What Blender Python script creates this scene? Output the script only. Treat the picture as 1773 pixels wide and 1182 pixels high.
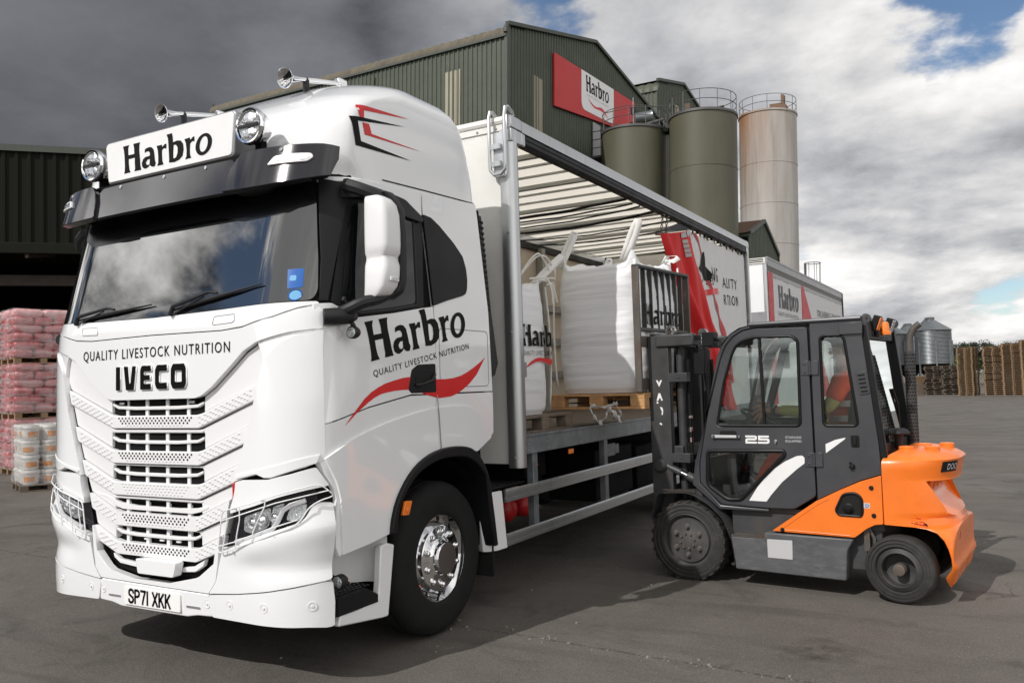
import bpy, bmesh, math, random
from mathutils import Vector, Matrix
from mathutils.geometry import tessellate_polygon
random.seed(7)
R_ = math.radians
for o in list(bpy.data.objects): bpy.data.objects.remove(o)
scene = bpy.context.scene
COL = scene.collection
# ------------------------------------------------------------------ camera
CAMP = Vector((4.498585, -3.311830, 1.689405))
RT = Vector((0.868493, 0.494726, -0.031077))      # image right
DN = Vector((-0.052062, 0.028688, -0.998232))     # image down
FW = Vector((-0.492959, 0.868576, 0.050672))      # view direction
cd = bpy.data.cameras.new('camera'); cam = bpy.data.objects.new('camera', cd); COL.objects.link(cam)
m = Matrix.Identity(4)
for i in range(3):
    m[i][0] = RT[i]; m[i][1] = -DN[i]; m[i][2] = -FW[i]; m[i][3] = CAMP[i]
cam.matrix_world = m
cd.sensor_fit = 'HORIZONTAL'; cd.sensor_width = 36.0
cd.lens = 1441.143 / 1773.0 * 36.0
cd.clip_start = .05; cd.clip_end = 2000
scene.camera = cam
# ------------------------------------------------------------------ light
SUN = Vector((.30, 1.08, -1.0)).normalized()       # direction the sunlight travels
sd = bpy.data.lights.new('sun', 'SUN'); sd.energy = 3.2; sd.angle = R_(.5); sd.color = (1, .97, .935)
so = bpy.data.objects.new('sun', sd); COL.objects.link(so)
so.rotation_euler = SUN.to_track_quat('-Z', 'Y').to_euler()
so.location = (-6, -20, 25)
elev = math.asin(-SUN.z); azim = math.atan2(-SUN.x, -SUN.y)   # clockwise from +Y
w = bpy.data.worlds.new('World'); scene.world = w; w.use_nodes = True
nt = w.node_tree; nt.nodes.clear(); L = nt.links.new
def N(t, **k):
    n = nt.nodes.new(t)
    for a, b in k.items(): setattr(n, a, b)
    return n
def wmath(op, a, b=None, c=None, clamp=False):
    n = N('ShaderNodeMath', operation=op); n.use_clamp = clamp
    for i, v in enumerate((a, b, c)):
        if v is None: continue
        if isinstance(v, (int, float)): n.inputs[i].default_value = v
        else: L(v, n.inputs[i])
    return n.outputs[0]
def wmap(v, a, b, c, d):
    n = N('ShaderNodeMapRange'); n.interpolation_type = 'SMOOTHSTEP'
    L(v, n.inputs[0])
    for i, q in enumerate((a, b, c, d)): n.inputs[i+1].default_value = q
    return n.outputs[0]
sky = N('ShaderNodeTexSky', sky_type='NISHITA'); sky.sun_disc = False
sky.sun_elevation = elev; sky.sun_rotation = azim; sky.air_density = 1.0; sky.dust_density = .25; sky.ozone_density = 3.0
SKYS = .10
skc = N('ShaderNodeVectorMath', operation='SCALE'); L(sky.outputs[0], skc.inputs[0]); skc.inputs[3].default_value = 1.0
tc = N('ShaderNodeTexCoord'); sx = N('ShaderNodeSeparateXYZ'); L(tc.outputs['Generated'], sx.inputs[0])
zc = wmath('MAXIMUM', sx.outputs[2], 0.0)
den = wmath('ADD', zc, .26)
cx = N('ShaderNodeCombineXYZ'); L(wmath('DIVIDE', sx.outputs[0], den), cx.inputs[0]); L(wmath('DIVIDE', sx.outputs[1], den), cx.inputs[1])
def cnoise(scale, detail, rough, off, dist=0.0, lac=2.1):
    mp = N('ShaderNodeMapping'); L(cx.outputs[0], mp.inputs[0]); mp.inputs['Location'].default_value = off
    n = N('ShaderNodeTexNoise'); n.inputs['Scale'].default_value = scale; n.inputs['Detail'].default_value = detail; n.inputs['Lacunarity'].default_value = lac
    n.inputs['Roughness'].default_value = rough; n.inputs['Distortion'].default_value = dist
    L(mp.outputs[0], n.inputs['Vector']); return n.outputs[0]
def off(o, dx, dy): return (o[0]+dx, o[1]+dy, o[2])
CLO = (2.4, 6.1, 4.0)
cov0 = cnoise(1.5, 12, .50, CLO, .15)                        # thickness of the cloud
cov1 = cnoise(1.5, 12, .50, off(CLO, -.05, -.16), .15)       # the same, a step towards the sun: its difference lights the lumps
fine0 = cnoise(4.2, 8, .58, (1.7, 7.7, 3.0)); fine1 = cnoise(4.2, 8, .58, off((1.7, 7.7, 3.0), -.012, -.04))
relief = wmath('ADD', wmath('MULTIPLY', wmath('SUBTRACT', cov0, cov1), 2.0), wmath('MULTIPLY', wmath('SUBTRACT', fine0, fine1), .7))
big = cnoise(.55, 4, .5, (1.2, 9.0, 5.0))
def gap(d, r, k):                                        # thinner cloud round one direction
    dp = N('ShaderNodeVectorMath', operation='DOT_PRODUCT'); L(tc.outputs['Generated'], dp.inputs[0]); dp.inputs[1].default_value = Vector(d).normalized()
    return wmap(dp.outputs['Value'], math.cos(r), 1.0, 0, k)
cov = wmath('ADD', wmath('MULTIPLY', wmath('SUBTRACT', cov0, .5), 1.9), .80)
cov = wmath('ADD', cov, wmath('MULTIPLY', wmath('SUBTRACT', fine0, .5), .5))
for d_, r_, k_ in (((-.441, .792, .423), .17, .30), ((-.037, .939, .343), .16, .31), ((.03, .91, .41), .10, .18), ((-.005, .997, .080), .07, .20), ((-.642, .676, .361), .09, .26), ((-.80, -.40, .44), .35, .26), ((-.55, -.70, .45), .3, .26)): cov = wmath('SUBTRACT', cov, gap(d_, r_, k_))
mask = wmap(cov, .40, .53, 0, 1)
rdot = wmath('ADD', wmath('MULTIPLY', sx.outputs[0], .868), wmath('MULTIPLY', sx.outputs[1], .495))   # towards the bright side of the sky
back = wmath('ADD', wmath('MULTIPLY', sx.outputs[0], .493), wmath('MULTIPLY', sx.outputs[1], -.868))
side = wmap(rdot, -.42, .50, .0, 1.0)
thick = wmap(cov, .50, 1.05, 1.0, -.35)                   # thin edges catch the light, deep bases are dark
bright = wmath('MULTIPLY_ADD', side, .43, .165)
bright = wmath('ADD', bright, wmath('MULTIPLY', thick, wmath('MULTIPLY_ADD', side, .26, .05)))
bright = wmath('ADD', bright, wmath('MULTIPLY', relief, wmath('MULTIPLY_ADD', side, 1.05, .14)))
bright = wmath('ADD', bright, wmath('MULTIPLY', wmath('SUBTRACT', big, .5), wmath('MULTIPLY_ADD', side, .55, .10)))
bright = wmath('ADD', bright, wmap(back, -.1, .7, 0, .55))
lft = wmap(rdot, -.60, -.88, 0, 1)
bright = wmath('ADD', bright, wmath('MULTIPLY', lft, wmath('MULTIPLY_ADD', relief, 6.5, .62)))
bright = wmath('ADD', bright, wmath('MULTIPLY', wmap(zc, .02, .22, .16, 0), side))
bright = wmath('MAXIMUM', bright, .08)
cc = N('ShaderNodeMix', data_type='RGBA'); cc.inputs[6].default_value = (.82, .87, 1.0, 1); cc.inputs[7].default_value = (1, .985, .965, 1)
L(wmath('MULTIPLY', bright, 1.15, clamp=True), cc.inputs[0])
cs = N('ShaderNodeVectorMath', operation='SCALE'); L(cc.outputs[2], cs.inputs[0]); L(wmath('DIVIDE', bright, SKYS), cs.inputs[3])
mx = N('ShaderNodeMix', data_type='RGBA'); L(mask, mx.inputs[0]); L(skc.outputs[0], mx.inputs[6]); L(cs.outputs[0], mx.inputs[7])
bg = N('ShaderNodeBackground'); bg.inputs['Strength'].default_value = SKYS; L(mx.outputs[2], bg.inputs[0])
wo = N('ShaderNodeOutputWorld'); L(bg.outputs[0], wo.inputs[0])
scene.view_settings.view_transform = 'Standard'; scene.view_settings.look = 'None'
scene.view_settings.exposure = 0.0; scene.view_settings.gamma = 1.0
scene.render.engine = 'CYCLES'
# ------------------------------------------------------------------ materials
def mat(name, col, rough=.5, metal=0.0, coat=0.0, bump=0.0, bscale=30.0, var=0.0, vscale=4.0, dirt=None, dscale=3.0, damt=.5, dlo=.48, aniso=None, spec=None, trans=0.0, ior=None, emit=None, alpha=None):
    mt = bpy.data.materials.new(name); mt.use_nodes = True
    t = mt.node_tree; b = t.nodes['Principled BSDF']
    b.inputs['Base Color'].default_value = (*col, 1); b.inputs['Roughness'].default_value = rough
    b.inputs['Metallic'].default_value = metal; b.inputs['Coat Weight'].default_value = coat; b.inputs['Coat Roughness'].default_value = .04
    if spec is not None: b.inputs['Specular IOR Level'].default_value = spec
    if ior: b.inputs['IOR'].default_value = ior
    if trans: b.inputs['Transmission Weight'].default_value = trans
    tco = t.nodes.new('ShaderNodeTexCoord').outputs['Object']
    cur = None
    if aniso:
        mp = t.nodes.new('ShaderNodeMapping'); t.links.new(tco, mp.inputs[0]); mp.inputs['Scale'].default_value = aniso; tco = mp.outputs[0]
    if var:
        n = t.nodes.new('ShaderNodeTexNoise'); n.inputs['Scale'].default_value = vscale; n.inputs['Detail'].default_value = 8; n.inputs['Roughness'].default_value = .65
        t.links.new(tco, n.inputs['Vector'])
        r = t.nodes.new('ShaderNodeMapRange'); r.inputs[1].default_value = .3; r.inputs[2].default_value = .7; r.inputs[3].default_value = 1-var; r.inputs[4].default_value = 1+var
        t.links.new(n.outputs[0], r.inputs[0])
        s = t.nodes.new('ShaderNodeVectorMath'); s.operation = 'SCALE'; s.inputs[0].default_value = col; t.links.new(r.outputs[0], s.inputs[3]); cur = s.outputs[0]
        t.links.new(cur, b.inputs['Base Color'])
        r2 = t.nodes.new('ShaderNodeMapRange'); r2.inputs[1].default_value = .3; r2.inputs[2].default_value = .7; r2.inputs[3].default_value = max(0, rough-.08); r2.inputs[4].default_value = min(1, rough+.1)
        t.links.new(n.outputs[0], r2.inputs[0]); t.links.new(r2.outputs[0], b.inputs['Roughness'])
    if dirt:
        n = t.nodes.new('ShaderNodeTexNoise'); n.inputs['Scale'].default_value = dscale; n.inputs['Detail'].default_value = 10; n.inputs['Roughness'].default_value = .7
        t.links.new(tco, n.inputs['Vector'])
        r = t.nodes.new('ShaderNodeMapRange'); r.inputs[1].default_value = dlo; r.inputs[2].default_value = dlo+.24; r.inputs[3].default_value = 0; r.inputs[4].default_value = damt
        t.links.new(n.outputs[0], r.inputs[0])
        x = t.nodes.new('ShaderNodeMix'); x.data_type = 'RGBA'; t.links.new(r.outputs[0], x.inputs[0])
        if cur: t.links.new(cur, x.inputs[6])
        else: x.inputs[6].default_value = (*col, 1)
        x.inputs[7].default_value = (*dirt, 1); t.links.new(x.outputs[2], b.inputs['Base Color'])
    if bump:
        n = t.nodes.new('ShaderNodeTexNoise'); n.inputs['Scale'].default_value = bscale; n.inputs['Detail'].default_value = 6
        t.links.new(tco, n.inputs['Vector'])
        bm_ = t.nodes.new('ShaderNodeBump'); bm_.inputs['Strength'].default_value = bump; bm_.inputs['Distance'].default_value = .02
        t.links.new(n.outputs[0], bm_.inputs['Height']); t.links.new(bm_.outputs[0], b.inputs['Normal'])
    if emit:
        b.inputs['Emission Color'].default_value = (*emit[0], 1); b.inputs['Emission Strength'].default_value = emit[1]
    return mt
M = {}
M['white'] = mat('white_paint', (.82, .828, .838), .16, coat=1.0)
M['whiteplastic'] = mat('white_plastic', (.76, .76, .765), .36)
M['dark'] = mat('dark_underbody', (.006, .006, .006), .8, var=.3, spec=.15)
M['black'] = mat('black_plastic', (.010, .010, .011), .45, var=.15, spec=.22)
M['gloss'] = mat('gloss_black', (.009, .008, .012), .10, coat=.25, bump=.03, bscale=4)
M['glass'] = mat('dark_glass', (.006, .007, .008), .015, spec=1.0, ior=1.75, coat=.5)
M['sideglass'] = mat('side_glass', (.006, .007, .008), .03, spec=.45)
M['charcoal'] = mat('charcoal_plastic', (.020, .020, .022), .5, bump=.1, bscale=300, var=.1, spec=.3)
M['ink'] = mat('black_vinyl', (.006, .006, .006), .6, spec=.15)
M['red'] = mat('red_vinyl', (.62, .012, .012), .35, var=.05)
M['chrome'] = mat('chrome', (.85, .85, .86), .06, metal=1)
M['steel'] = mat('polished_steel', (.62, .60, .58), .16, metal=1, var=.12, vscale=20)
M['alu'] = mat('brushed_aluminium', (.58, .59, .60), .34, metal=.9, var=.12, vscale=3, aniso=(8, 8, .6), dirt=(.25, .25, .25), damt=.35)
M['railgrey'] = mat('grey_rail', (.30, .30, .31), .4, metal=.4, var=.1)
M['galv'] = mat('galvanised_steel', (.22, .235, .25), .45, metal=.5, var=.25, vscale=9, dirt=(.07, .06, .05), dscale=5)
M['tyre'] = mat('tyre_rubber', (.012, .012, .012), .8, var=.3, vscale=8, bump=.1, bscale=60, spec=.25)
M['tyredusty'] = mat('dusty_tyre_rubber', (.028, .027, .025), .85, var=.35, vscale=10, dirt=(.075, .070, .064), dscale=6, bump=.2, bscale=50)
M['lens'] = mat('clear_lens', (.55, .57, .58), .05, metal=.75, bump=.9, bscale=55, coat=.8)
M['lenspattern'] = mat('lamp_reflector', (.75, .76, .78), .12, metal=1, bump=.8, bscale=26)
M['amber'] = mat('amber_lens', (.85, .20, .01), .2, coat=.5, bump=.3, bscale=200)
M['redlens'] = mat('red_lens', (.5, .01, .01), .2, coat=.5)
M['blue'] = mat('blue_sticker', (.012, .11, .42), .35)
M['cyan'] = mat('pale_blue_sticker', (.16, .42, .68), .35)
M['tank'] = mat('red_tank', (.42, .008, .010), .4)
M['plate'] = mat('reflective_plate', (.82, .82, .80), .45)
M['bodywhite'] = mat('body_panel', (.76, .75, .71), .45, var=.03, dirt=(.5, .47, .40), dscale=1.2, damt=.3)
M['rafter'] = mat('rafter_steel', (.36, .37, .35), .5, metal=.4, var=.2, vscale=6, dirt=(.14, .12, .10))
M['innerwall'] = mat('inner_panel', (.58, .53, .43), .6, var=.05, dirt=(.35, .30, .22), damt=.4)
M['deck'] = mat('plywood_deck', (.085, .062, .042), .7, var=.3, dirt=(.04, .035, .03))
M['orange'] = mat('orange_paint', (.87, .19, .018), .30, coat=.25, var=.04, vscale=3, dirt=(.62, .14, .02), dscale=2.2, damt=.5)
M['fkgrey'] = mat('forklift_grey', (.046, .047, .053), .33, var=.12, vscale=3, dirt=(.075, .072, .07), dscale=2.5, damt=.5, coat=.15)
M['fkdark'] = mat('mast_steel', (.042, .043, .045), .48, var=.25, vscale=5, dirt=(.07, .06, .05), dscale=6)
M['fkchassis'] = mat('chassis_paint', (.085, .087, .092), .42, var=.2, vscale=4, dirt=(.20, .20, .20), dscale=7, damt=.5, aniso=(1, 1, 3))
M['rustdark'] = mat('worn_steel', (.11, .10, .09), .5, metal=.3, var=.3, dirt=(.14, .075, .04), dscale=5, damt=.8)
M['decal'] = mat('white_decal', (.80, .80, .80), .4, var=.03)
M['silver'] = mat('silver_decal', (.62, .62, .63), .3, metal=.3)
M['hivis'] = mat('hi_vis_orange', (.90, .10, .012), .8, bump=.3, bscale=12)
M['reflect'] = mat('reflective_tape', (.45, .46, .46), .5)
M['yellow'] = mat('hi_vis_yellow', (.55, .52, .17), .85, bump=.3, bscale=14)
M['skin'] = mat('skin', (.58, .31, .20), .5, var=.08, vscale=30)
M['hair'] = mat('hair', (.05, .032, .02), .7)
M['trouser'] = mat('work_trousers', (.02, .022, .03), .85)
M['seat'] = mat('seat_vinyl', (.016, .016, .017), .6)
M['wood'] = mat('pallet_wood', (.27, .175, .10), .8, var=.3, vscale=5, dirt=(.13, .09, .06), dscale=7, damt=.6, bump=.3, bscale=40)
M['woodnew'] = mat('new_pallet_wood', (.50, .28, .12), .75, var=.3, vscale=5, dirt=(.20, .11, .06), dscale=7, damt=.6, bump=.3, bscale=40)
M['woodold'] = mat('old_pallet_wood', (.15, .115, .085), .85, var=.35, vscale=6, dirt=(.06, .05, .04), dscale=7, damt=.7, bump=.3, bscale=40)
M['strap'] = mat('woven_strap', (.80, .79, .76), .7, bump=.3, bscale=200)
M['film'] = mat('crumpled_film', (.55, .52, .50), .35, bump=.6, bscale=40)
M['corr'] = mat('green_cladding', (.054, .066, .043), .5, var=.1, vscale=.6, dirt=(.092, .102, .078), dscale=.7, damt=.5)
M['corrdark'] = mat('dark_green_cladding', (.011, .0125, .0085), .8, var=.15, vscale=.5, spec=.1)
M['corrolive'] = mat('olive_cladding', (.066, .072, .050), .55, var=.12, vscale=.6)
M['gutter'] = mat('green_trim', (.052, .06, .046), .5, var=.1)
M['roofbrown'] = mat('weathered_roof_sheet', (.125, .108, .078), .85, var=.3, vscale=1.2, dirt=(.06, .05, .04), dscale=.9)
M['skylight'] = mat('fibreglass_sheet', (.36, .33, .25), .6, var=.2, vscale=.8, dirt=(.20, .16, .10), dscale=.5, aniso=(1, 1, .25))
M['olive'] = mat('olive_silo_paint', (.088, .086, .054), .55, var=.12, vscale=.5, dirt=(.06, .055, .04), dscale=.6, aniso=(1, 1, .3))
M['railing'] = mat('railing_steel', (.10, .10, .10), .5, metal=.3)
M['fade_red'] = mat('weathered_red_sign', (.55, .018, .02), .5, var=.1, vscale=.8, dirt=(.42, .04, .04), dscale=.8, damt=.6)
M['binsteel'] = mat('bin_galvanised', (.20, .215, .225), .36, metal=.65, var=.15, vscale=1)
M['hedge'] = mat('leaf', (.018, .028, .013), .8, var=.5, vscale=3)
M['trunk'] = mat('bark', (.06, .045, .03), .9)
M['shade_and_black'] = mat('near_black_and_shade', (.006, .006, .005), .9)  # near-black: shade painted into holes, recesses and shed interior; also plain black parts
M['pinkfilm'] = mat('wrapped_red_sack', (.40, .035, .045), .35, var=.4, vscale=3, dirt=(.55, .30, .30), dscale=3.2, damt=.9, dlo=.42, bump=.6, bscale=14, coat=.3)
M['pinktop'] = mat('wrapped_pink_sack', (.72, .32, .33), .35, var=.3, vscale=5, dirt=(.80, .60, .60), dscale=5, damt=.8, bump=.6, bscale=14, coat=.3)
M['pail'] = mat('wrapped_white_pail', (.66, .65, .62), .35, var=.1, vscale=6, bump=.5, bscale=12, coat=.2)
M['paillabel'] = mat('pail_label', (.58, .24, .06), .5, var=.2, vscale=15)
M['cone_red'] = mat('faded_red_print', (.50, .03, .04), .5, var=.05)
M['grey_text'] = mat('grey_print', (.07, .07, .075), .5)
def thinglass(name, tint, refl=.10):
    mt = bpy.data.materials.new(name); mt.use_nodes = True; t = mt.node_tree; t.nodes.clear()
    o = t.nodes.new('ShaderNodeOutputMaterial'); mxs = t.nodes.new('ShaderNodeMixShader'); tr = t.nodes.new('ShaderNodeBsdfTransparent'); gl = t.nodes.new('ShaderNodeBsdfGlossy')
    tr.inputs[0].default_value = (*tint, 1); gl.inputs['Roughness'].default_value = .02; gl.inputs[0].default_value = (.9, .95, .95, 1)
    fr = t.nodes.new('ShaderNodeFresnel'); fr.inputs[0].default_value = 1.5
    a = t.nodes.new('ShaderNodeMath'); a.operation = 'MULTIPLY'; a.inputs[1].default_value = 1.3; t.links.new(fr.outputs[0], a.inputs[0]); a.use_clamp = True
    t.links.new(a.outputs[0], mxs.inputs[0]); t.links.new(tr.outputs[0], mxs.inputs[1]); t.links.new(gl.outputs[0], mxs.inputs[2]); t.links.new(mxs.outputs[0], o.inputs[0])
    return mt
M['cabglass'] = thinglass('tinted_cab_glass', (.90, .94, .92))
M['cabglassdark'] = thinglass('dark_cab_glass', (.93, .94, .93))
def wrapfilm(name):
    mt = bpy.data.materials.new(name); mt.use_nodes = True; t = mt.node_tree; t.nodes.clear(); l = t.links.new
    o = t.nodes.new('ShaderNodeOutputMaterial'); mxs = t.nodes.new('ShaderNodeMixShader'); tr = t.nodes.new('ShaderNodeBsdfTransparent'); pb = t.nodes.new('ShaderNodeBsdfPrincipled')
    pb.inputs['Base Color'].default_value = (.72, .68, .68, 1); pb.inputs['Roughness'].default_value = .22
    tco = t.nodes.new('ShaderNodeTexCoord'); mp = t.nodes.new('ShaderNodeMapping'); mp.inputs['Scale'].default_value = (1.6, 1.6, 9); l(tco.outputs['Object'], mp.inputs[0])
    n = t.nodes.new('ShaderNodeTexNoise'); n.inputs['Scale'].default_value = 1.2; n.inputs['Detail'].default_value = 6; n.inputs['Distortion'].default_value = .8; l(mp.outputs[0], n.inputs['Vector'])
    r = t.nodes.new('ShaderNodeMapRange'); r.inputs[1].default_value = .36; r.inputs[2].default_value = .70; r.inputs[3].default_value = .05; r.inputs[4].default_value = .50; l(n.outputs[0], r.inputs[0])
    b = t.nodes.new('ShaderNodeBump'); b.inputs['Strength'].default_value = .7; b.inputs['Distance'].default_value = .03; l(n.outputs[0], b.inputs['Height']); l(b.outputs[0], pb.inputs['Normal'])
    l(r.outputs[0], mxs.inputs[0]); l(tr.outputs[0], mxs.inputs[1]); l(pb.outputs[0], mxs.inputs[2]); l(mxs.outputs[0], o.inputs[0]); return mt
M['wrap'] = wrapfilm('stretch_wrap')
def translucent(name, col, k=.5, bump=0, bs=(3, 3, 30), bdist=.02, wrinkle=False):
    mt = bpy.data.materials.new(name); mt.use_nodes = True; t = mt.node_tree; t.nodes.clear()
    o = t.nodes.new('ShaderNodeOutputMaterial'); mxs = t.nodes.new('ShaderNodeMixShader'); tr = t.nodes.new('ShaderNodeBsdfTranslucent'); df = t.nodes.new('ShaderNodeBsdfPrincipled')
    df.inputs['Roughness'].default_value = .6; df.inputs['Base Color'].default_value = (*col, 1); tr.inputs[0].default_value = (*col, 1); mxs.inputs[0].default_value = k
    if bump:
        tco = t.nodes.new('ShaderNodeTexCoord'); mp = t.nodes.new('ShaderNodeMapping'); mp.inputs['Scale'].default_value = bs; t.links.new(tco.outputs['Object'], mp.inputs[0])
        n = t.nodes.new('ShaderNodeTexNoise'); n.inputs['Scale'].default_value = 1; n.inputs['Detail'].default_value = 5; n.inputs['Roughness'].default_value = .55; n.inputs['Distortion'].default_value = .4; t.links.new(mp.outputs[0], n.inputs['Vector'])
        b = t.nodes.new('ShaderNodeBump'); b.inputs['Strength'].default_value = bump; b.inputs['Distance'].default_value = bdist; t.links.new(n.outputs[0], b.inputs['Height'])
        t.links.new(b.outputs[0], df.inputs['Normal']); t.links.new(b.outputs[0], tr.inputs['Normal'])
    t.links.new(df.outputs[0], mxs.inputs[1]); t.links.new(tr.outputs[0], mxs.inputs[2]); t.links.new(mxs.outputs[0], o.inputs[0])
    return mt
M['roofsheet'] = translucent('translucent_roof', (.93, .905, .85), .82)
M['bagcloth'] = translucent('woven_bag_cloth', (.86, .865, .88), .14, .5, (1.5, 1.5, 26), .011)
M['curtain'] = translucent('pvc_curtain', (.72, .72, .73), .12, .4, (14, 14, .7), .03)
M['curtainred'] = translucent('red_pvc_curtain', (.66, .014, .016), .10, .4, (12, 12, .9), .03)
# ------------------------------------------------------------------ mesh helpers
def basis(ax):
    ax = Vector(ax).normalized(); t = Vector((0, 0, 1)) if abs(ax.z) < .9 else Vector((1, 0, 0))
    u = ax.cross(t).normalized(); v = ax.cross(u).normalized(); return u, v, ax
class MB:
    def __init__(s): s.v = []; s.f = []; s.m = []
    def add(s, vs, fs, m=0):
        k = len(s.v); s.v += [tuple(p) for p in vs]; s.f += [tuple(i+k for i in f) for f in fs]; s.m += [m]*len(fs); return s
    def hexa(s, p, m=0): return s.add(p, [(3, 2, 1, 0), (4, 5, 6, 7), (0, 1, 5, 4), (1, 2, 6, 5), (2, 3, 7, 6), (3, 0, 4, 7)], m)
    def box(s, c, d, rz=0, m=0, mt=None):
        x, y, z = [q/2 for q in d]; P = [(-x, -y, -z), (x, -y, -z), (x, y, -z), (-x, y, -z), (-x, -y, z), (x, -y, z), (x, y, z), (-x, y, z)]
        if rz: ca, sa = math.cos(rz), math.sin(rz); P = [(a*ca-b*sa, a*sa+b*ca, e) for a, b, e in P]
        if mt: P = [tuple(mt @ Vector(p)) for p in P]
        return s.hexa([(a+c[0], b+c[1], e+c[2]) for a, b, e in P], m)
    def bb(s, x0, x1, y0, y1, z0, z1, m=0): return s.box(((x0+x1)/2, (y0+y1)/2, (z0+z1)/2), (abs(x1-x0), abs(y1-y0), abs(z1-z0)), 0, m)
    def bar(s, a, b, wd, ht, up=(0, 0, 1), m=0):
        a = Vector(a); b = Vector(b); ax = (b-a).normalized(); u = ax.cross(Vector(up)).normalized()*(wd/2); v = u.cross(ax).normalized()*(ht/2)
        return s.hexa([a-u-v, a+u-v, b+u-v, b-u-v, a-u+v, a+u+v, b+u+v, b-u+v], m)
    def tube(s, pts, r, n=8, closed=False, m=0, caps=True):
        P = [Vector(p) for p in pts]; k = len(P); rs = r if isinstance(r, (list, tuple)) else [r]*k
        ref = None; vs = []
        for i in range(k):
            a = P[i-1] if (i > 0 or closed) else P[i]; b = P[(i+1) % k] if (i < k-1 or closed) else P[i]
            t = (b-a).normalized()
            if ref is None: ref = basis(t)[0]
            ref = (ref-t*ref.dot(t)); ref = ref.normalized() if ref.length > 1e-6 else basis(t)[0]
            q = t.cross(ref)
            for j in range(n):
                g = 2*math.pi*j/n; vs.append(P[i]+(ref*math.cos(g)+q*math.sin(g))*rs[i])
        fs = []
        for i in range(k if closed else k-1):
            for j in range(n):
                a = i*n+j; b = i*n+(j+1) % n; c = ((i+1) % k)*n+(j+1) % n; d = ((i+1) % k)*n+j; fs.append((a, b, c, d))
        if caps and not closed: fs += [tuple(range(n-1, -1, -1)), tuple(range((k-1)*n, k*n))]
        return s.add(vs, fs, m)
    def lathe(s, prof, o=(0, 0, 0), ax=(0, 0, 1), n=32, m=0, cap=True):
        u, v, ax = basis(ax); o = Vector(o); vs = []; fs = []; k = len(prof)
        for i in range(n):
            g = 2*math.pi*i/n; d = u*math.cos(g)+v*math.sin(g)
            for r, h in prof: vs.append(o+d*r+ax*h)
        for i in range(n):
            for j in range(k-1):
                a = i*k+j; b = ((i+1) % n)*k+j; fs.append((a, a+1, b+1, b))
        if cap and prof[0][0] > 1e-5: fs.append(tuple(i*k for i in range(n)))
        if cap and prof[-1][0] > 1e-5: fs.append(tuple(i*k+k-1 for i in range(n-1, -1, -1)))
        return s.add(vs, fs, m)
    def cyl(s, a, b, r, r2=None, n=20, m=0):
        a = Vector(a); b = Vector(b); return s.lathe([(r, 0), (r if r2 is None else r2, (b-a).length)], a, b-a, n, m)
    def ell(s, c, r, n=16, k=10, m=0, mt=None):
        vs = []; fs = []
        for i in range(k+1):
            a = math.pi*i/k
            for j in range(n):
                g = 2*math.pi*j/n; p = Vector((r[0]*math.sin(a)*math.cos(g), r[1]*math.sin(a)*math.sin(g), r[2]*math.cos(a)))
                if mt: p = mt @ p
                vs.append(p+Vector(c))
        for i in range(k):
            for j in range(n): fs.append((i*n+j, (i+1)*n+j, (i+1)*n+(j+1) % n, i*n+(j+1) % n))
        return s.add(vs, fs, m)
    def grid(s, rows, closed=False, m=0):
        k = len(rows[0]); vs = [p for r in rows for p in r]; fs = []
        for i in range(len(rows)-1):
            for j in range(k if closed else k-1): fs.append((i*k+j, i*k+(j+1) % k, (i+1)*k+(j+1) % k, (i+1)*k+j))
        return s.add(vs, fs, m)
    def build(s, name, mats, parent=None, bevel=0, seg=2, smooth=True, ang=35, fix=True, solid=0):
        me = bpy.data.meshes.new(name); me.from_pydata(s.v, [], s.f)
        for q in (mats if isinstance(mats, (list, tuple)) else [mats]): me.materials.append(M[q] if isinstance(q, str) else q)
        me.polygons.foreach_set('material_index', s.m)
        if fix:
            bm = bmesh.new(); bm.from_mesh(me); bmesh.ops.remove_doubles(bm, verts=bm.verts, dist=1e-5); bmesh.ops.recalc_face_normals(bm, faces=bm.faces); bm.to_mesh(me); bm.free()
        if smooth:
            me.polygons.foreach_set('use_smooth', [True]*len(me.polygons)); me.set_sharp_from_angle(angle=R_(ang))
        me.update()
        o = bpy.data.objects.new(name, me); COL.objects.link(o)
        if parent: o.parent = parent
        if solid: md = o.modifiers.new('solid', 'SOLIDIFY'); md.thickness = solid; md.offset = -1
        if bevel:
            md = o.modifiers.new('bevel', 'BEVEL'); md.width = bevel; md.segments = seg; md.limit_method = 'ANGLE'; md.angle_limit = R_(35); md.harden_normals = False
        return o
def thing(name, label, cat, loc=(0, 0, 0), rz=0, group=None, mw=None):
    o = bpy.data.objects.new(name, None); COL.objects.link(o); o.empty_display_size = .2
    if mw is not None: o.matrix_world = mw
    else: o.location = loc; o.rotation_euler = (0, 0, rz)
    o['label'] = label; o['category'] = cat
    if group: o['group'] = group
    return o
def tag(o, label, cat, group=None):
    o['label'] = label; o['category'] = cat
    if group: o['group'] = group
    return o
def copy_tree(o, parent=None):
    c = o.copy(); COL.objects.link(c)
    if parent: c.parent = parent; c.matrix_parent_inverse = o.matrix_parent_inverse.copy()
    for ch in list(o.children): copy_tree(ch, c)
    return c
def tess(loops):
    tri = tessellate_polygon([[Vector((a, b, 0)) for a, b in lp] for lp in loops]); pts = [p for lp in loops for p in lp]
    return pts, [t for t in tri]
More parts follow.
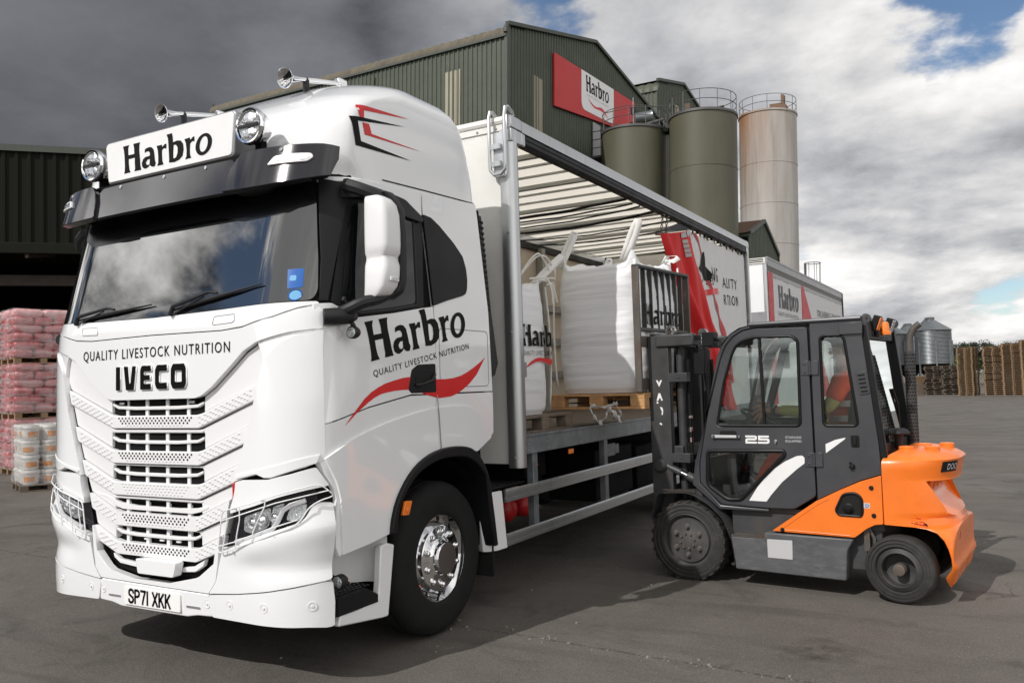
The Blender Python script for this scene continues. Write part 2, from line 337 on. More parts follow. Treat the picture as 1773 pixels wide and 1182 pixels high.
def patch(name, poly, mp, off, th, mt, parent, step=(.08, .12), bevel=0, holes=(), seg=2, ang=35):
    """a plate cut to a 2-D outline, laid on the surface mp(a, b, offset), th thick"""
    bm = bmesh.new(); pts, tri = tess([poly]+list(holes)); vs = [bm.verts.new((a, b, 0)) for a, b in pts]
    for t in tri:
        try: bm.faces.new([vs[i] for i in t])
        except ValueError: pass
    bmesh.ops.recalc_face_normals(bm, faces=bm.faces)
    bmesh.ops.dissolve_limit(bm, angle_limit=.01, verts=bm.verts, edges=bm.edges)
    for axis in (0, 1):
        st = step[axis]
        if not st: continue
        lo = min(p[axis] for p in pts); hi = max(p[axis] for p in pts); k = math.floor(lo/st)+1
        while k*st < hi-1e-4:
            co = [0, 0, 0]; co[axis] = k*st; no = [0, 0, 0]; no[axis] = 1
            bmesh.ops.bisect_plane(bm, geom=bm.verts[:]+bm.edges[:]+bm.faces[:], plane_co=co, plane_no=no, dist=1e-5); k += 1
    bm.normal_update()
    if sum(f.normal.z*f.calc_area() for f in bm.faces) < 0: bmesh.ops.reverse_faces(bm, faces=bm.faces)
    bm.verts.index_update(); n = len(bm.verts); co = [(v.co.x, v.co.y) for v in bm.verts]
    F = [[v.index for v in f.verts] for f in bm.faces]; B = [[l.vert.index, l.link_loop_next.vert.index] for e in bm.edges if e.is_boundary for l in e.link_loops]
    bm.free(); g = MB(); V = [mp(a, b, off) for a, b in co]
    if th:
        V += [mp(a, b, off-th) for a, b in co]; F2 = F+[[i+n for i in reversed(f)] for f in F]+[[b, a, a+n, b+n] for a, b in B]
    else: F2 = F
    g.add(V, F2); return g.build(name, mt, parent, bevel=bevel, seg=seg, ang=ang, fix=bool(th))
def decal(name, shapes, mp, off, mt, parent, step=0):
    """flat lettering: shapes = list of (verts2d, faces)"""
    g = MB()
    for pts, fs in shapes:
        if step:
            bm = bmesh.new(); vs = [bm.verts.new((a, b, 0)) for a, b in pts]
            for f in fs:
                try: bm.faces.new([vs[i] for i in f])
                except ValueError: pass
            for ax in (0, 1):
                k = math.floor(min(p[ax] for p in pts)/step)+1; hi = max(p[ax] for p in pts)
                while k*step < hi:
                    co = [0, 0, 0]; co[ax] = k*step; no = [0, 0, 0]; no[ax] = 1
                    bmesh.ops.bisect_plane(bm, geom=bm.verts[:]+bm.edges[:]+bm.faces[:], plane_co=co, plane_no=no, dist=1e-5); k += 1
            bm.verts.index_update(); pts = [(v.co.x, v.co.y) for v in bm.verts]; fs = [tuple(v.index for v in f.verts) for f in bm.faces]; bm.free()
        g.add([mp(a, b, off) for a, b in pts], fs)
    me_o = g.build(name, mt, parent, smooth=False, fix=False); return me_o
_tc = {}
def text2d(s, w=None, h=None, x=0, y=0, rot=0, bold=0.0, space=1.0, align='L', shear=0.0):
    """outline text in the built-in font as 2-D triangles, scaled to width w and cap height h"""
    key = (s, bold, space)
    if key not in _tc:
        c = bpy.data.curves.new('t', 'FONT'); c.body = s; c.size = 1; c.space_character = space; c.offset = bold; c.fill_mode = 'FRONT'; c.resolution_u = 3
        o = bpy.data.objects.new('t', c); COL.objects.link(o); dg = bpy.context.evaluated_depsgraph_get(); dg.update()
        me = bpy.data.meshes.new_from_object(o.evaluated_get(dg)); _tc[key] = ([(v.co.x, v.co.y) for v in me.vertices], [tuple(p.vertices) for p in me.polygons])
        bpy.data.objects.remove(o); bpy.data.curves.remove(c); bpy.data.meshes.remove(me)
    v, f = _tc[key]; x0 = min(p[0] for p in v); x1 = max(p[0] for p in v)
    cap = .73
    kx = (w/(x1-x0)) if w else (h/cap); ky = (h/cap) if h else kx
    cr, sr = math.cos(rot), math.sin(rot); ax = {'L': 0, 'C': -.5, 'R': -1}[align]*(x1-x0)*kx; out = []
    for a, b in v:
        p = (a-x0)*kx+ax; q = b*ky; p += q*shear; out.append((x+p*cr-q*sr, y+p*sr+q*cr))
    return out, f
HARBRO = {'H': [[(-0.052, 1.0), (0.285, 1.001), (0.234, 0.882), (0.245, 0.638), (0.564, 0.635), (0.559, 0.835), (0.514, 1.002), (0.881, 1.002), (0.845, 0.9), (0.836, 0.71), (0.875, 0.374), (0.892, 0.167), (0.937, 0.001), (0.567, 0.006), (0.603, 0.111), (0.587, 0.343), (0.593, 0.492), (0.26, 0.494), (0.266, 0.318), (0.293, 0.126), (0.354, 0.002), (0.0, 0.0), (0.035, 0.081), (0.05, 0.278), (0.03, 0.627), (-0.0, 0.849)]], 'a': [[(1.12, 0.576), (1.137, 0.693), (1.222, 0.728), (1.375, 0.742), (1.506, 0.71), (1.604, 0.605), (1.637, 0.445), (1.66, 0.228), (1.707, 0.116), (1.641, 0.007), (1.518, 0.017), (1.43, 0.062), (1.398, 0.113), (1.328, 0.047), (1.191, 0.005), (1.09, 0.019), (0.988, 0.1), (0.966, 0.233), (1.025, 0.351), (1.155, 0.424), (1.351, 0.426), (1.395, 0.438), (1.399, 0.529), (1.344, 0.593), (1.25, 0.606)], [(1.394, 0.318), (1.27, 0.303), (1.185, 0.223), (1.22, 0.141), (1.302, 0.11), (1.378, 0.138)]], 'r': [[(1.753, 0.715), (2.031, 0.71), (2.049, 0.628), (2.176, 0.709), (2.267, 0.705), (2.258, 0.54), (2.126, 0.572), (2.033, 0.519), (2.033, 0.331), (2.048, 0.141), (2.106, 0.002), (1.774, 0.004), (1.828, 0.098), (1.834, 0.334), (1.814, 0.55)]], 'b': [[(2.274, 1.02), (2.55, 1.028), (2.581, 0.902), (2.603, 0.698), (2.799, 0.725), (2.985, 0.692), (3.103, 0.562), (3.13, 0.366), (3.074, 0.151), (2.908, 0.04), (2.658, -0.007), (2.381, 0.023), (2.393, 0.116), (2.38, 0.389), (2.357, 0.743), (2.34, 0.879)], [(2.63, 0.598), (2.745, 0.585), (2.825, 0.479), (2.822, 0.301), (2.751, 0.16), (2.666, 0.125), (2.607, 0.144), (2.608, 0.356)]], 's': [[(3.169, 0.7), (3.435, 0.719), (3.464, 0.63), (3.587, 0.712), (3.663, 0.715), (3.666, 0.548), (3.553, 0.568), (3.454, 0.503), (3.433, 0.269), (3.446, 0.113), (3.497, 0.004), (3.196, 0.0), (3.26, 0.097), (3.271, 0.319), (3.235, 0.559)]], 'o': [[(4.498, 0.339), (4.466, 0.253), (4.414, 0.175), (4.348, 0.108), (4.268, 0.056), (4.178, 0.018), (4.087, 0.001), (3.996, 0.005), (3.909, 0.025), (3.837, 0.067), (3.777, 0.124), (3.735, 0.194), (3.711, 0.269), (3.71, 0.352), (3.729, 0.436), (3.769, 0.517), (3.828, 0.589), (3.897, 0.652), (3.98, 0.695), (4.072, 0.724), (4.166, 0.732), (4.256, 0.724), (4.337, 0.693), (4.407, 0.642), (4.459, 0.583), (4.495, 0.506), (4.505, 0.425)], [(4.294, 0.359), (4.268, 0.285), (4.226, 0.217), (4.175, 0.164), (4.115, 0.129), (4.059, 0.119), (4.002, 0.129), (3.958, 0.162), (3.926, 0.213), (3.912, 0.274), (3.909, 0.35), (3.927, 0.426), (3.961, 0.498), (4.009, 0.556), (4.063, 0.605), (4.122, 0.628), (4.176, 0.63), (4.226, 0.609), (4.269, 0.568), (4.292, 0.509), (4.303, 0.436)]]}
def wordmark(w, h, x=0, y=0, rot=0):
    """the trader's word in its flared letters; (x, y) = baseline start, w = width, h = height of the H"""
    cr, sr = math.cos(rot), math.sin(rot); k = w/4.557; out = []
    for ch in HARBRO.values():
        pts, tri = tess(ch); q = []
        for a, b in pts:
            p = (a+.052)*k; r = b*h; q.append((x+p*cr-r*sr, y+p*sr+r*cr))
        out.append((q, tri))
    return out
def strip2d(top, bot):
    pts = list(top)+list(bot); n = len(top); return pts, [(i, i+1, n+i+1, n+i) for i in range(n-1)]
def swoosh(w, h, x=0, y=0, rot=0, n=20):
    cr, sr = math.cos(rot), math.sin(rot)
    T = [(0, 0), (.08, .24), (.16, .42), (.25, .57), (.35, .63), (.45, .60), (.58, .55), (.70, .56), (.80, .63), (.90, .78), (1, 1.0)]
    Bt = [(0, 0), (.08, .12), (.17, .26), (.26, .37), (.36, .42), (.47, .36), (.57, .24), (.67, .19), (.77, .28), (.89, .58), (1, 1.0)]
    f = lambda P: [(x+a*w*cr-b*h*sr, y+a*w*sr+b*h*cr) for a, b in P]
    return strip2d(f(T), f(Bt))
def arc2(cx, cy, r, a0, a1, n): return [(cx+r*math.cos(a0+(a1-a0)*i/n), cy+r*math.sin(a0+(a1-a0)*i/n)) for i in range(n+1)]
def rrect(x0, x1, y0, y1, r, n=4):
    return arc2(x1-r, y1-r, r, 0, math.pi/2, n)+arc2(x0+r, y1-r, r, math.pi/2, math.pi, n)+arc2(x0+r, y0+r, r, math.pi, 1.5*math.pi, n)+arc2(x1-r, y0+r, r, 1.5*math.pi, 2*math.pi, n)
def rround(poly, r, n=3):
    """round the corners of a polygon"""
    out = []; k = len(poly)
    for i in range(k):
        p = Vector(poly[i]); a = Vector(poly[i-1])-p; b = Vector(poly[(i+1) % k])-p
        rr = r[i] if isinstance(r, (list, tuple)) else r
        d = min(rr, a.length*.45, b.length*.45)
        if d < 1e-4: out.append(tuple(p)); continue
        A = p+a.normalized()*d; Bq = p+b.normalized()*d
        for j in range(n+1):
            t = j/n; q = A*(1-t)**2+p*2*t*(1-t)+Bq*t*t; out.append((q.x, q.y))
    return out
def smooth2(pts, n=4):
    """a smooth curve through the points"""
    P_ = [Vector(p) for p in pts]; out = []
    for i in range(len(P_)-1):
        a = P_[max(i-1, 0)]; b = P_[i]; c = P_[i+1]; d = P_[min(i+2, len(P_)-1)]
        for k in range(n):
            t = k/n; q = .5*((2*b)+(c-a)*t+(2*a-5*b+4*c-d)*t*t+(3*b-a-3*c+d)*t**3); out.append(tuple(q))
    out.append(tuple(P_[-1])); return out
# ------------------------------------------------------------------ ground
def ground_material():
    mt = bpy.data.materials.new('worn_yard_concrete'); mt.use_nodes = True; t = mt.node_tree; b = t.nodes['Principled BSDF']
    l = t.links.new; geo = t.nodes.new('ShaderNodeNewGeometry').outputs['Position']
    def noise(sc, det, ro, dist=0):
        n = t.nodes.new('ShaderNodeTexNoise'); n.inputs['Scale'].default_value = sc; n.inputs['Detail'].default_value = det; n.inputs['Roughness'].default_value = ro; n.inputs['Distortion'].default_value = dist; l(geo, n.inputs['Vector']); return n.outputs[0]
    def mr(v, a, bb, c, d):
        n = t.nodes.new('ShaderNodeMapRange'); l(v, n.inputs[0])
        for i, q in enumerate((a, bb, c, d)): n.inputs[i+1].default_value = q
        return n.outputs[0]
    def mix(f, a, c):
        n = t.nodes.new('ShaderNodeMix'); n.data_type = 'RGBA'; l(f, n.inputs[0])
        for i, q in ((6, a), (7, c)):
            if isinstance(q, tuple): n.inputs[i].default_value = (*q, 1)
            else: l(q, n.inputs[i])
        return n.outputs[2]
    def ma(op, a, c=None):
        n = t.nodes.new('ShaderNodeMath'); n.operation = op
        for i, q in enumerate((a, c)):
            if q is None: continue
            if isinstance(q, (int, float)): n.inputs[i].default_value = q
            else: l(q, n.inputs[i])
        return n.outputs[0]
    c = mix(mr(noise(.45, 6, .6, .6), .35, .65, 0, 1), (.100, .090, .078), (.158, .143, .125))
    c = mix(mr(noise(2.6, 8, .7), .42, .7, 0, .55), c, (.170, .153, .133))
    c = mix(mr(noise(90, 4, .7), .45, .75, 0, .6), c, (.19, .172, .152))
    c = mix(mr(noise(1.3, 7, .65, 1.0), .56, .70, 0, .6), c, (.040, .037, .034))
    c = mix(mr(noise(55, 5, .75), .40, .66, 0, .55), c, (.055, .050, .045))
    c = mix(mr(noise(130, 2, .6), .60, .68, 0, .75), c, (.34, .325, .30))
    # dark tyre sweeps and oil drops
    mpt = t.nodes.new('ShaderNodeMapping'); mpt.inputs['Rotation'].default_value = (0, 0, .35); mpt.inputs['Scale'].default_value = (.35, 2.6, 1); l(geo, mpt.inputs[0])
    sw = t.nodes.new('ShaderNodeTexNoise'); sw.inputs['Scale'].default_value = 1.1; sw.inputs['Detail'].default_value = 5; sw.inputs['Distortion'].default_value = .5; l(mpt.outputs[0], sw.inputs['Vector'])
    c = mix(mr(sw.outputs[0], .55, .72, 0, .45), c, (.035, .032, .030))
    vo = t.nodes.new('ShaderNodeTexVoronoi'); vo.inputs['Scale'].default_value = .55; l(geo, vo.inputs['Vector'])
    c = mix(ma('MULTIPLY', mr(vo.outputs['Distance'], .05, .17, 1, 0), mr(noise(5, 5, .7), .4, .6, 0, .75)), c, (.022, .020, .019))
    vc = t.nodes.new('ShaderNodeTexVoronoi'); vc.feature = 'DISTANCE_TO_EDGE'; vc.inputs['Scale'].default_value = .22; mpv = t.nodes.new('ShaderNodeMix'); mpv.data_type = 'VECTOR'; mpv.inputs[0].default_value = .06
    nzv = t.nodes.new('ShaderNodeTexNoise'); nzv.inputs['Scale'].default_value = 2.0; nzv.inputs['Detail'].default_value = 6; l(geo, nzv.inputs['Vector']); l(geo, mpv.inputs[4]); vsc = t.nodes.new('ShaderNodeVectorMath'); vsc.operation = 'SCALE'; vsc.inputs[3].default_value = 14; l(nzv.outputs['Color'], vsc.inputs[0]); l(vsc.outputs[0], mpv.inputs[5]); l(mpv.outputs[1], vc.inputs['Vector'])
    c = mix(ma('MULTIPLY', mr(vc.outputs['Distance'], .0, .0035, 1, 0), mr(noise(.8, 3, .5), .52, .66, 0, .6)), c, (.025, .023, .021))
    # slab joints, filled with grit, and a wandering crack
    sp = t.nodes.new('ShaderNodeSeparateXYZ'); l(geo, sp.inputs[0])
    wob = ma('MULTIPLY', ma('SUBTRACT', noise(3.5, 5, .7), .5), .05)
    def joint(co, other, slope, pos, wdt):
        d = ma('ABSOLUTE', ma('ADD', ma('SUBTRACT', ma('ADD', co, ma('MULTIPLY', other, slope)), pos), wob)); return mr(d, wdt*.35, wdt, 1, 0)
    j = joint(sp.outputs[1], sp.outputs[0], .06, 1.74, .018)
    for a, bq, sl, ps in ((0, 1, .06, -4.62), (1, 0, .06, -4.3), (1, 0, .06, 13.9), (1, 0, .06, 20), (0, 1, -.06, 6.9), (0, 1, -.06, 12.9)):
        j = ma('MAXIMUM', j, joint(sp.outputs[a], sp.outputs[bq], sl, ps, .02))
    c = mix(ma('MULTIPLY', j, mr(noise(14, 4, .6), .35, .6, .25, .8)), c, (.035, .032, .030))
    c = mix(ma('MULTIPLY', j, mr(noise(45, 3, .6), .55, .62, 0, .9)), c, (.24, .21, .18))
    l(c, b.inputs['Base Color']); b.inputs['Specular IOR Level'].default_value = .3
    l(mr(noise(1.1, 6, .6), .3, .7, .55, .92), b.inputs['Roughness'])
    bp = t.nodes.new('ShaderNodeBump'); bp.inputs['Strength'].default_value = .8; bp.inputs['Distance'].default_value = .008
    l(ma('ADD', noise(120, 4, .6), ma('MULTIPLY', noise(12, 5, .6), 1.5)), bp.inputs['Height']); l(bp.outputs[0], b.inputs['Normal'])
    return mt
g = MB(); g.add([(-600, -600, 0), (600, -600, 0), (600, 600, 0), (-600, 600, 0)], [(0, 1, 2, 3)])
gr = g.build('ground', ground_material(), smooth=False); gr['kind'] = 'structure'
# grit lying about on the concrete
g = MB(); rg = random.Random(3)
for i in range(300):
    x = rg.uniform(-5, 9); y = rg.uniform(-1.2, 8)
    if rg.random() < .35: x = rg.uniform(.5, 7); y = 1.74-.06*x+rg.gauss(0, .05)
    r = rg.choice((.003, .004, .005, .007, .011)); a = rg.uniform(0, 6)
    g.box((x, y, r*.35), (r*2, r*1.4, r*.9), a)
gs = g.build('grit', mat('stone_grit', (.22, .20, .17), .9, var=.3), smooth=False); gs['kind'] = 'stuff'
# ------------------------------------------------------------------ the lorry
def ltab(tab, z):
    if z <= tab[0][0]: return tab[0][1]
    for (a, b), (c, d) in zip(tab, tab[1:]):
        if z <= c: return b+(d-b)*(z-a)/(c-a)
    return tab[-1][1]
YC = [(.30, .095), (.36, .074), (.5, .066), (.9, .066), (1.3, .066), (1.8, .070), (2.10, .075), (2.19, .09), (2.95, .30), (3.15, .35), (3.3, .42), (3.5, .54), (3.65, .70)]
W = 1.25
def corner(z):
    t = min(1, max(0, (z-1.95)/.25)); return .40+.05*t, .30+.04*t
def yF(x, z):
    a, ry = corner(z); xc = W-a; x = abs(x); y = ltab(YC, z)+.012*(min(x, xc)/xc)**2
    if x > xc: t = min(1, (x-xc)/a); y += ry*(1-math.sqrt(max(0, 1-t*t)))
    return y
def xS(y, z):
    a, ry = corner(z); y0 = ltab(YC, z)+.012
    if y >= y0+ry: return W
    if y <= y0: return W-a
    return W-a+a*math.sqrt(1-(1-(y-y0)/ry)**2)
XR_ = [(0, 0), (.8, .79), (.9, .89), (1.0, .978), (1.05, 1.024), (1.1, 1.073), (1.15, 1.125), (1.18, 1.157), (1.2, 1.18), (1.22, 1.204), (1.235, 1.222), (1.245, 1.236), (1.25, 1.2455)]
def GM(x, z, o): return FM(x, z, o-.030)                 # the grille lies back from the panels
def FM(x, z, o):
    if z < 2.1: x = math.copysign(ltab(XR_, abs(x)), x)
    x = max(-1.2495, min(1.2495, x)); y = yF(x, z); e = 1e-3
    xa = max(-1.2495, x-e); xb = min(1.2495, x+e)
    n = Vector(((yF(xb, z)-yF(xa, z))/(xb-xa), -1, (yF(x, z+e)-yF(x, z-e))/(2*e))).normalized()
    return (x+n.x*o, y+n.y*o, z+n.z*o)
def SM(y, z, o): return (xS(y, z)+o, y, z)
def SMf(y, z, o): return (-xS(y, z)-o, y, z)
truck = thing('curtainsider_truck', 'white cab and open-sided rigid curtain-side lorry being loaded in the yard', 'truck')
P = truck
# dark shell behind all the panels
g = MB(); rows = []
for z in [1.02, 1.15, 1.29, 1.45, 1.6, 1.8, 1.95, 2.1, 2.2, 2.4, 2.7, 3.0]:
    r = []; d = .022 if z > 2 else .055
    xs = [0, .3, .6, .8]+[W-corner(z)[0]*(1-math.sin(i*math.pi/16)) for i in range(0, 9)]
    half = []
    for x in xs: half.append((x, yF(x, z)+d))
    half = [(min(x, W-.022), y) for x, y in half]
    ys = half[-1][1]
    if z >= 1.28: half += [(W-.022, y) for y in (.7, 1.0, 1.4, 1.8, 2.0)]+[(W-.1, 2.06), (0, 2.06)]
    else: half += [(W-.022, .36), (W-.1, .40), (W-.2, .42), (.6, .44), (.4, .45), (.2, .45), (0, .45)]
    full = [(-x, y, z) for x, y in reversed(half[1:-1])]+[(x, y, z) for x, y in half]
    rows.append(full)
g.grid(rows, closed=True); g.f.append(tuple(range(len(rows[0])))); g.m.append(0)
k = len(rows[0]); g.f.append(tuple(range((len(rows)-1)*k, len(rows)*k))); g.m.append(0)
g.build('cab_shell', 'dark', P, ang=30)
# ---- front upper hood panel with the words
mir = lambda pts: pts+[(-a, b) for a, b in reversed(pts)]
flap = mir([(0, 2.062), (.30, 2.060), (.62, 2.056), (.79, 2.068), (1.0, 2.115), (1.12, 2.165), (1.195, 2.186), (1.19, 2.193), (.60, 2.172), (0, 2.168)][::1])
flap = [(0, 2.062), (.30, 2.060), (.62, 2.056), (.79, 2.068), (1.0, 2.118), (1.12, 2.162), (1.20, 2.182), (1.19, 2.197), (.95, 2.190), (.6, 2.178), (.3, 2.172), (0, 2.168)]
flap = flap+[(-a, b) for a, b in reversed(flap[1:-1])]
patch('wiper_panel', rround(flap, .01, 2), FM, 0, .03, 'white', P, (.05, .04), .006)
hood = [(0, 1.662), (.395, 1.662), (.45, 1.675), (.54, 1.725), (.70, 1.845), (.80, 1.925), (.90, 1.972), (1.0, 1.995), (1.12, 2.022), (1.232, 2.038), (1.24, 2.165), (1.20, 2.175), (1.12, 2.155), (1.0, 2.110), (.79, 2.061), (.62, 2.050), (.30, 2.054), (0, 2.056)]
hood = hood+[(-a, b) for a, b in reversed(hood[1:-1])]
hp = patch('hood_panel', hood, FM, 0, .04, 'white', P, (.05, .06), .012, seg=3)
decal('slogan_lettering', [text2d('QUALITY LIVESTOCK NUTRITION', 1.40, .066, -.702, 1.925, 0, .004, 1.22)], FM, .003, 'ink', hp)
for sx in (-1, 1):
    o = [(sx*a, b) for a, b in [(.55, 2.09), (.72, 2.095), (.72, 2.145), (.55, 2.14)]]
    g = MB(); g.tube([FM(a, b, .001) for a, b in rround(o, .01, 2)], .0018, 5, True); g.build('flap_seam', 'railgrey', hp)
# maker's badge: five chunky chrome letters
badge = {
 'I': [[(0, 0), (.095, 0), (.095, .17), (0, .17)]],
 'V': [[(.155, .17), (.245, .17), (.275, .05), (.288, .05), (.318, .17), (.40, .17), (.355, 0), (.20, 0)]],
 'E': [[(.47, 0), (.68, 0), (.68, .045), (.55, .045), (.55, .065), (.66, .065), (.66, .105), (.55, .105), (.55, .125), (.68, .125), (.68, .17), (.50, .17), (.47, .14)]],
 'C': [[(.78, 0), (.97, 0), (.97, .048), (.83, .048), (.83, .122), (.97, .122), (.97, .17), (.78, .17), (.745, .135), (.745, .035)]],
 'O': [[(1.065, 0), (1.265, 0), (1.30, .035), (1.30, .135), (1.265, .17), (1.065, .17), (1.03, .135), (1.03, .035)], [(1.11, .048), (1.11, .122), (1.22, .122), (1.22, .048)]]}
def letters(name, defs, kx, kz, x0, z0, mp, off, th, mt, parent, bevel):
    g = []
    for ch, lp in defs.items():
        q = [[(x0+a*kx, z0+b*kz) for a, b in c] for c in lp]
        o = patch('badge_letter', rround(q[0], .008, 2), mp, off, th, mt, parent, (0, 0), bevel, holes=[rround(c, .006, 2) for c in q[1:]])
        g.append(o)
    return g
bd = bpy.data.objects.new('maker_badge', None); COL.objects.link(bd); bd.parent = P
letters('badge', badge, .675/1.30, .90, -.338, 1.722, FM, .012, .012, 'chrome', bd, .003)
# ---- corner panels
crn = [(.955, 1.863), (1.03, 1.93), (1.09, 1.975), (1.14, 2.000), (1.235, 2.028), (1.238, 1.70), (1.238, 1.326), (1.23, 1.288), (1.18, 1.258), (1.08, 1.225), (1.013, 1.203), (.96, 1.204), (.905, 1.224), (.80, 1.200), (.724, 1.178), (.835, 1.475), (.935, 1.80)]
for sx in (1, -1):
    patch('corner_panel', [(sx*a, b) for a, b in (crn if sx > 0 else crn[::-1])], FM, .004, .045, 'white', P, (.035, .08), .014, seg=3)
    # lower step of the corner panel, standing out a little
    lip = [(.75, 1.195), (.90, 1.226), (.96, 1.207), (1.01, 1.207), (1.10, 1.235), (1.215, 1.278), (1.225, 1.325), (1.05, 1.275), (.74, 1.212)]
    patch('corner_panel_lip', [(sx*a, b) for a, b in (lip if sx > 0 else lip[::-1])], FM, .010, .02, 'white', P, (.035, .1), .005)
    fl = [(.24, 1.49), (.30, 1.50), (.30, 1.32), (.24, 1.285)]
for sx in (1, -1):
    fp = [(.945, 1.83), (.96, 1.862), (1.03, 1.925), (1.09, 1.970), (1.14, 1.996), (1.235, 2.022), (1.235, 2.04), (1.12, 2.026), (1.0, 1.999), (.90, 1.974), (.93, 1.9)]
    patch('corner_fillet', [(sx*a, b) for a, b in (fp if sx > 0 else fp[::-1])], FM, -.014, .03, 'white', P, (.04, 0), .004)
    fb = [(1.16, 1.27), (1.2495, 1.29), (1.2495, 2.19), (1.16, 2.19)]
    patch('corner_backing', [(sx*a, b) for a, b in (fb if sx > 0 else fb[::-1])], FM, -.016, .03, 'white', P, (.02, .1))
# ---- grille: recessed dark core, V-shaped white strips, bars, and stamped dots
gri = bpy.data.objects.new('grille', None); COL.objects.link(gri); gri.parent = P
xside = lambda z: ltab([(.6, .555), (.68, .568), (.86, .61), (1.06, .665), (1.175, .716), (1.475, .825), (1.86, .945)], z)
core = [(-.50, .58), (.50, .58), (.70, 1.10), (.92, 1.84), (.4, 1.67), (-.4, 1.67), (-.92, 1.84), (-.70, 1.10)]
patch('grille_core', core, GM, -.048, .01, 'dark', gri, (.1, .1))
def vz(zc, x, rise, hw=.43, span=.42):
    x = abs(x); return zc if x <= hw else zc+rise*min(1.2, (x-hw)/span)
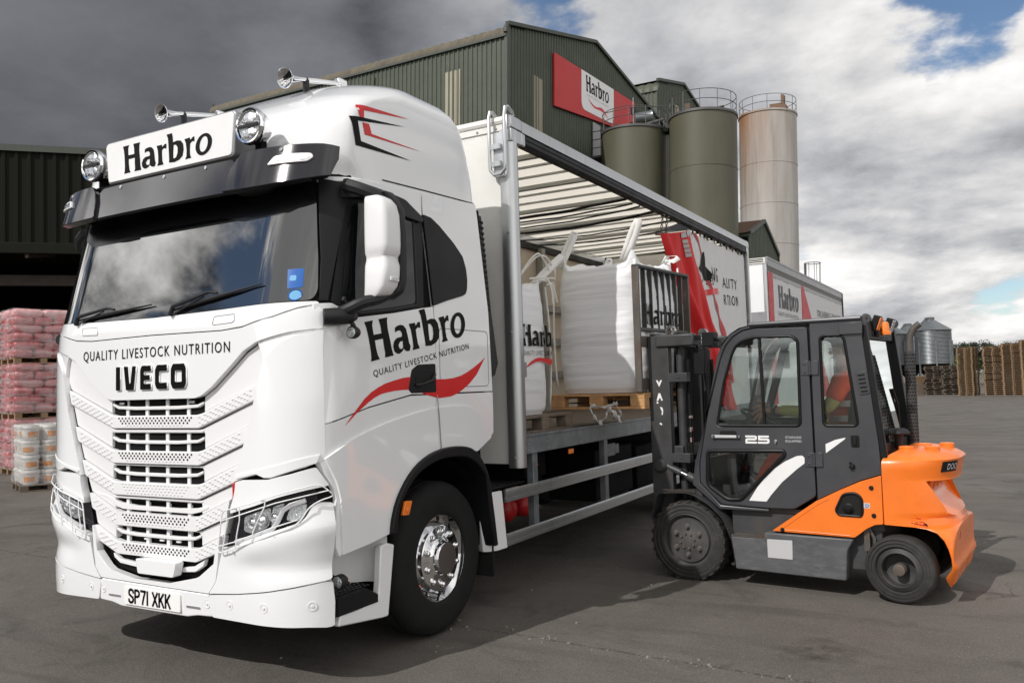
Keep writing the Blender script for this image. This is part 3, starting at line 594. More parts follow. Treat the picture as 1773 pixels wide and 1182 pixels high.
# rows: slot top, slot bottom, dots bottom, strip top at the sides, strip bottom at the sides, rises
ROWS = [dict(st=1.655, sb=1.562, db=1.482, hw=.43, rise=.155, sp=.43, bars=1), dict(st=1.452, sb=1.342, db=1.262, hw=.43, rise=.135, sp=.36, bars=1),
        dict(st=1.245, sb=1.146, db=1.060, hw=.42, rise=.115, sp=.30, bars=1), dict(st=1.036, sb=.955, db=.872, hw=.40, rise=.112, sp=.28, bars=2), dict(st=.868, sb=.768, db=.690, hw=.395, rise=.105, sp=.25, bars=1)]
def xat(zf):
    x = .5
    for i in range(30): x = xside(zf(x))-.004
    return x
for i, r in enumerate(ROWS):
    hw, rs, sp = r['hw'], r['rise'], r['sp']; hb = hw-.045
    nxt = ROWS[i+1]['st'] if i < 4 else .672
    zt = lambda x, z0: vz(z0, x, rs, hw, sp)
    # dotted band
    top = []; xe = xat(lambda x: zt(x, r['sb']+.006)); xb = xat(lambda x: zt(x, r['db']))
    T = [(-xe, zt(xe, r['sb']+.006)), (-hw-.01, r['sb']+.010), (-hb, r['sb']), (hb, r['sb']), (hw+.01, r['sb']+.010), (xe, zt(xe, r['sb']+.006))]
    Bq = [(xb, zt(xb, r['db'])), (hb+.02, r['db']), (-hb-.02, r['db']), (-xb, zt(xb, r['db']))]
    bnd = patch('grille_band', rround(T+Bq, .012, 2), GM, .012, .05, 'whiteplastic', gri, (.06, 0), .006)
    # smooth strip above: notch over the slot
    if i == 0:
        U = [(hw+.015, 1.668), (.545, 1.722), (.70, 1.838), (.80, 1.915), (.90, 1.965), (.955, 1.97), (.938, 1.80)]
    else:
        q = ROWS[i-1]; xq = xat(lambda x: vz(q['db']-.006, x, q['rise'], q['hw'], q['sp']))
        U = [(hw+.012, q['db']-.03), (q['hw']-.02, q['db']-.008), (xq, vz(q['db']-.006, xq, q['rise'], q['hw'], q['sp']))]
    Lw = [(xe, zt(xe, r['sb']+.010)), (hw+.012, r['sb']+.018)]
    for sx in (1, -1):
        pl = U+Lw; pl = [(sx*a, b) for a, b in pl]
        patch('grille_strip', pl, GM, -.006, .05, 'whiteplastic', gri, (.06, 0), .005)
    # lower lip of the dotted band over the next slot
    lipz = r['db']-.006; nx = nxt
    if i < 4:
        Lp = [(-hw-.02, lipz), (hw+.02, lipz), (hw-.005, nx+.002), (-hw+.005, nx+.002)]
        patch('grille_strip', Lp, GM, -.002, .05, 'whiteplastic', gri, (.1, 0), .006)
    # horizontal blade and the upright ribs in the slot
    zm = (r['st']+r['sb'])/2+.002
    bl = [(-hw-.005, zm+.016), (-hw+.05, zm-.005), (-.2, zm-.013), (.2, zm-.013), (hw-.05, zm-.005), (hw+.005, zm+.016), (hw+.005, zm+.032), (hw-.05, zm+.014), (.2, zm+.008), (-.2, zm+.008), (-hw+.05, zm+.014), (-hw-.005, zm+.032)]
    if i != 3: patch('grille_blade', bl, GM, -.004, .03, 'whiteplastic', gri, (.1, 0), .004)
    else:
        bl = [(-.63, 1.065), (-.50, 1.035), (-.39, .985), (-.33, .972), (.33, .972), (.40, .985), (.47, 1.01), (.47, 1.025), (.36, 1.005), (.2, .998), (-.2, .998), (-.37, 1.012), (-.50, 1.055)]
        patch('grille_blade', bl, GM, -.002, .03, 'whiteplastic', gri, (.1, 0), .004)
    for k in (-.3, -.105, .09, .285):
        patch('grille_rib', [(k-.014, r['sb']-.01), (k+.014, r['sb']-.01), (k+.014, r['st']+.02), (k-.014, r['st']+.02)], GM, -.016, .02, 'whiteplastic', gri, (0, 0), .003)
    # dots: hole shade painted as flat dark spots in the middle, stamped pips at the sides
    gh = MB(); gp = MB(); zz0 = r['sb']-.016; rowsn = 4; dz = (r['sb']-r['db']-.03)/3.2
    for rr in range(rowsn):
        z0 = zz0-rr*dz
        k = -40
        while k < 41:
            x = (k+.5*(rr % 2))*.0345; k += 1
            ax = abs(x)
            if ax < hb-.03-rr*.022:
                if i == 2 or rr == 3:
                    gp.add([GM(x-.008, z0-.003, .0125), GM(x+.008, z0+.002, .0125), GM(x+.004, z0+.010, .0125), GM(x, z0+.003, .019)], [(0, 1, 3), (1, 2, 3), (2, 0, 3)])
                else:
                    c = [GM(x+.0085*math.cos(q*math.pi/3), z0+.0072*math.sin(q*math.pi/3), .0128) for q in range(6)]; gh.add(c, [(0, 1, 2, 3, 4, 5)])
        for k in range(14):
            ax = hb+.035+(k+.5*(rr % 2))*.047; zq = zt(ax, z0+.004)
            if ax > min(xside(zq), xside(zq-.02))-.035: continue
            for sx in (1, -1):
                x = sx*ax
                gp.add([GM(x-.013, zq-.008, .0125), GM(x+.013, zq-.002, .0125), GM(x+.007, zq+.011, .0125), GM(x-.007, zq+.008, .0125), GM(x, zq+.004, .0175)], [(0, 1, 4), (1, 2, 4), (2, 3, 4), (3, 0, 4)])
    if gh.v: gh.build('hole_shade_dots', 'shade_and_black', gri, smooth=False, fix=False)
    gp.build('stamped_pips', 'whiteplastic', gri, smooth=False)
# little marker lamps under the hood edge, lower mouth, square sensor cover
for sx in (-1, 1):
    c = GM(sx*.335, 1.64, -.02); g = MB(); g.box((c[0], c[1], c[2]), (.07, .03, .03)); o = g.build('grille_lamp', 'dark', gri, .004); g = MB(); g.box((c[0], c[1]-.017, c[2]), (.045, .006, .014)); g.build('lens', 'lens', gri)
patch('grille_mouth', [(-.44, .685), (.41, .70), (.40, .61), (.15, .562), (-.18, .562), (-.39, .592)], GM, -.03, .01, 'dark', gri, (.1, 0))
patch('mouth_blade', [(-.43, .690), (-.36, .655), (-.15, .640), (-.17, .615), (-.36, .630), (-.42, .662)], GM, 0, .03, 'whiteplastic', gri, (0, 0), .004)
patch('mouth_blade', [(.44, .712), (.34, .660), (.16, .640), (.18, .615), (.35, .630), (.42, .668)], GM, 0, .03, 'whiteplastic', gri, (0, 0), .004)
patch('sensor_cover', rround([(-.115, .690), (.262, .690), (.235, .600), (-.095, .600)], .015), FM, .035, .06, 'white', gri, (0, 0), .010)
for k in (-.115, .035, .19):
    patch('grille_clip', [(k-.018, .79), (k+.018, .79), (k+.018, .80), (k-.018, .80)], GM, -.012, .01, 'whiteplastic', gri, (0, 0))
# ---- bumper
bump = bpy.data.objects.new('bumper', None); COL.objects.link(bump); bump.parent = P
cen = [(-.505, .536), (.505, .526), (.565, .60), (.585, .70), (.60, .86), (.565, .78), (.55, .70), (.43, .618), (.40, .606), (.16, .556), (-.17, .556), (-.40, .59), (-.445, .612), (-.55, .70), (-.565, .78), (-.60, .86), (-.585, .70), (-.565, .60)]
patch('bumper_centre', cen, FM, .006, .05, 'white', bump, (.06, .05), .012, seg=3)
for sx in (1, -1):
    f = lambda pts: [(sx*a, b) for a, b in (pts if sx > 0 else pts[::-1])]
    # white wing round the headlamp: above, below
    up = [(.735, 1.176), (.79, 1.190), (.99, 1.196), (1.12, 1.225), (1.215, 1.256), (1.232, 1.20), (1.244, 1.148), (1.05, 1.096), (.88, 1.046), (.69, .996), (.692, 1.03), (.715, 1.08), (.73, 1.13)]
    patch('headlamp_surround', f(rround(up, .008, 2)), FM, .004, .05, 'white', bump, (.035, .06), .012, seg=3)
    lo = [(.512, .528), (.75, .548), (.99, .579), (1.12, .600), (1.245, .625), (1.247, .80), (1.247, 1.056), (1.225, 1.058), (1.20, 1.035), (1.18, .985), (1.16, .958), (1.10, .935), (.69, .808), (.632, .802), (.60, .70), (.572, .60)]
    def WM(x, z, o):
        k = max(0, min(1, (abs(x)-.60)/.35)); k = k*k*(3-2*k)
        return FM(x, z, o+k*(.026*math.exp(-((z-.88+.25*(1.1-abs(x)))/.085)**2)-.014*math.exp(-((z-.70)/.06)**2)))
    patch('bumper_wing', f(rround(lo, .010, 2)), WM, .008, .05, 'white', bump, (.03, .025), .014, seg=3, ang=50)
    lp = [(.535, .395), (.68, .392), (.98, .385), (1.18, .378), (1.245, .362), (1.247, .50), (1.245, .617), (1.12, .593), (.99, .573), (.75, .542), (.520, .521), (.505, .500)]
    patch('bumper_skirt', f(rround(lp, .012, 2)), FM, .010, .05, 'white', bump, (.035, .06), .014, seg=3)
    for bx, bz in ((.945, .484), (.68, .478), (1.195, .492)) if sx > 0 else ((.945, .484), (.61, .47)):
        c = Vector(FM(sx*bx, bz, .010)); nrm = (Vector(FM(sx*bx, bz, .03))-c).normalized(); g = MB(); g.lathe([(.026, -.004), (.026, .002), (.017, .001), (.015, -.004), (.010, -.004), (.009, .005), (0, .006)], c, nrm, 18); g.build('tow_bolt', 'whiteplastic', bump)
lpc = [(-.515, .500), (-.525, .43), (-.53, .393), (-.40, .388), (-.31, .372), (.31, .372), (.40, .388), (.53, .393), (.525, .43), (.500, .500), (.505, .520), (-.51, .530)]
patch('bumper_skirt', rround(lpc, .012, 2), FM, .004, .05, 'white', bump, (.06, 0), .012, seg=3)
for sx in (-1, 1):
    patch('tow_slot', rround([(sx*.37-.06, .428), (sx*.37+.06, .428), (sx*.37+.06, .44), (sx*.37-.06, .44)], .006), FM, .0075, .004, 'railgrey', bump, (0, 0))
    for bx in (.488,):
        c = Vector(FM(sx*bx, .466, .004)); g = MB(); g.lathe([(.026, -.004), (.026, .002), (.017, .001), (.015, -.004), (.010, -.004), (.009, .005), (0, .006)], c, (0, -1, 0), 18); g.build('tow_bolt', 'whiteplastic', bump)
# number plate
npl = patch('number_plate', rround([(-.262, .393), (.262, .393), (.262, .502), (-.262, .502)], .008, 2), lambda x, z, o: (x, .066-o, z), .010, .010, 'plate', P, (0, 0), .002)
S = .079; sw = .0150
def strokes(chars, x0, z0):
    g = MB(); x = x0
    DEF = {'S': (.045, [[(.043, .062), (.040, .072), (.030, .0785), (.015, .0785), (.005, .070), (.003, .060), (.006, .049), (.022, .040), (.039, .031), (.043, .020), (.040, .009), (.030, .001), (.015, .001), (.004, .008), (.002, .018)]]),
           'P': (.045, [[(.004, 0), (.004, .078)], [(.004, .078), (.028, .078), (.040, .070), (.043, .059), (.040, .048), (.028, .040), (.004, .040)]]),
           '7': (.045, [[(.002, .078), (.043, .078), (.030, .045), (.022, .020), (.018, 0)]]), '1': (.012, [[(.006, 0), (.006, .078)]]),
           'X': (.046, [[(.002, 0), (.044, .078)], [(.044, 0), (.002, .078)]]), 'K': (.046, [[(.004, 0), (.004, .078)], [(.042, .078), (.006, .030)], [(.017, .045), (.044, 0)]])}
    for ch in chars:
        if ch == ' ': x += .030; continue
        wd, sts = DEF[ch]
        for st in sts:
            for a, b in zip(st, st[1:]):
                A = Vector((x+a[0], z0+a[1])); Bv = Vector((x+b[0], z0+b[1])); d = (Bv-A).normalized(); n = Vector((-d.y, d.x))*sw/2; A = A-d*sw*.35; Bv = Bv+d*sw*.35
                g.add([(q.x, .0545, q.y) for q in (A+n, A-n, Bv-n, Bv+n)], [(0, 1, 2, 3)])
        x += wd+.012
    return g
strokes('SP71 XKK', -.212, .409).build('registration', 'ink', npl, smooth=False, fix=False)
patch('plate_bracket', [(-.2, .372), (.2, .372), (.2, .392), (-.2, .392)], lambda x, z, o: (x, .072-o, z), 0, .01, 'black', bump, (0, 0))
# ---- headlamps with white wire guards
for sx in (1, -1):
    f = lambda pts: [(sx*a, b) for a, b in (pts if sx > 0 else pts[::-1])]
    hl = bpy.data.objects.new('headlight', None); COL.objects.link(hl); hl.parent = P
    outl = [(.686, .992), (.872, 1.039), (1.05, 1.090), (1.24, 1.144), (1.246, 1.06), (1.225, 1.058), (1.20, 1.035), (1.18, .985), (1.16, .962), (1.10, .940), (1.0, .908), (.69, .812), (.63, .806), (.655, .90)]
    patch('housing', f(outl), FM, -.035, .03, 'gloss', hl, (.04, 0))
    patch('reflector', f(rround([(.775, .978), (.87, 1.008), (.985, 1.038), (.985, .985), (.965, .925), (.83, .882), (.77, .895)], .02)), FM, -.022, .02, 'lens', hl, (.05, 0), .01)
    patch('reflector', f(rround([(1.0, 1.04), (1.075, 1.062), (1.065, .995), (1.03, .945), (.985, .930)], .015)), FM, -.024, .02, 'lens', hl, (.05, 0), .01)
    patch('reflector', f(rround([(1.105, 1.045), (1.185, 1.055), (1.175, .985), (1.135, .955), (1.08, .965)], .015)), FM, -.028, .02, 'lens', hl, (.05, 0), .01)
    for cxx, cz, rr in ((.85, .945, .038), (.925, .965, .036), (1.02, .985, .03)):
        c = Vector(FM(sx*cxx, cz, -.02)); n = (Vector(FM(sx*cxx, cz, 0))-c).normalized(); g = MB(); g.lathe([(rr, 0), (rr, .012), (rr*.85, .012), (rr*.7, .004), (rr*.5, .012), (0, .020)], c, n, 24); g.build('lamp_bowl', 'lenspattern', hl)
    lt = [(.72, .835), (.82, .858), (.96, .900), (1.005, .920), (1.04, .960), (1.07, 1.02), (1.11, 1.05), (1.18, 1.075)]
    g = MB(); g.tube([FM(sx*a, b, -.012) for a, b in lt], .014, 8); g.build('light_guide', 'whiteplastic' if False else 'silver', hl)
    gu = [(.66, 1.012), (.872, 1.062), (1.05, 1.112), (1.225, 1.165), (1.246, 1.10), (1.243, 1.085), (1.225, 1.075), (1.19, 1.04), (1.165, .975), (1.13, .935), (1.0, .886), (.70, .790), (.63, .775), (.625, .80)]
    gd = MB(); off = .035
    gd.tube([FM(sx*a, b, off if a < 1.2 else .025) for a, b in rround(gu, .03, 3)], .0042, 6, True)
    gd.tube([FM(sx*a, b, off) for a, b in ((.645, .955), (.872, 1.018), (1.05, 1.07), (1.238, 1.125))], .0038, 6)
    gd.tube([FM(sx*a, b, off) for a, b in ((.628, .812), (.76, .845), (1.0, .925), (1.15, .975))], .0038, 6)
    for pts in (((.70, 1.022), (.70, .95), (.675, .85), (.66, .782)), ((.80, 1.045), (.80, .97), (.775, .88), (.765, .81)), ((.99, 1.095), (.985, 1.05), (.935, .97), (.90, .91), (.89, .85))):
        gd.tube([FM(sx*a, b, off+.002) for a, b in pts], .0036, 6)
    for a, b in ((.74, 1.028), (.955, 1.082), (.73, .785), (1.04, .885)): gd.tube([FM(sx*a, b, off), FM(sx*a, b, .004)], .006, 6)
    gd.build('wire_guard', 'white', hl)
# red tank behind the panel gap beside each lamp
for sx in (1,):
    c = FM(sx*.715, 1.12, -.04); g = MB(); g.cyl((c[0], c[1], 1.06), (c[0], c[1], 1.17), .035); g.build('washer_cap', 'redlens', P, .006)
# ---- windscreen
glass = [(0, 2.172), (.6, 2.182), (.95, 2.194), (1.17, 2.205), (1.185, 2.26), (1.165, 2.45), (1.12, 2.75), (1.09, 2.93), (.6, 2.975), (0, 2.985)]
glass = glass+[(-a, b) for a, b in reversed(glass[1:-1])]
ws = patch('windscreen', rround(glass, .03, 3), FM, -.004, .008, 'glass', P, (.05, .08))
pil = [(1.195, 2.20), (1.222, 2.20), (1.228, 2.92), (1.10, 2.95), (1.13, 2.75), (1.175, 2.45)]
for sx in (1, -1):
    patch('windscreen_pillar', [(sx*a, b) for a, b in (pil if sx > 0 else pil[::-1])], FM, .004, .02, 'black', P, (.03, .1), .004)
# sun strip at the top inside edge: darker curved band, and stickers
patch('sun_band', rround([(-1.05, 2.93), (1.06, 2.90), (1.08, 2.80), (.98, 2.735), (.62, 2.72), (.48, 2.77), (-.2, 2.775), (-.55, 2.725), (-.85, 2.725), (-1.02, 2.80)], .05, 3), FM, -.0025, .002, mat('sun_band', (.004, .004, .004), .25), ws, (.06, .06))
patch('road_pass_sticker', rround([(1.048, 2.272), (1.122, 2.280), (1.113, 2.392), (1.031, 2.388)], .008), FM, -.002, .001, 'blue', ws, (.03, 0))
patch('road_pass_sticker', rround([(1.052, 2.318), (1.085, 2.320), (1.082, 2.352), (1.05, 2.35)], .006), FM, -.0012, .0008, 'cyan', ws, (.03, 0))
patch('round_sticker', arc2(1.092, 2.235, .028, 0, 6.28, 18)[:-1], FM, -.002, .001, 'cyan', ws, (.03, 0))
g = MB(); g.tube([FM(1.092+.032*math.cos(a*.35), 2.235+.032*math.sin(a*.35), -.0022) for a in range(18)], .004, 5, True); g.build('sticker_ring', 'blue', ws)
# wipers
for x0, x1, z0, z1 in ((.18, .90, 2.19, 2.30), (-.78, -.02, 2.19, 2.245)):
    wp = bpy.data.objects.new('wiper', None); COL.objects.link(wp); wp.parent = P
    g = MB(); g.tube([FM(x0, z0-.02, .015), FM(x0+.03, z0+.025, .03), FM(x0+(x1-x0)*.45, z0+(z1-z0)*.55+.03, .035), FM(x0+(x1-x0)*.55, z0+(z1-z0)*.6+.015, .03)], [.016, .014, .009, .007], 8); g.build('wiper_arm', 'charcoal', wp)
    g = MB(); g.tube([FM(x0+(x1-x0)*t, z0+.005+(z1-z0)*t, .014) for t in (0, .25, .5, .75, 1)], [.006, .009, .012, .009, .004], 6); g.build('wiper_blade', 'charcoal', wp)
    g = MB(); g.tube([FM(x0+.04, z0-.01, .012), FM(x0+(x1-x0)*.4, z0+(z1-z0)*.5+.015, .03)], .005, 6); g.build('washer_hose', 'charcoal', wp)
# seat backs and a bottle seen dimly through the glass are dark; top camera pod
g = MB(); c = Vector(FM(.72, 2.90, .03)); g.ell(c, (.16, .06, .035), 18, 8); g.build('camera_pod', 'charcoal', P)
# ---- sun visor
def VM(x, z, o):
    x = max(-1.2495, min(1.2495, x)); ax = abs(x); y = .13+.012*min(1, ax/.65)**2; a = .6
    if ax > .65: t = min(1, (ax-.65)/a); y += .25*(1-math.sqrt(max(0, 1-t*t)))
    y += (z-2.95)*.30
    e = 1e-3; nx = 0
    if ax > .65: t = min(.995, (ax-.65)/a); nx = .25/a*t/math.sqrt(1-t*t)*(1 if x > 0 else -1)
    n = Vector((nx, -1, .30)).normalized(); return (x+n.x*o, y+n.y*o, z+n.z*o)
vis = patch('sun_visor', rround([(-.66, 2.874), (.66, 2.874), (.66, 3.05), (.62, 3.09), (-.62, 3.09), (-.66, 3.05)], .02), VM, .002, .03, 'gloss', P, (.05, .04), .008, seg=3)
for sx in (1, -1):
    ve = [(.615, 2.872), (.75, 2.868), (.9, 2.870), (1.06, 2.882), (1.18, 2.902), (1.240, 2.922), (1.2485, 3.03), (1.2465, 3.112), (1.20, 3.118), (1.05, 3.116), (.90, 3.114), (.75, 3.112), (.715, 3.106), (.675, 3.065), (.64, 2.995)]
    patch('visor_wing', [(sx*a, b) for a, b in (ve if sx > 0 else ve[::-1])], VM, .022, .05, 'gloss', vis, (.03, .05), .012, seg=3)
    ml = [(.925, 2.990), (1.146, 2.998), (1.172, 3.026), (1.158, 3.050), (1.043, 3.050), (.962, 3.042)]
    fr = patch('marker_lamp', [(sx*a, b) for a, b in (rround(ml, .012) if sx > 0 else rround(ml, .012)[::-1])], VM, .034, .02, 'whiteplastic', vis, (.02, .02), .002)
    ml2 = [(.945, 2.999), (1.135, 3.007), (1.155, 3.025), (1.145, 3.040), (1.045, 3.041), (.975, 3.034)]
    patch('lens', [(sx*a, b) for a, b in (ml2 if sx > 0 else ml2[::-1])], VM, .0365, .006, 'lenspattern', vis, (.02, .02))
    c = Vector(VM(sx*.99, 3.085, .022)); g = MB(); g.lathe([(.013, 0), (.012, .006), (0, .009)], c, (0, -1, .2), 12); g.build('visor_bolt', 'railgrey', vis)
for x in (-.42, 0.02, .40):
    c = Vector(VM(x, 3.07, .002)); g = MB(); g.lathe([(.012, 0), (.011, .006), (0, .009)], c, (0, -1, .2), 12); g.build('visor_bolt', 'chrome', vis)
g = MB(); g.bb(-1.0, 1.0, .40, 2.2, .40, .46); g.bb(-.9, .9, .16, .42, .42, .50); g.build('light_leak_closure', 'dark', P)  # closing panels added under the cab to stop sunlight leaking through
g = MB(); g.bb(-1.05, 1.05, .31, .40, 2.93, 3.10); g.bb(-.66, .66, .19, .36, 3.02, 3.105); g.build('visor_backing', 'dark', vis)
# ---- roof sign box
lb = patch('sign_box', rround([(-.606, 3.115), (.606, 3.115), (.633, 3.38), (.61, 3.405), (-.61, 3.405), (-.633, 3.38)], .03), lambda x, z, o: (x, .200-o, z), -.004, .25, 'railgrey', P, (0, 0), .012, seg=3)
patch('sign_face', rround([(-.592, 3.127), (.592, 3.127), (.616, 3.372), (.598, 3.393), (-.598, 3.393), (-.616, 3.372)], .025), lambda x, z, o: (x, .200-o, z), .002, .01, 'decal', lb, (0, 0), .004)
decal('trade_name', wordmark(.86, .185, -.435, 3.165), lambda x, z, o: (x, .198-o, z), .0015, 'ink', lb)
# ---- spot lamps
for sx in (1, -1):
    sl = bpy.data.objects.new('spot_lamp', None); COL.objects.link(sl); sl.parent = P; c = Vector((sx*.756, .19, 3.272))
    g = MB(); g.lathe([(.086, .002), (.094, -.010), (.104, -.012), (.112, -.002), (.114, .018), (.108, .035), (.10, .06), (.085, .10), (.05, .135), (0, .14)], c, (0, 1, 0), 36); g.build('lamp_shell', 'chrome', sl)
    g = MB(); g.lathe([(.100, .004), (.07, -.004), (0, -.008)], c, (0, 1, 0), 36); g.build('lens', 'lens', sl)
    g = MB(); g.box(c+Vector((0, -.012, 0)), (.165, .010, .017)); g.build('lens_bar', 'charcoal', sl)
    for dz in (.045, -.045):
        g = MB(); g.ell(c+Vector((0, -.006, dz)), (.062, .006, .034), 18, 8); g.build('reflector_bowl', 'lenspattern', sl)
    g = MB(); g.box(c+Vector((0, .09, -.115)), (.05, .05, .09)); g.box(c+Vector((0, .10, -.155)), (.11, .10, .02)); g.tube([c+Vector((.0, .1, -.1)), c+Vector((.05, .16, -.13)), c+Vector((.05, .2, -.08))], .008, 6); g.build('lamp_bracket', 'dark', sl, .004)
# ---- roof fairing
RT_ = [(2.965, 1.245, .36, .42, .31, 1.975), (3.10, 1.245, .37, .34, .20, 1.96), (3.20, 1.243, .38, .34, .19, 1.945), (3.30, 1.240, .40, .34, .19, 1.92), (3.40, 1.234, .445, .36, .20, 1.90), (3.50, 1.222, .535, .42, .25, 1.88), (3.59, 1.20, .655, .50, .34, 1.86), (3.67, 1.155, .775, .54, .38, 1.835), (3.735, 1.085, .90, .55, .40, 1.81), (3.785, .98, 1.04, .54, .40, 1.78), (3.815, .86, 1.14, .48, .34, 1.75), (3.835, .68, 1.25, .36, .24, 1.71), (3.845, .42, 1.36, .2, .1, 1.64)]
RZ = [r[0] for r in RT_]
def roofrow(z):
    for a, b in zip(RT_, RT_[1:]):
        if z <= b[0]+1e-9: t = (z-a[0])/(b[0]-a[0]); return [p+(q-p)*t for p, q in zip(a, b)]
    return RT_[-1]
def roof_x(y, z):
    _, w_, yf, a, ry, yr = roofrow(z)
    if y >= yf+ry: return w_
    if y <= yf: return w_-a
    return w_-a+a*math.sqrt(max(0, 1-(1-(y-yf)/ry)**2))
rows = []
zs = []
for a, b in zip(RZ, RZ[1:]): zs += [a, (a+b)/2]
zs.append(RZ[-1])
for z in zs:
    _, w_, yf, a, ry, yr = roofrow(z); h = []
    for i in range(6): h.append((i/6*(w_-a), yf-.012*(1-(i/6)**2)))
    for i in range(11): t = i/10*math.pi/2; h.append((w_-a+a*math.sin(t), yf+ry*(1-math.cos(t))))
    rr = .10
    for i in range(1, 8): h.append((w_, yf+ry+(yr-rr-yf-ry)*i/7))
    for i in range(1, 6): t = i/5*math.pi/2; h.append((w_-rr+rr*math.cos(t), yr-rr+rr*math.sin(t)))
    h += [(w_*.5, yr), (0, yr)]
    rows.append([(-x, y, z) for x, y in reversed(h[1:-1])]+[(x, y, z) for x, y in h])
g = MB(); g.grid(rows, closed=True); k = len(rows[0]); g.f.append(tuple(range((len(rows)-1)*k, len(rows)*k))); g.m.append(0)
roof = g.build('roof_fairing', 'white', P, ang=50)
def RMs(y, z, o): return (roof_x(y, z)+o, y, z)
dup2 = lambda pts: pts
patch('roof_emblem', [(.611, 3.421), (.622, 3.434), (.66, 3.440), (1.15, 3.478), (.672, 3.408), (.664, 3.342), (.628, 3.338)], RMs, .003, 0, 'red', roof, (.04, .03))
patch('roof_emblem', [(.648, 3.325), (.712, 3.330), (.732, 3.272), (1.262, 3.280), (.664, 3.252)], RMs, .003, 0, 'red', roof, (.04, .03))
patch('roof_emblem', [(.546, 3.343), (.588, 3.349), (1.085, 3.408), (.603, 3.324), (.624, 3.201), (1.138, 3.190), (.572, 3.164)], RMs, .0035, 0, 'ink', roof, (.04, .03))
for pts in ([(.40, 2.972), (.83, 3.000), (1.25, 3.016), (1.90, 3.036)],):
    g = MB(); g.tube([(roof_x(a, b)+.001, a, b) for a, b in pts], .0045, 6); g.build('roof_seam', 'shade_and_black', roof)
# ---- air horns
for sx in (1, -1):
    ah = bpy.data.objects.new('air_horn', None); COL.objects.link(ah); ah.parent = P; c = Vector((sx*.612, .63, 3.73)); ax = Vector((0, 1, .235))
    g = MB(); g.lathe([(.060, .004), (.067, 0), (.066, .008), (.05, .022), (.034, .05), (.022, .09), (.016, .14), (.019, .28), (.015, .46), (.015, .50)], c, ax, 28); g.build('trumpet', 'chrome', ah)
    g = MB(); g.lathe([(.060, .004), (.04, .02), (.02, .07), (0, .08)], c, ax, 28); g.build('horn_throat', 'steel', ah)
    g = MB(); g.box(c+Vector((0, .55, .135)), (.05, .10, .05)); g.build('horn_block', 'chrome', ah, .012)
    g = MB(); g.box(c+Vector((0, .20, .0)), (.035, .03, .10)); g.lathe([(.019, -.008), (.019, .008)], c+Vector((0, .20, .047)), ax, 16); g.build('horn_clamp', 'charcoal', ah, .003)
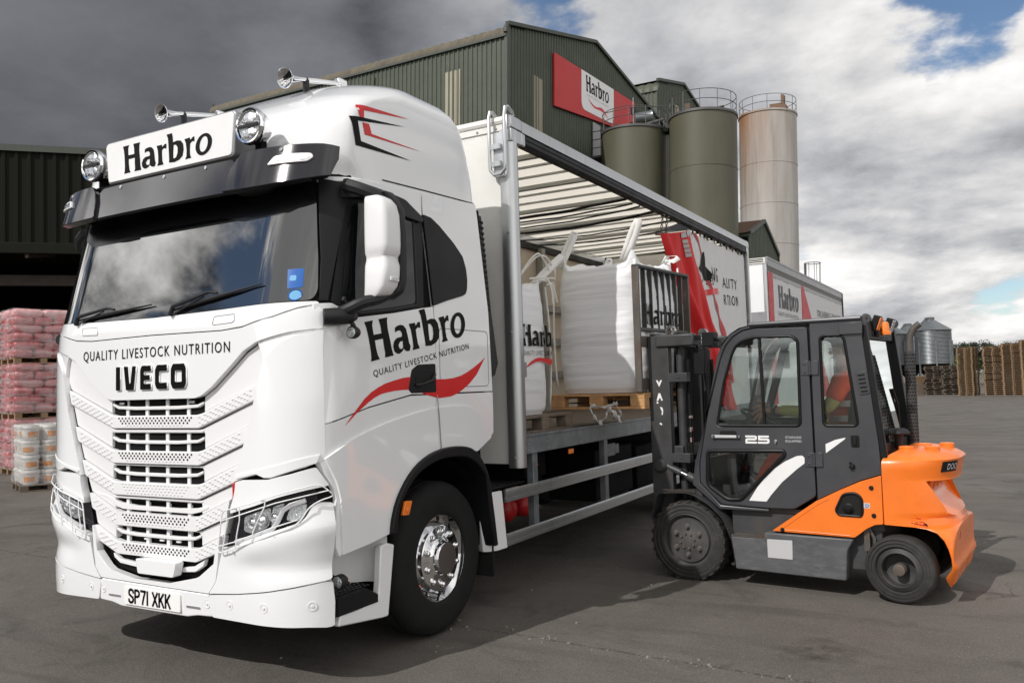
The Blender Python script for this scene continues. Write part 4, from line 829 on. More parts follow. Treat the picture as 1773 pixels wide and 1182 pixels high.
# ---- cab sides
for sx in (1, -1):
    MP = SM if sx > 0 else SMf
    near = sx > 0
    fl = lambda pts: pts if near else pts[::-1]
    # door
    door = bpy.data.objects.new('door', None); COL.objects.link(door); door.parent = P
    dp = [(.245, 1.492), (.63, 1.578), (1.06, 1.642), (1.335, 1.640), (1.352, 1.80), (1.352, 1.95), (1.330, 2.228), (1.20, 2.210), (.90, 2.160), (.53, 2.112), (.43, 2.150), (.34, 2.188), (.25, 2.182)]
    patch('door_panel', fl(rround(dp, .012, 2)), MP, .004, .04, 'white', door, (.06, 0), .010, seg=3)
    trim = [(.345, 2.197), (.43, 2.157), (.53, 2.118), (.90, 2.166), (1.20, 2.217), (1.232, 2.222), (1.243, 2.842), (1.16, 2.862), (.62, 2.90), (.525, 2.912), (.470, 2.70), (.395, 2.40)]
    patch('door_frame', fl(trim), MP, -.002, .03, 'black', door, (.06, .1), .004)
    gl = [(.415, 2.235), (.47, 2.192), (.555, 2.150), (.88, 2.195), (1.135, 2.238), (1.115, 2.79), (.62, 2.815), (.540, 2.80), (.475, 2.55)]
    patch('door_glass', fl(rround(gl, .03, 3)), MP, .003, .006, 'sideglass', door, (.06, .1))
    g = MB(); g.tube([MP(a, b, .002) for a, b in rround([(.41, 2.22), (.46, 2.180), (.55, 2.136), (.9, 2.182), (1.15, 2.226)], .03)], .012, 8); g.build('window_seal', 'charcoal', door)
    g = MB(); g.tube([MP(1.150, 2.235, .002), MP(1.128, 2.79, .002)], .010, 6); g.build('window_seal', 'charcoal', door)
    # wind deflector over the door window
    wd = [(.47, 2.905), (.54, 2.928), (.80, 2.925), (1.02, 2.905), (1.215, 2.815), (1.21, 2.785), (1.18, 2.780), (.96, 2.795), (.70, 2.832), (.58, 2.842), (.47, 2.825)]
    patch('wind_deflector', fl(rround(wd, .015, 2)), MP, .030, .035, 'charcoal', door, (.08, 0), .010)
    hd = [(1.070, 1.800), (1.14, 1.835), (1.34, 1.842), (1.343, 1.648), (1.06, 1.648), (1.028, 1.676)]
    h = patch('door_handle', fl(rround(hd, .012, 2)), MP, .008, .012, 'black', door, (0, 0), .004)
    if near:
        g = MB(); g.tube([MP(1.10, 1.70, .012), MP(1.16, 1.705, .030), MP(1.26, 1.73, .034), MP(1.315, 1.77, .016)], .011, 8); g.build('grip', 'charcoal', door)
        patch('grip_recess', rround([(1.10, 1.755), (1.31, 1.80), (1.32, 1.735), (1.12, 1.67)], .02), MP, .0095, .004, 'shade_and_black', door, (0, 0))
    # strip between door and roof
    st = [(.40, 2.920), (.52, 2.934), (.80, 2.930), (1.04, 2.910), (1.232, 2.822), (1.230, 2.990), (.85, 2.975), (.40, 2.958)]
    patch('door_top_panel', fl(st), MP, .002, .03, 'white', P, (.08, 0), .006)
    # rear quarter panel with the black blanked window
    rq = [(1.346, 1.642), (2.086, 1.640), (2.082, 1.75), (2.068, 2.05), (2.058, 2.234), (1.985, 2.653), (1.935, 2.95), (1.915, 3.034), (1.240, 2.992), (1.246, 2.850), (1.344, 2.230), (1.360, 1.95), (1.360, 1.80)]
    q = patch('rear_quarter_panel', fl(rround(rq, .010, 2)), MP, .003, .035, 'white', P, (.1, .15), .008)
    bw = [(1.238, 2.846), (1.33, 2.838), (1.43, 2.795), (1.60, 2.700), (1.715, 2.615), (1.755, 2.53), (1.768, 2.45), (1.760, 2.38), (1.742, 2.348), (1.70, 2.330), (1.50, 2.282), (1.334, 2.234)]
    patch('blank_window', fl(rround(bw, .012, 2)), MP, .009, .016, 'black', q, (.1, .15), .003)
    if near:
        g = MB(); g.tube([MP(a, b, .003) for a, b in rrect(1.395, 2.032, 1.680, 2.086, .035)], .0032, 6, True); g.build('hatch_seam', 'railgrey', q)
    # lower wing over the wheel
    ao = [(.790, .792), (.806, .876), (.865, 1.0), (.993, 1.130), (1.16, 1.218), (1.358, 1.260), (1.596, 1.258), (1.762, 1.213), (1.83, 1.205)]
    wing = [(.258, 1.482), (.63, 1.567), (1.06, 1.631), (1.338, 1.630), (2.086, 1.630), (2.084, 1.46), (2.080, 1.32), (2.02, 1.285), (1.83, 1.208)]+ao[::-1]
    ao = smooth2(ao, 3)
    wing = [(.250, 1.484), (.63, 1.569), (1.06, 1.632), (1.36, 1.632), (2.086, 1.631), (2.086, 1.46), (2.080, 1.33), (2.02, 1.29), (1.83, 1.208)]+ao[::-1][1:]+[(.60, .765), (.345, .742), (.325, .80), (.335, 1.07), (.30, 1.17), (.245, 1.275)]
    patch('front_wing', fl(wing), MP, .003, .04, 'white', P, (.07, .08), .010)
    flare = [(.262, 1.300), (.345, 1.345), (.48, 1.400), (.68, 1.450), (.895, 1.492), (1.125, 1.525), (1.34, 1.545), (1.64, 1.547), (1.78, 1.520), (1.922, 1.443), (2.03, 1.312), (2.02, 1.292), (1.835, 1.212), (1.762, 1.217), (1.596, 1.263), (1.358, 1.265), (1.158, 1.223), (.99, 1.134), (.861, 1.002), (.802, .878), (.786, .794), (.60, .768), (.362, .748), (.356, 1.06), (.33, 1.16)]
    flare = smooth2(flare[:11], 3)+flare[11:12]+smooth2(flare[12:20], 3)+flare[20:]
    patch('wing_flare', fl(flare), MP, .018, .024, 'white', P, (.07, .08), .014, seg=3, ang=50)
    # seam down the wing behind the door
    g = MB(); g.tube([MP(1.353, 1.63, .005), MP(1.336, 1.545, .024), MP(1.340, 1.50, .026), MP(1.356, 1.265, .026)], .0035, 6); g.build('wing_seam', 'railgrey', P)
    # black arch trim
    ai = [(1.90, 1.02), (1.85, 1.075), (1.757, 1.140), (1.62, 1.188), (1.406, 1.200), (1.229, 1.180), (1.059, 1.120), (.932, 1.020), (.860, .910), (.838, .788)]
    ai = smooth2(ai, 3)
    arch = [(.784, .788), (.800, .876), (.859, 1.0), (.988, 1.134), (1.156, 1.224), (1.358, 1.267), (1.596, 1.266), (1.765, 1.220), (1.892, 1.10), (1.95, .98), (2.00, .74), (2.04, .50), (1.99, .50), (1.93, .80)]
    arch = smooth2(arch[:11], 3)+arch[11:]+ai
    a_o = patch('arch_trim', fl(arch), MP, .045, .30, 'black', P, (0, 0), .010)
    if near or True:
        am = [(.875, .893), (.942, .888), (.978, .972), (.906, .978)]
        ao_ = patch('side_marker', fl(rround(am, .008, 2)), MP, .056, .02, 'amber', P, (0, 0), .004)
        g = MB(); g.ell((sx*(1.25+.058), .925, .92), (.004, .014, .018)); g.build('bulb', 'orange', ao_)
    # step panel below the wing: recess wall, tread, lower fairing
    sp = [(.345, .345), (.74, .297), (.795, .294), (.868, .715), (.80, .735), (.735, .728), (.715, .52), (.70, .42), (.52, .40), (.36, .405)]
    patch('step_fairing', fl(rround(sp, .010, 2)), MP, -.010, .05, 'white', P, (0, 0), .010)
    g = MB(); xw = 1.03
    rec = [(1.03, .30), (1.03, .62), (1.05, .70), (1.10, .755), (1.235, .80)]
    g.grid([[(sx*x, y, z) for x, y in rec] for z in (.50, .78)]); g.build('step_recess', 'white', P, fix=False)
    g = MB(); g.grid([[(sx*1.05, y, .40), (sx*1.22, y, .40), (sx*1.245, y, .405), (sx*1.245, y, .505 if y < .6 else .45), (sx*1.22, y, .512 if y < .6 else .46), (sx*1.03, y, .515 if y < .6 else .47)] for y in (.335, .45, .58, .69)], closed=True); g.f += [(0, 1, 2, 3, 4, 5), (18, 19, 20, 21, 22, 23)]; g.m += [0, 0]
    for i in range(5):
        for j in range(9): g.box((sx*(1.06+i*.038), .37+j*.033, .514), (.016, .018, .008))
    g.build('step_tread', 'black', P, fix=False)
    lm = bpy.data.objects.new('step_lamp', None); COL.objects.link(lm); lm.parent = P; c = Vector((sx*1.205, .375, .585))
    g = MB(); g.lathe([(.036, 0), (.041, .004), (.042, .04), (.034, .055), (0, .058)], c, (0, 1, 0), 24); g.tube([c+Vector((0, .03, 0)), c+Vector((-sx*.10, .03, .03))], .014, 8); g.build('lamp_body', 'charcoal', lm)
    g = MB(); g.lathe([(.036, .002), (.028, -.006), (0, -.012)], c, (0, 1, 0), 24); g.build('lens', 'lens', lm)
    g = MB(); g.lathe([(.034, .052), (.028, .066), (0, .072)], c, (0, 1, 0), 24); g.build('rear_lens', 'redlens', lm)
    # mirrors
    mi = bpy.data.objects.new('mirror', None); COL.objects.link(mi); mi.parent = P
    def MM(a, b): return a, b
    g = MB(); rows = []
    for i, (z, y0, y1, xo) in enumerate([(2.218, .35, .56, 1.40), (2.235, .335, .62, 1.43), (2.28, .332, .675, 1.455), (2.34, .335, .70, 1.465), (2.40, .345, .71, 1.465), (2.432, .375, .712, 1.452), (2.452, .378, .714, 1.450), (2.475, .350, .716, 1.468), (2.52, .344, .718, 1.472), (2.60, .345, .72, 1.472), (2.70, .35, .715, 1.468), (2.76, .358, .695, 1.455), (2.795, .372, .655, 1.43), (2.812, .40, .60, 1.40)]):
        xm = xo; r = []
        y0 = .45+(y0-.332)*.46+ (0 if near else .17); y1 = .45+(y1-.332)*.46+(0 if near else .12); xm += .075; yc = (y0+y1)/2; hy = (y1-y0)/2; hx = .185
        for k in range(22):
            t = 2*math.pi*k/22; ct, st_ = math.cos(t), math.sin(t); e = .45
            xi_ = 1.372; r.append((sx*((xm+xi_)/2+(xm-xi_)/2*abs(ct)**e*(1 if ct > 0 else -1)), yc+hy*abs(st_)**e*(1 if st_ > 0 else -1), z))
        rows.append(r)
    g.grid(rows, closed=True); g.f += [tuple(range(22)), tuple(range(13*22, 14*22))]; g.m += [0, 0]
    mh = g.build('mirror_housing', 'whiteplastic', mi, ang=42)
    def MP2(y, z, o): return (sx*(1.545+o), y+(0 if near else .12), z)
    q = letters('relief', badge, .075/1.30, .14, .50, 2.305, MP2, .003, .012, 'whiteplastic', mi, .001)
    g = MB(); bk = [(2.205, .50, .64, 1.40), (2.25, .60, .715, 1.45), (2.32, .66, .742, 1.462), (2.6, .665, .752, 1.466), (2.74, .655, .742, 1.455), (2.80, .60, .71, 1.43), (2.85, .50, .66, 1.40)]
    bk = [(z, .46+(y0-.332)*.46+(0 if near else .12), .485+(y1-.332)*.46+(0 if near else .12), x+.078) for z, y0, y1, x in bk]
    g.grid([[(sx*(x-.18), y0, z), (sx*(x+.004), y0, z), (sx*(x+.002), y1-.01, z), (sx*(x-.02), y1, z), (sx*(x-.17), y1, z)] for z, y0, y1, x in bk], closed=True); g.f += [(0, 1, 2, 3, 4), (30, 31, 32, 33, 34)]; g.m += [0, 0]
    g.build('mirror_frame', 'charcoal', mi, .012, ang=45)
    g = MB(); g.tube([(sx*1.26, .38, 2.13), (sx*1.33, .385, 2.15), (sx*1.40, .42, 2.185), (sx*1.45, .50, 2.205), (sx*1.47, .58, 2.235), (sx*1.47, .62, 2.31)], [.034, .036, .036, .033, .03, .03], 10); g.build('mirror_arm', 'charcoal', mi)
    g = MB(); g.tube([(sx*1.25, .46, 2.90), (sx*1.34, .48, 2.865), (sx*1.42, .53, 2.83), (sx*1.46, .60, 2.78)], [.04, .04, .04, .03], 8); g.build('mirror_arm', 'charcoal', mi)
    g = MB(); g.tube([(sx*1.235, .27, 2.105), (sx*1.28, .32, 2.105), (sx*1.30, .41, 2.11), (sx*1.28, .48, 2.115)], [.046, .050, .046, .03], 12); g.build('mirror_mount', 'charcoal', mi, .004)
    ml = bpy.data.objects.new('mirror_lamp', None); COL.objects.link(ml); ml.parent = P; c = Vector((sx*1.325, .40, 2.015))
    g = MB(); g.lathe([(.033, 0), (.037, .004), (.038, .03), (.03, .05), (0, .052)], c, (0, 1, 0), 22); g.tube([c+Vector((0, .03, .03)), c+Vector((-sx*.03, .02, .09))], .014, 8); g.build('lamp_body', 'charcoal', ml)
    g = MB(); g.lathe([(.033, .002), (.025, -.006), (0, -.011)], c, (0, 1, 0), 22); g.build('lens', 'lens', ml)
    g = MB(); g.lathe([(.03, .048), (.024, .060), (0, .066)], c, (0, 1, 0), 22); g.build('rear_lens', 'redlens', ml)
    # lettering and swoosh on the door
    a = R_(10.26)
    if near:
        MD = lambda y, z, o: (1.250+o, y, z)
        decal('trade_name', wordmark(1.112, .2442, .648, 1.848, a), MD, .0062, 'ink', P)
        decal('slogan_lettering', [text2d('QUALITY LIVESTOCK NUTRITION', 1.100, .042, .684, 1.757, a, .003, 1.18)], MD, .0062, 'ink', P)
        T = [(.411, 1.474), (.479, 1.535), (.589, 1.625), (.655, 1.664), (.724, 1.693), (.80, 1.717), (.888, 1.734), (.975, 1.749), (1.062, 1.755), (1.20, 1.752), (1.353, 1.736), (1.45, 1.736), (1.553, 1.742), (1.65, 1.758), (1.737, 1.783), (1.83, 1.818), (1.92, 1.858), (1.985, 1.890)]
        Bq = [(.411, 1.474), (.522, 1.548), (.631, 1.606), (.69, 1.632), (.745, 1.650), (.81, 1.660), (.886, 1.668), (.97, 1.672), (1.058, 1.671), (1.15, 1.655), (1.239, 1.632), (1.375, 1.608), (1.518, 1.615), (1.60, 1.634), (1.669, 1.658), (1.76, 1.700), (1.863, 1.765), (1.985, 1.890)]
        decal('red_swoosh', [strip2d(T, Bq)], MD, .0058, 'red', P)
    # dark air deflector between cab and body
    g = MB(); df = [(1.955, 2.975), (2.06, 2.975), (2.12, 2.60), (2.17, 2.24), (2.25, 1.85), (2.20, 1.76), (2.09, 1.72), (2.085, 2.24), (2.01, 2.653)]
    patch('side_deflector', fl(df), lambda y, z, o: (sx*(1.215+o), y, z), 0, .03, 'charcoal', P, (0, 0), .008)
    g = MB()
    for i in range(17):
        t = i/16; y = 2.055+.07*t; z = 2.93-.66*t; g.bar((sx*1.216, y-.045, z+.004), (sx*1.216, y+.018, z-.012), .014, .020, (0, 0, 1))
    g.build('deflector_louvres', 'black', P, .003)
# dark stuff behind the cab and round the engine
g = MB(); g.bb(-1.0, 1.0, 2.06, 2.30, 1.0, 1.6); g.bb(-.70, .70, .50, 2.02, .62, 1.0); g.bb(-.40, .40, 2.0, 10.0, .78, 1.02)
for x in (-1, 1): g.bb(x*.75, x*1.15, 2.02, 2.42, .75, .90)
g.build('chassis_frame', 'dark', P, .01)
for sx in (1, -1):
    g = MB(); g.grid([[(sx*x, 1.447+.62*math.cos(t), .52+.66*math.sin(t)) for t in [math.pi*(i/14*1.08-.04) for i in range(15)]] for x in (.72, 1.2)]); g.build('wheel_arch_liner', 'dark', P, fix=False)
# ---- wheels
def truck_wheel(name, x, y, sx, r=.517, wd=.315, rear=False):
    wl = bpy.data.objects.new(name, None); COL.objects.link(wl); wl.parent = P; o = Vector((x, y, r)); ax = (sx, 0, 0); h = wd/2
    g = MB(); g.lathe([(.292, -h+.02), (.32, -h), (.42, -h-.004), (.485, -h+.015), (r-.006, -h+.05), (r, -h+.07), (r, -.055), (r-.014, -.05), (r-.014, -.042), (r, -.037), (r, .037), (r-.014, .042), (r-.014, .05), (r, .055), (r, h-.07), (r-.006, h-.05), (.485, h-.015), (.45, h-.002), (.42, h+.004), (.38, h+.001), (.32, h), (.30, h-.008), (.292, h-.02)], o, ax, 72, cap=False)
    g.build('tyre', 'tyre', wl)
    g = MB(); k = h-.01
    if not rear: pr = [(.303, k), (.308, k-.006), (.303, k-.012), (.286, k-.014), (.279, k-.05), (.272, k-.085), (.245, k-.080), (.228, k-.03), (.222, k-.012), (.212, k-.006), (.150, k-.004), (.140, k+.004), (.118, k+.012), (.112, k+.035), (.104, k+.045), (0, k+.048)]
    else: pr = [(.303, k), (.308, k-.006), (.286, k-.014), (.276, k-.10), (.24, k-.14), (.14, k-.15), (.13, k-.06), (0, k-.05)]
    g.lathe(pr, o, ax, 64, cap=False); g.build('rim', 'chrome' if not rear else 'steel', wl, ang=40)
    n0 = None
    for i in range(10):
        a = 2*math.pi*(i+.5)/10; q = o+Vector((0, math.cos(a)*.180, math.sin(a)*.180))-o
        if n0 is None: g = MB(); g.lathe([(.023, k-.008), (.023, k+.002), (.017, k+.004), (.017, k+.016), (.010, k+.022), (0, k+.023)], (0, 0, 0), ax, 12); n0 = n_ = g.build('wheel_nut', 'chrome', wl)
        else: n_ = n0.copy(); COL.objects.link(n_)
        n_.location = o+q
    
    if not rear:
        g = MB()
        for i in range(10):
            a = 2*math.pi*i/10; q = o+Vector((0, math.cos(a)*.256, math.sin(a)*.256)); g.lathe([(.019, k-.081), (0, k-.078)], q, ax, 14)
        g.build('rim_holes', 'shade_and_black', wl)
        g = MB(); g.lathe([(.108, k+.0455), (0, k+.0495)], o, ax, 32); g.build('hub_cover', mat('hub_cap', (.22, .20, .19), .3, metal=.8), wl)
    return wl
for sx in (1, -1): truck_wheel('front_wheel', sx*1.045, 1.447, sx)
for sx in (1, -1):
    for y in (7.15, 8.5): truck_wheel('rear_wheel', sx*1.04, y, sx, rear=True)
# mud flap behind the front wheel
for sx in (1, -1):
    g = MB(); g.bb(sx*.80, sx*1.255, 2.02, 2.035, .27, .95); g.build('mud_flap', 'tyre', P, .004)
# ---- load body
FY_ = 2.48; RY_ = 10.14; XB = 1.275
g = MB(); g.bb(-1.20, 1.20, FY_, FY_+.04, 1.05, 3.80); g.build('headboard', 'bodywhite', P, .004)
g = MB(); g.bb(-1.19, 1.19, FY_-.012, FY_+.001, 3.745, 3.80); pr = [(0, 3.80), (-.02, 3.80), (-.03, 3.82), (-.025, 3.85), (0, 3.865), (.05, 3.868)]
g.grid([[(x, FY_+a, b) for a, b in pr] for x in (-1.20, 1.20)]); o_ = g.build('headboard_capping', 'bodywhite', P, fix=False)
g = MB()
for x in (-1.05, -.6, -.2, .2, .6, .95, 1.13): g.lathe([(.012, 0), (.010, .006), (0, .008)], (x, FY_-.012, 3.765), (0, -1, 0), 10)
g.build('rivets', 'railgrey', P)
# corner posts
def post(sx, y, fr):
    g = MB(); z0 = 1.02; z1 = 3.745; d = 1 if fr else -1
    pf = [(1.165, -.030), (1.215, -.034), (1.25, -.030), (1.272, -.012), (1.283, .02), (1.284, .055), (1.26, .06), (1.26, .045), (1.165, .045)]
    g.grid([[(sx*x, y+d*v, z) for x, v in pf] for z in (z0, z1)], closed=True); n = len(pf); g.f += [tuple(range(n)), tuple(range(n, 2*n))]; g.m += [0, 0]
    o = g.build('corner_post', 'alu', P, .004, ang=50)
    g = MB(); g.bb(sx*1.19, sx*1.262, y+d*.060, y+d*.105, 1.14, 3.66); g.build('post_channel', 'galv', o, .004)
    if fr and sx > 0:
        g = MB()
        for z in (1.10, 2.1, 2.9, 3.5): g.lathe([(.012, 0), (.010, .005), (0, .007)], (1.225, y-.034, z), (0, -1, 0), 10)
        g.box((1.25, y+.085, 2.10), (.05, .05, .09)); g.box((1.255, y+.10, 1.80), (.03, .05, .12)); g.build('post_fittings', 'railgrey', o)
    return o
for sx in (1, -1): post(sx, FY_, True); post(sx, RY_, False)
# grab handle bent over the front top corner
gh = bpy.data.objects.new('grab_handle', None); COL.objects.link(gh); gh.parent = P
for sx in (1, -1):
    g = MB(); y = FY_-.075
    loop = [(1.10, y, 3.60), (1.10, y, 3.84), (1.10, y+.02, 3.895), (1.10, y+.06, 3.905), (1.10, y+.11, 3.885)]
    l2 = [(1.245, y, 3.60), (1.245, y, 3.84), (1.245, y+.02, 3.915), (1.245, y+.06, 3.93), (1.245, y+.13, 3.90), (1.245, y+.15, 3.875), (1.23, y+.10, 3.86)]
    bt = [(1.10, y, 3.45), (1.105, y, 3.41), (1.14, y, 3.37), (1.20, y, 3.37), (1.24, y, 3.41), (1.245, y, 3.45)]
    g.tube([(sx*a, b, c) for a, b, c in loop[::-1]+bt+l2], .0145, 10)
    for z in (3.46, 3.60): g.bb(sx*1.11, sx*1.20, y-.004, FY_-.02, z-.02, z+.02)
    g.bb(sx*1.12, sx*1.21, FY_-.045, FY_-.028, 3.36, 3.72)
    g.build('handle_bar', 'alu', gh)
# corner casting, roof rails, sliding track
for sx in (1, -1):
    g = MB(); pr = [(1.225, 3.865), (1.25, 3.862), (1.272, 3.845), (1.278, 3.81), (1.278, 3.752), (1.25, 3.748), (1.225, 3.748)]
    g.grid([[(sx*x, y, z) for x, z in pr] for y in (FY_+.16, RY_-.05)], closed=True); n = len(pr); g.f += [tuple(range(n)), tuple(range(n, 2*n))]; g.m += [0, 0]
    g.build('roof_rail', 'alu', P, ang=40)
    g = MB(); g.bb(sx*1.20, sx*1.268, FY_+.22, RY_-.10, 3.648, 3.745); g.bb(sx*1.265, sx*1.273, FY_+.22, RY_-.10, 3.705, 3.742); g.tube([(sx*1.268, FY_+.22, 3.668), (sx*1.268, RY_-.1, 3.668)], .014, 8); g.build('curtain_track', 'black', P, .004)
    g = MB(); rows = []
    for y, k in ((FY_-.032, .0), (FY_-.02, 1), (FY_+.16, 1)):
        rows.append([(sx*(x if k else x-.02), y, z+(.006 if k else -.01)) for x, z in pr])
    g.grid(rows, closed=True); g.f += [tuple(range(n)), tuple(range(2*n, 3*n))]; g.m += [0, 0]; g.bb(sx*1.19, sx*1.281, FY_-.034, FY_+.17, 3.64, 3.746); g.bb(sx*1.255, sx*1.284, FY_+.14, FY_+.20, 3.64, 3.74); g.build('corner_casting', 'alu', P, .006, ang=45)
    g = MB(); pr2 = [(1.225, 3.87), (1.25, 3.866), (1.275, 3.848), (1.281, 3.81), (1.281, 3.748), (1.225, 3.745)]
    g.grid([[(sx*x, y, z) for x, z in pr2] for y in (RY_-.05, RY_+.03)], closed=True); g.f += [tuple(range(6)), tuple(range(6, 12))]; g.m += [0, 0]; g.bb(sx*1.20, sx*1.279, RY_-.10, RY_+.02, 3.63, 3.75); g.build('corner_casting', 'alu', P, .006)
# translucent roof and rafters
g = MB(); g.bb(-1.23, 1.23, FY_+.03, RY_, 3.845, 3.853); g.build('roof_sheet', 'roofsheet', P, smooth=False)
ry = FY_+.30; i = 0
while ry < RY_-.2:
    big = i % 3 == 2
    g = MB(); g.bb(-1.21, 1.21, ry, ry+(.06 if big else .028), 3.800 if big else 3.822, 3.842); g.build('rafter', 'rafter', P)
    ry += .37; i += 1
# slack straps and cords under the roof, and the sliding bow
for i, (y0, y1, x, z0) in enumerate(((5.3, 5.3, 1.15, 3.70), (5.42, 5.5, 1.15, 3.68), (5.9, 5.75, 1.18, 3.69), (6.3, 6.2, 1.18, 3.70), (6.9, 6.85, 1.18, 3.7), (7.4, 7.4, 1.18, 3.7))):
    g = MB(); g.tube([(-1.18+2.3*t/10, y0+(y1-y0)*t/10+.02*math.sin(t*2.1+i), z0-.05*math.sin(math.pi*t/10)) for t in range(11)], .017 if i in (0, 3) else .010, 6); g.build('roof_cord', 'black', P)
# floor, side rave, rear frame and doors
g = MB(); g.bb(-1.24, 1.24, FY_+.05, RY_, 1.205, 1.268); g.build('load_floor', 'deck', P)
for sx in (1, -1):
    g = MB(); g.bb(sx*1.235, sx*1.272, FY_+.06, RY_, 1.122, 1.275); g.bb(sx*1.265, sx*1.278, FY_+.06, RY_, 1.255, 1.280); o = g.build('side_rave', 'galv', P, .004)
    g = MB()
    rr = random.Random(4)
    for i in range(46):
        y = FY_+.14+i*.16; 
        for z in (1.15, 1.20, 1.235):
            if rr.random() < .55: g.lathe([(.006, 0), (.005, .003), (0, .004)], (sx*1.272, y+rr.uniform(-.03, .03), z), (sx, 0, 0), 6)
    g.build('rivets', 'alu', o)
g = MB(); g.bb(-1.27, 1.27, RY_, RY_+.05, 1.0, 3.80); g.build('rear_doors', 'bodywhite', P, .004)
# far side: curtain drawn shut, seen from inside
g = MB(); rows = []
for z in (1.25, 2.0, 2.8, 3.66): rows.append([(-1.245+.018*math.sin(y*9.0)*math.sin((z-1.2)*1.2), y, z) for y in [FY_+.1+i*.09 for i in range(84)]])
g.grid(rows); g.build('far_curtain', 'innerwall', P, fix=False)
g = MB()
for y in (FY_+.06, 5.1, 7.6): g.bb(-1.235, -1.13, y, y+.10, 1.27, 3.68)
for z in (1.75, 2.25, 2.75): g.bb(-1.215, -1.19, FY_+.1, RY_-.1, z, z+.11)
g.build('side_lath', 'rafter', P, .004)
g = MB(); g.bb(-1.2, 1.2, FY_+.041, FY_+.05, 1.27, 3.7); g.build('headboard_lining', 'innerwall', P)
# side guard
for sx in (1, -1):
    g_ = bpy.data.objects.new('side_guard', None); COL.objects.link(g_); g_.parent = P
    for z0, z1 in ((.785, .883), (.455, .551)):
        g = MB(); h = z1-z0; pr = [(0, 0), (.022, .004), (.022, h*.28), (.012, h*.33), (.012, h*.45), (.022, h*.50), (.022, h*.78), (.014, h*.84), (.022, h*.92), (.016, h), (0, h)]
        g.grid([[(sx*(1.252+a), y, z0+b) for a, b in pr] for y in (2.205, 6.45)], closed=True); n = len(pr); g.f += [tuple(range(n)), tuple(range(n, 2*n))]; g.m += [0, 0]; g.build('guard_rail', 'alu', g_, ang=30)
    g = MB(); pr = [(1.08, 2.03), (1.19, 1.985), (1.245, 2.02), (1.268, 2.08), (1.274, 2.205), (1.25, 2.205), (1.24, 2.09), (1.20, 2.03), (1.08, 2.06)]
    g.grid([[(sx*x, y+(z-.45)*-.14, z) for x, y in pr] for z in (.452, .886)], closed=True); n = len(pr); g.f += [tuple(range(n)), tuple(range(n, 2*n))]; g.m += [0, 0]; g.build('guard_end', 'whiteplastic', g_, .003)
    for y in (2.70, 4.16, 5.7):
        g = MB(); g.bb(sx*1.19, sx*1.248, y, y+.08, .46, 1.13); g.build('guard_post', 'galv', g_, .003)
    for i in range(3):
        g = MB(); y = 4.1; z = 1.085; break
    am = MB(); am.box((sx*1.245, 3.42, 1.075), (.02, .09, .045)); am.build('side_marker', 'amber', P, .006)
# underfloor kit: red air tanks, boxes, perforated plate over the chassis
for y in (3.0, 3.32):
    g = MB(); g.lathe([(0, -.02), (.07, 0), (.105, .04), (.11, .08), (.11, .52), (.105, .56), (.07, .60), (0, .62)], (.28, y, .60), (1, 0, 0), 24); g.build('air_tank', 'tank', P)
g = MB(); g.bb(.55, 1.08, 4.3, 5.3, .50, 1.0); g.bb(.45, .95, 3.1, 3.5, .85, 1.1); g.bb(.5, 1.05, 5.5, 6.3, .45, .95); g.bb(-1.05, -.5, 3, 6, .45, 1.0); g.bb(.42, .62, 2.2, 2.9, .45, .9); g.build('chassis_boxes', 'dark', P, .015)
g = MB(); g.box((1.085, 4.66, .98), (.01, .30, .13)); g.box((1.085, 4.86, .98), (.012, .10, .10)); g.build('control_panel', 'galv', P, .004)
g = MB(); g.bb(.75, 1.22, 2.08, 2.60, .895, .905)
for i in range(6):
    for j in range(7): g.lathe([(.018, 0), (.014, .004), (.009, .001), (0, .001)], (.80+i*.075, 2.12+j*.07, .905), (0, 0, 1), 10)
g.build('tread_plate', 'black', P)
g = MB(); g.tube([(1.10, 2.56, 1.02), (1.14, 2.66, 1.0), (1.20, 2.80, 1.01)], .006, 6); g.build('hose', 'fkdark', P)
g = MB(); g.tube([(1.19, 2.78, 1.01), (1.21, 2.85, 1.012)], .010, 6); g.build('hose_end', 'redlens', P)
from mathutils import noise as mnoise
# ------------------------------------------------------------------ gathered curtain on the near side (part of the lorry)
cur = bpy.data.objects.new('side_curtain', None); COL.objects.link(cur); cur.parent = truck
def lin(tab, z):
    return ltab(tab, z)
redL = [(1.2, 8.35), (1.677, 7.805), (2.242, 7.188), (2.716, 6.553), (3.159, 6.078), (3.374, 5.904), (3.62, 5.80)]
redR = [(1.2, 9.2), (2.28, 8.264), (2.433, 8.059), (3.105, 7.563), (3.609, 7.181), (3.64, 7.16)]
ztop = lambda y: 3.374+(3.609-3.374)*max(0, min(1, (y-5.9)/1.28)) if y < 7.18 else 3.62
def foldx(y, z):
    k = (max(0, min(1, (3.75-z)/1.0))*.5+.5)*(1-.72*max(0, min(1, (y-7.9)/.7)))
    return 1.235+.022*math.sin(y*11.5+.5*z)*k+.016*math.sin(y*23+1.1*z+1)*k
def redx(u, z): return 1.30+.055*math.sin(u*math.pi*1.0)+.045*math.sin(u*10+z*2.2)*(1-.6*u)+.022*math.sin(u*23-z*4.1)*(1-.5*u)-.06*u-.03*(1-u)
rows = []
for i in range(34):
    v = i/33; r = []
    for j in range(60):
        u = j/59; zt = 3.374+(3.60-3.374)*u; z = 1.22+(zt-1.22)*v; y = lin(redL, z)*(1-u)+lin(redR, z)*u
        r.append((redx(u, z), y, z))
    rows.append(r)
g = MB(); g.grid(rows); cr = g.build('red_panel', 'curtainred', cur, fix=False, ang=80)
def RM(u, z, o): return (redx(u, z)+o, lin(redL, z)*(1-u)+lin(redR, z)*u, z)
rows = []
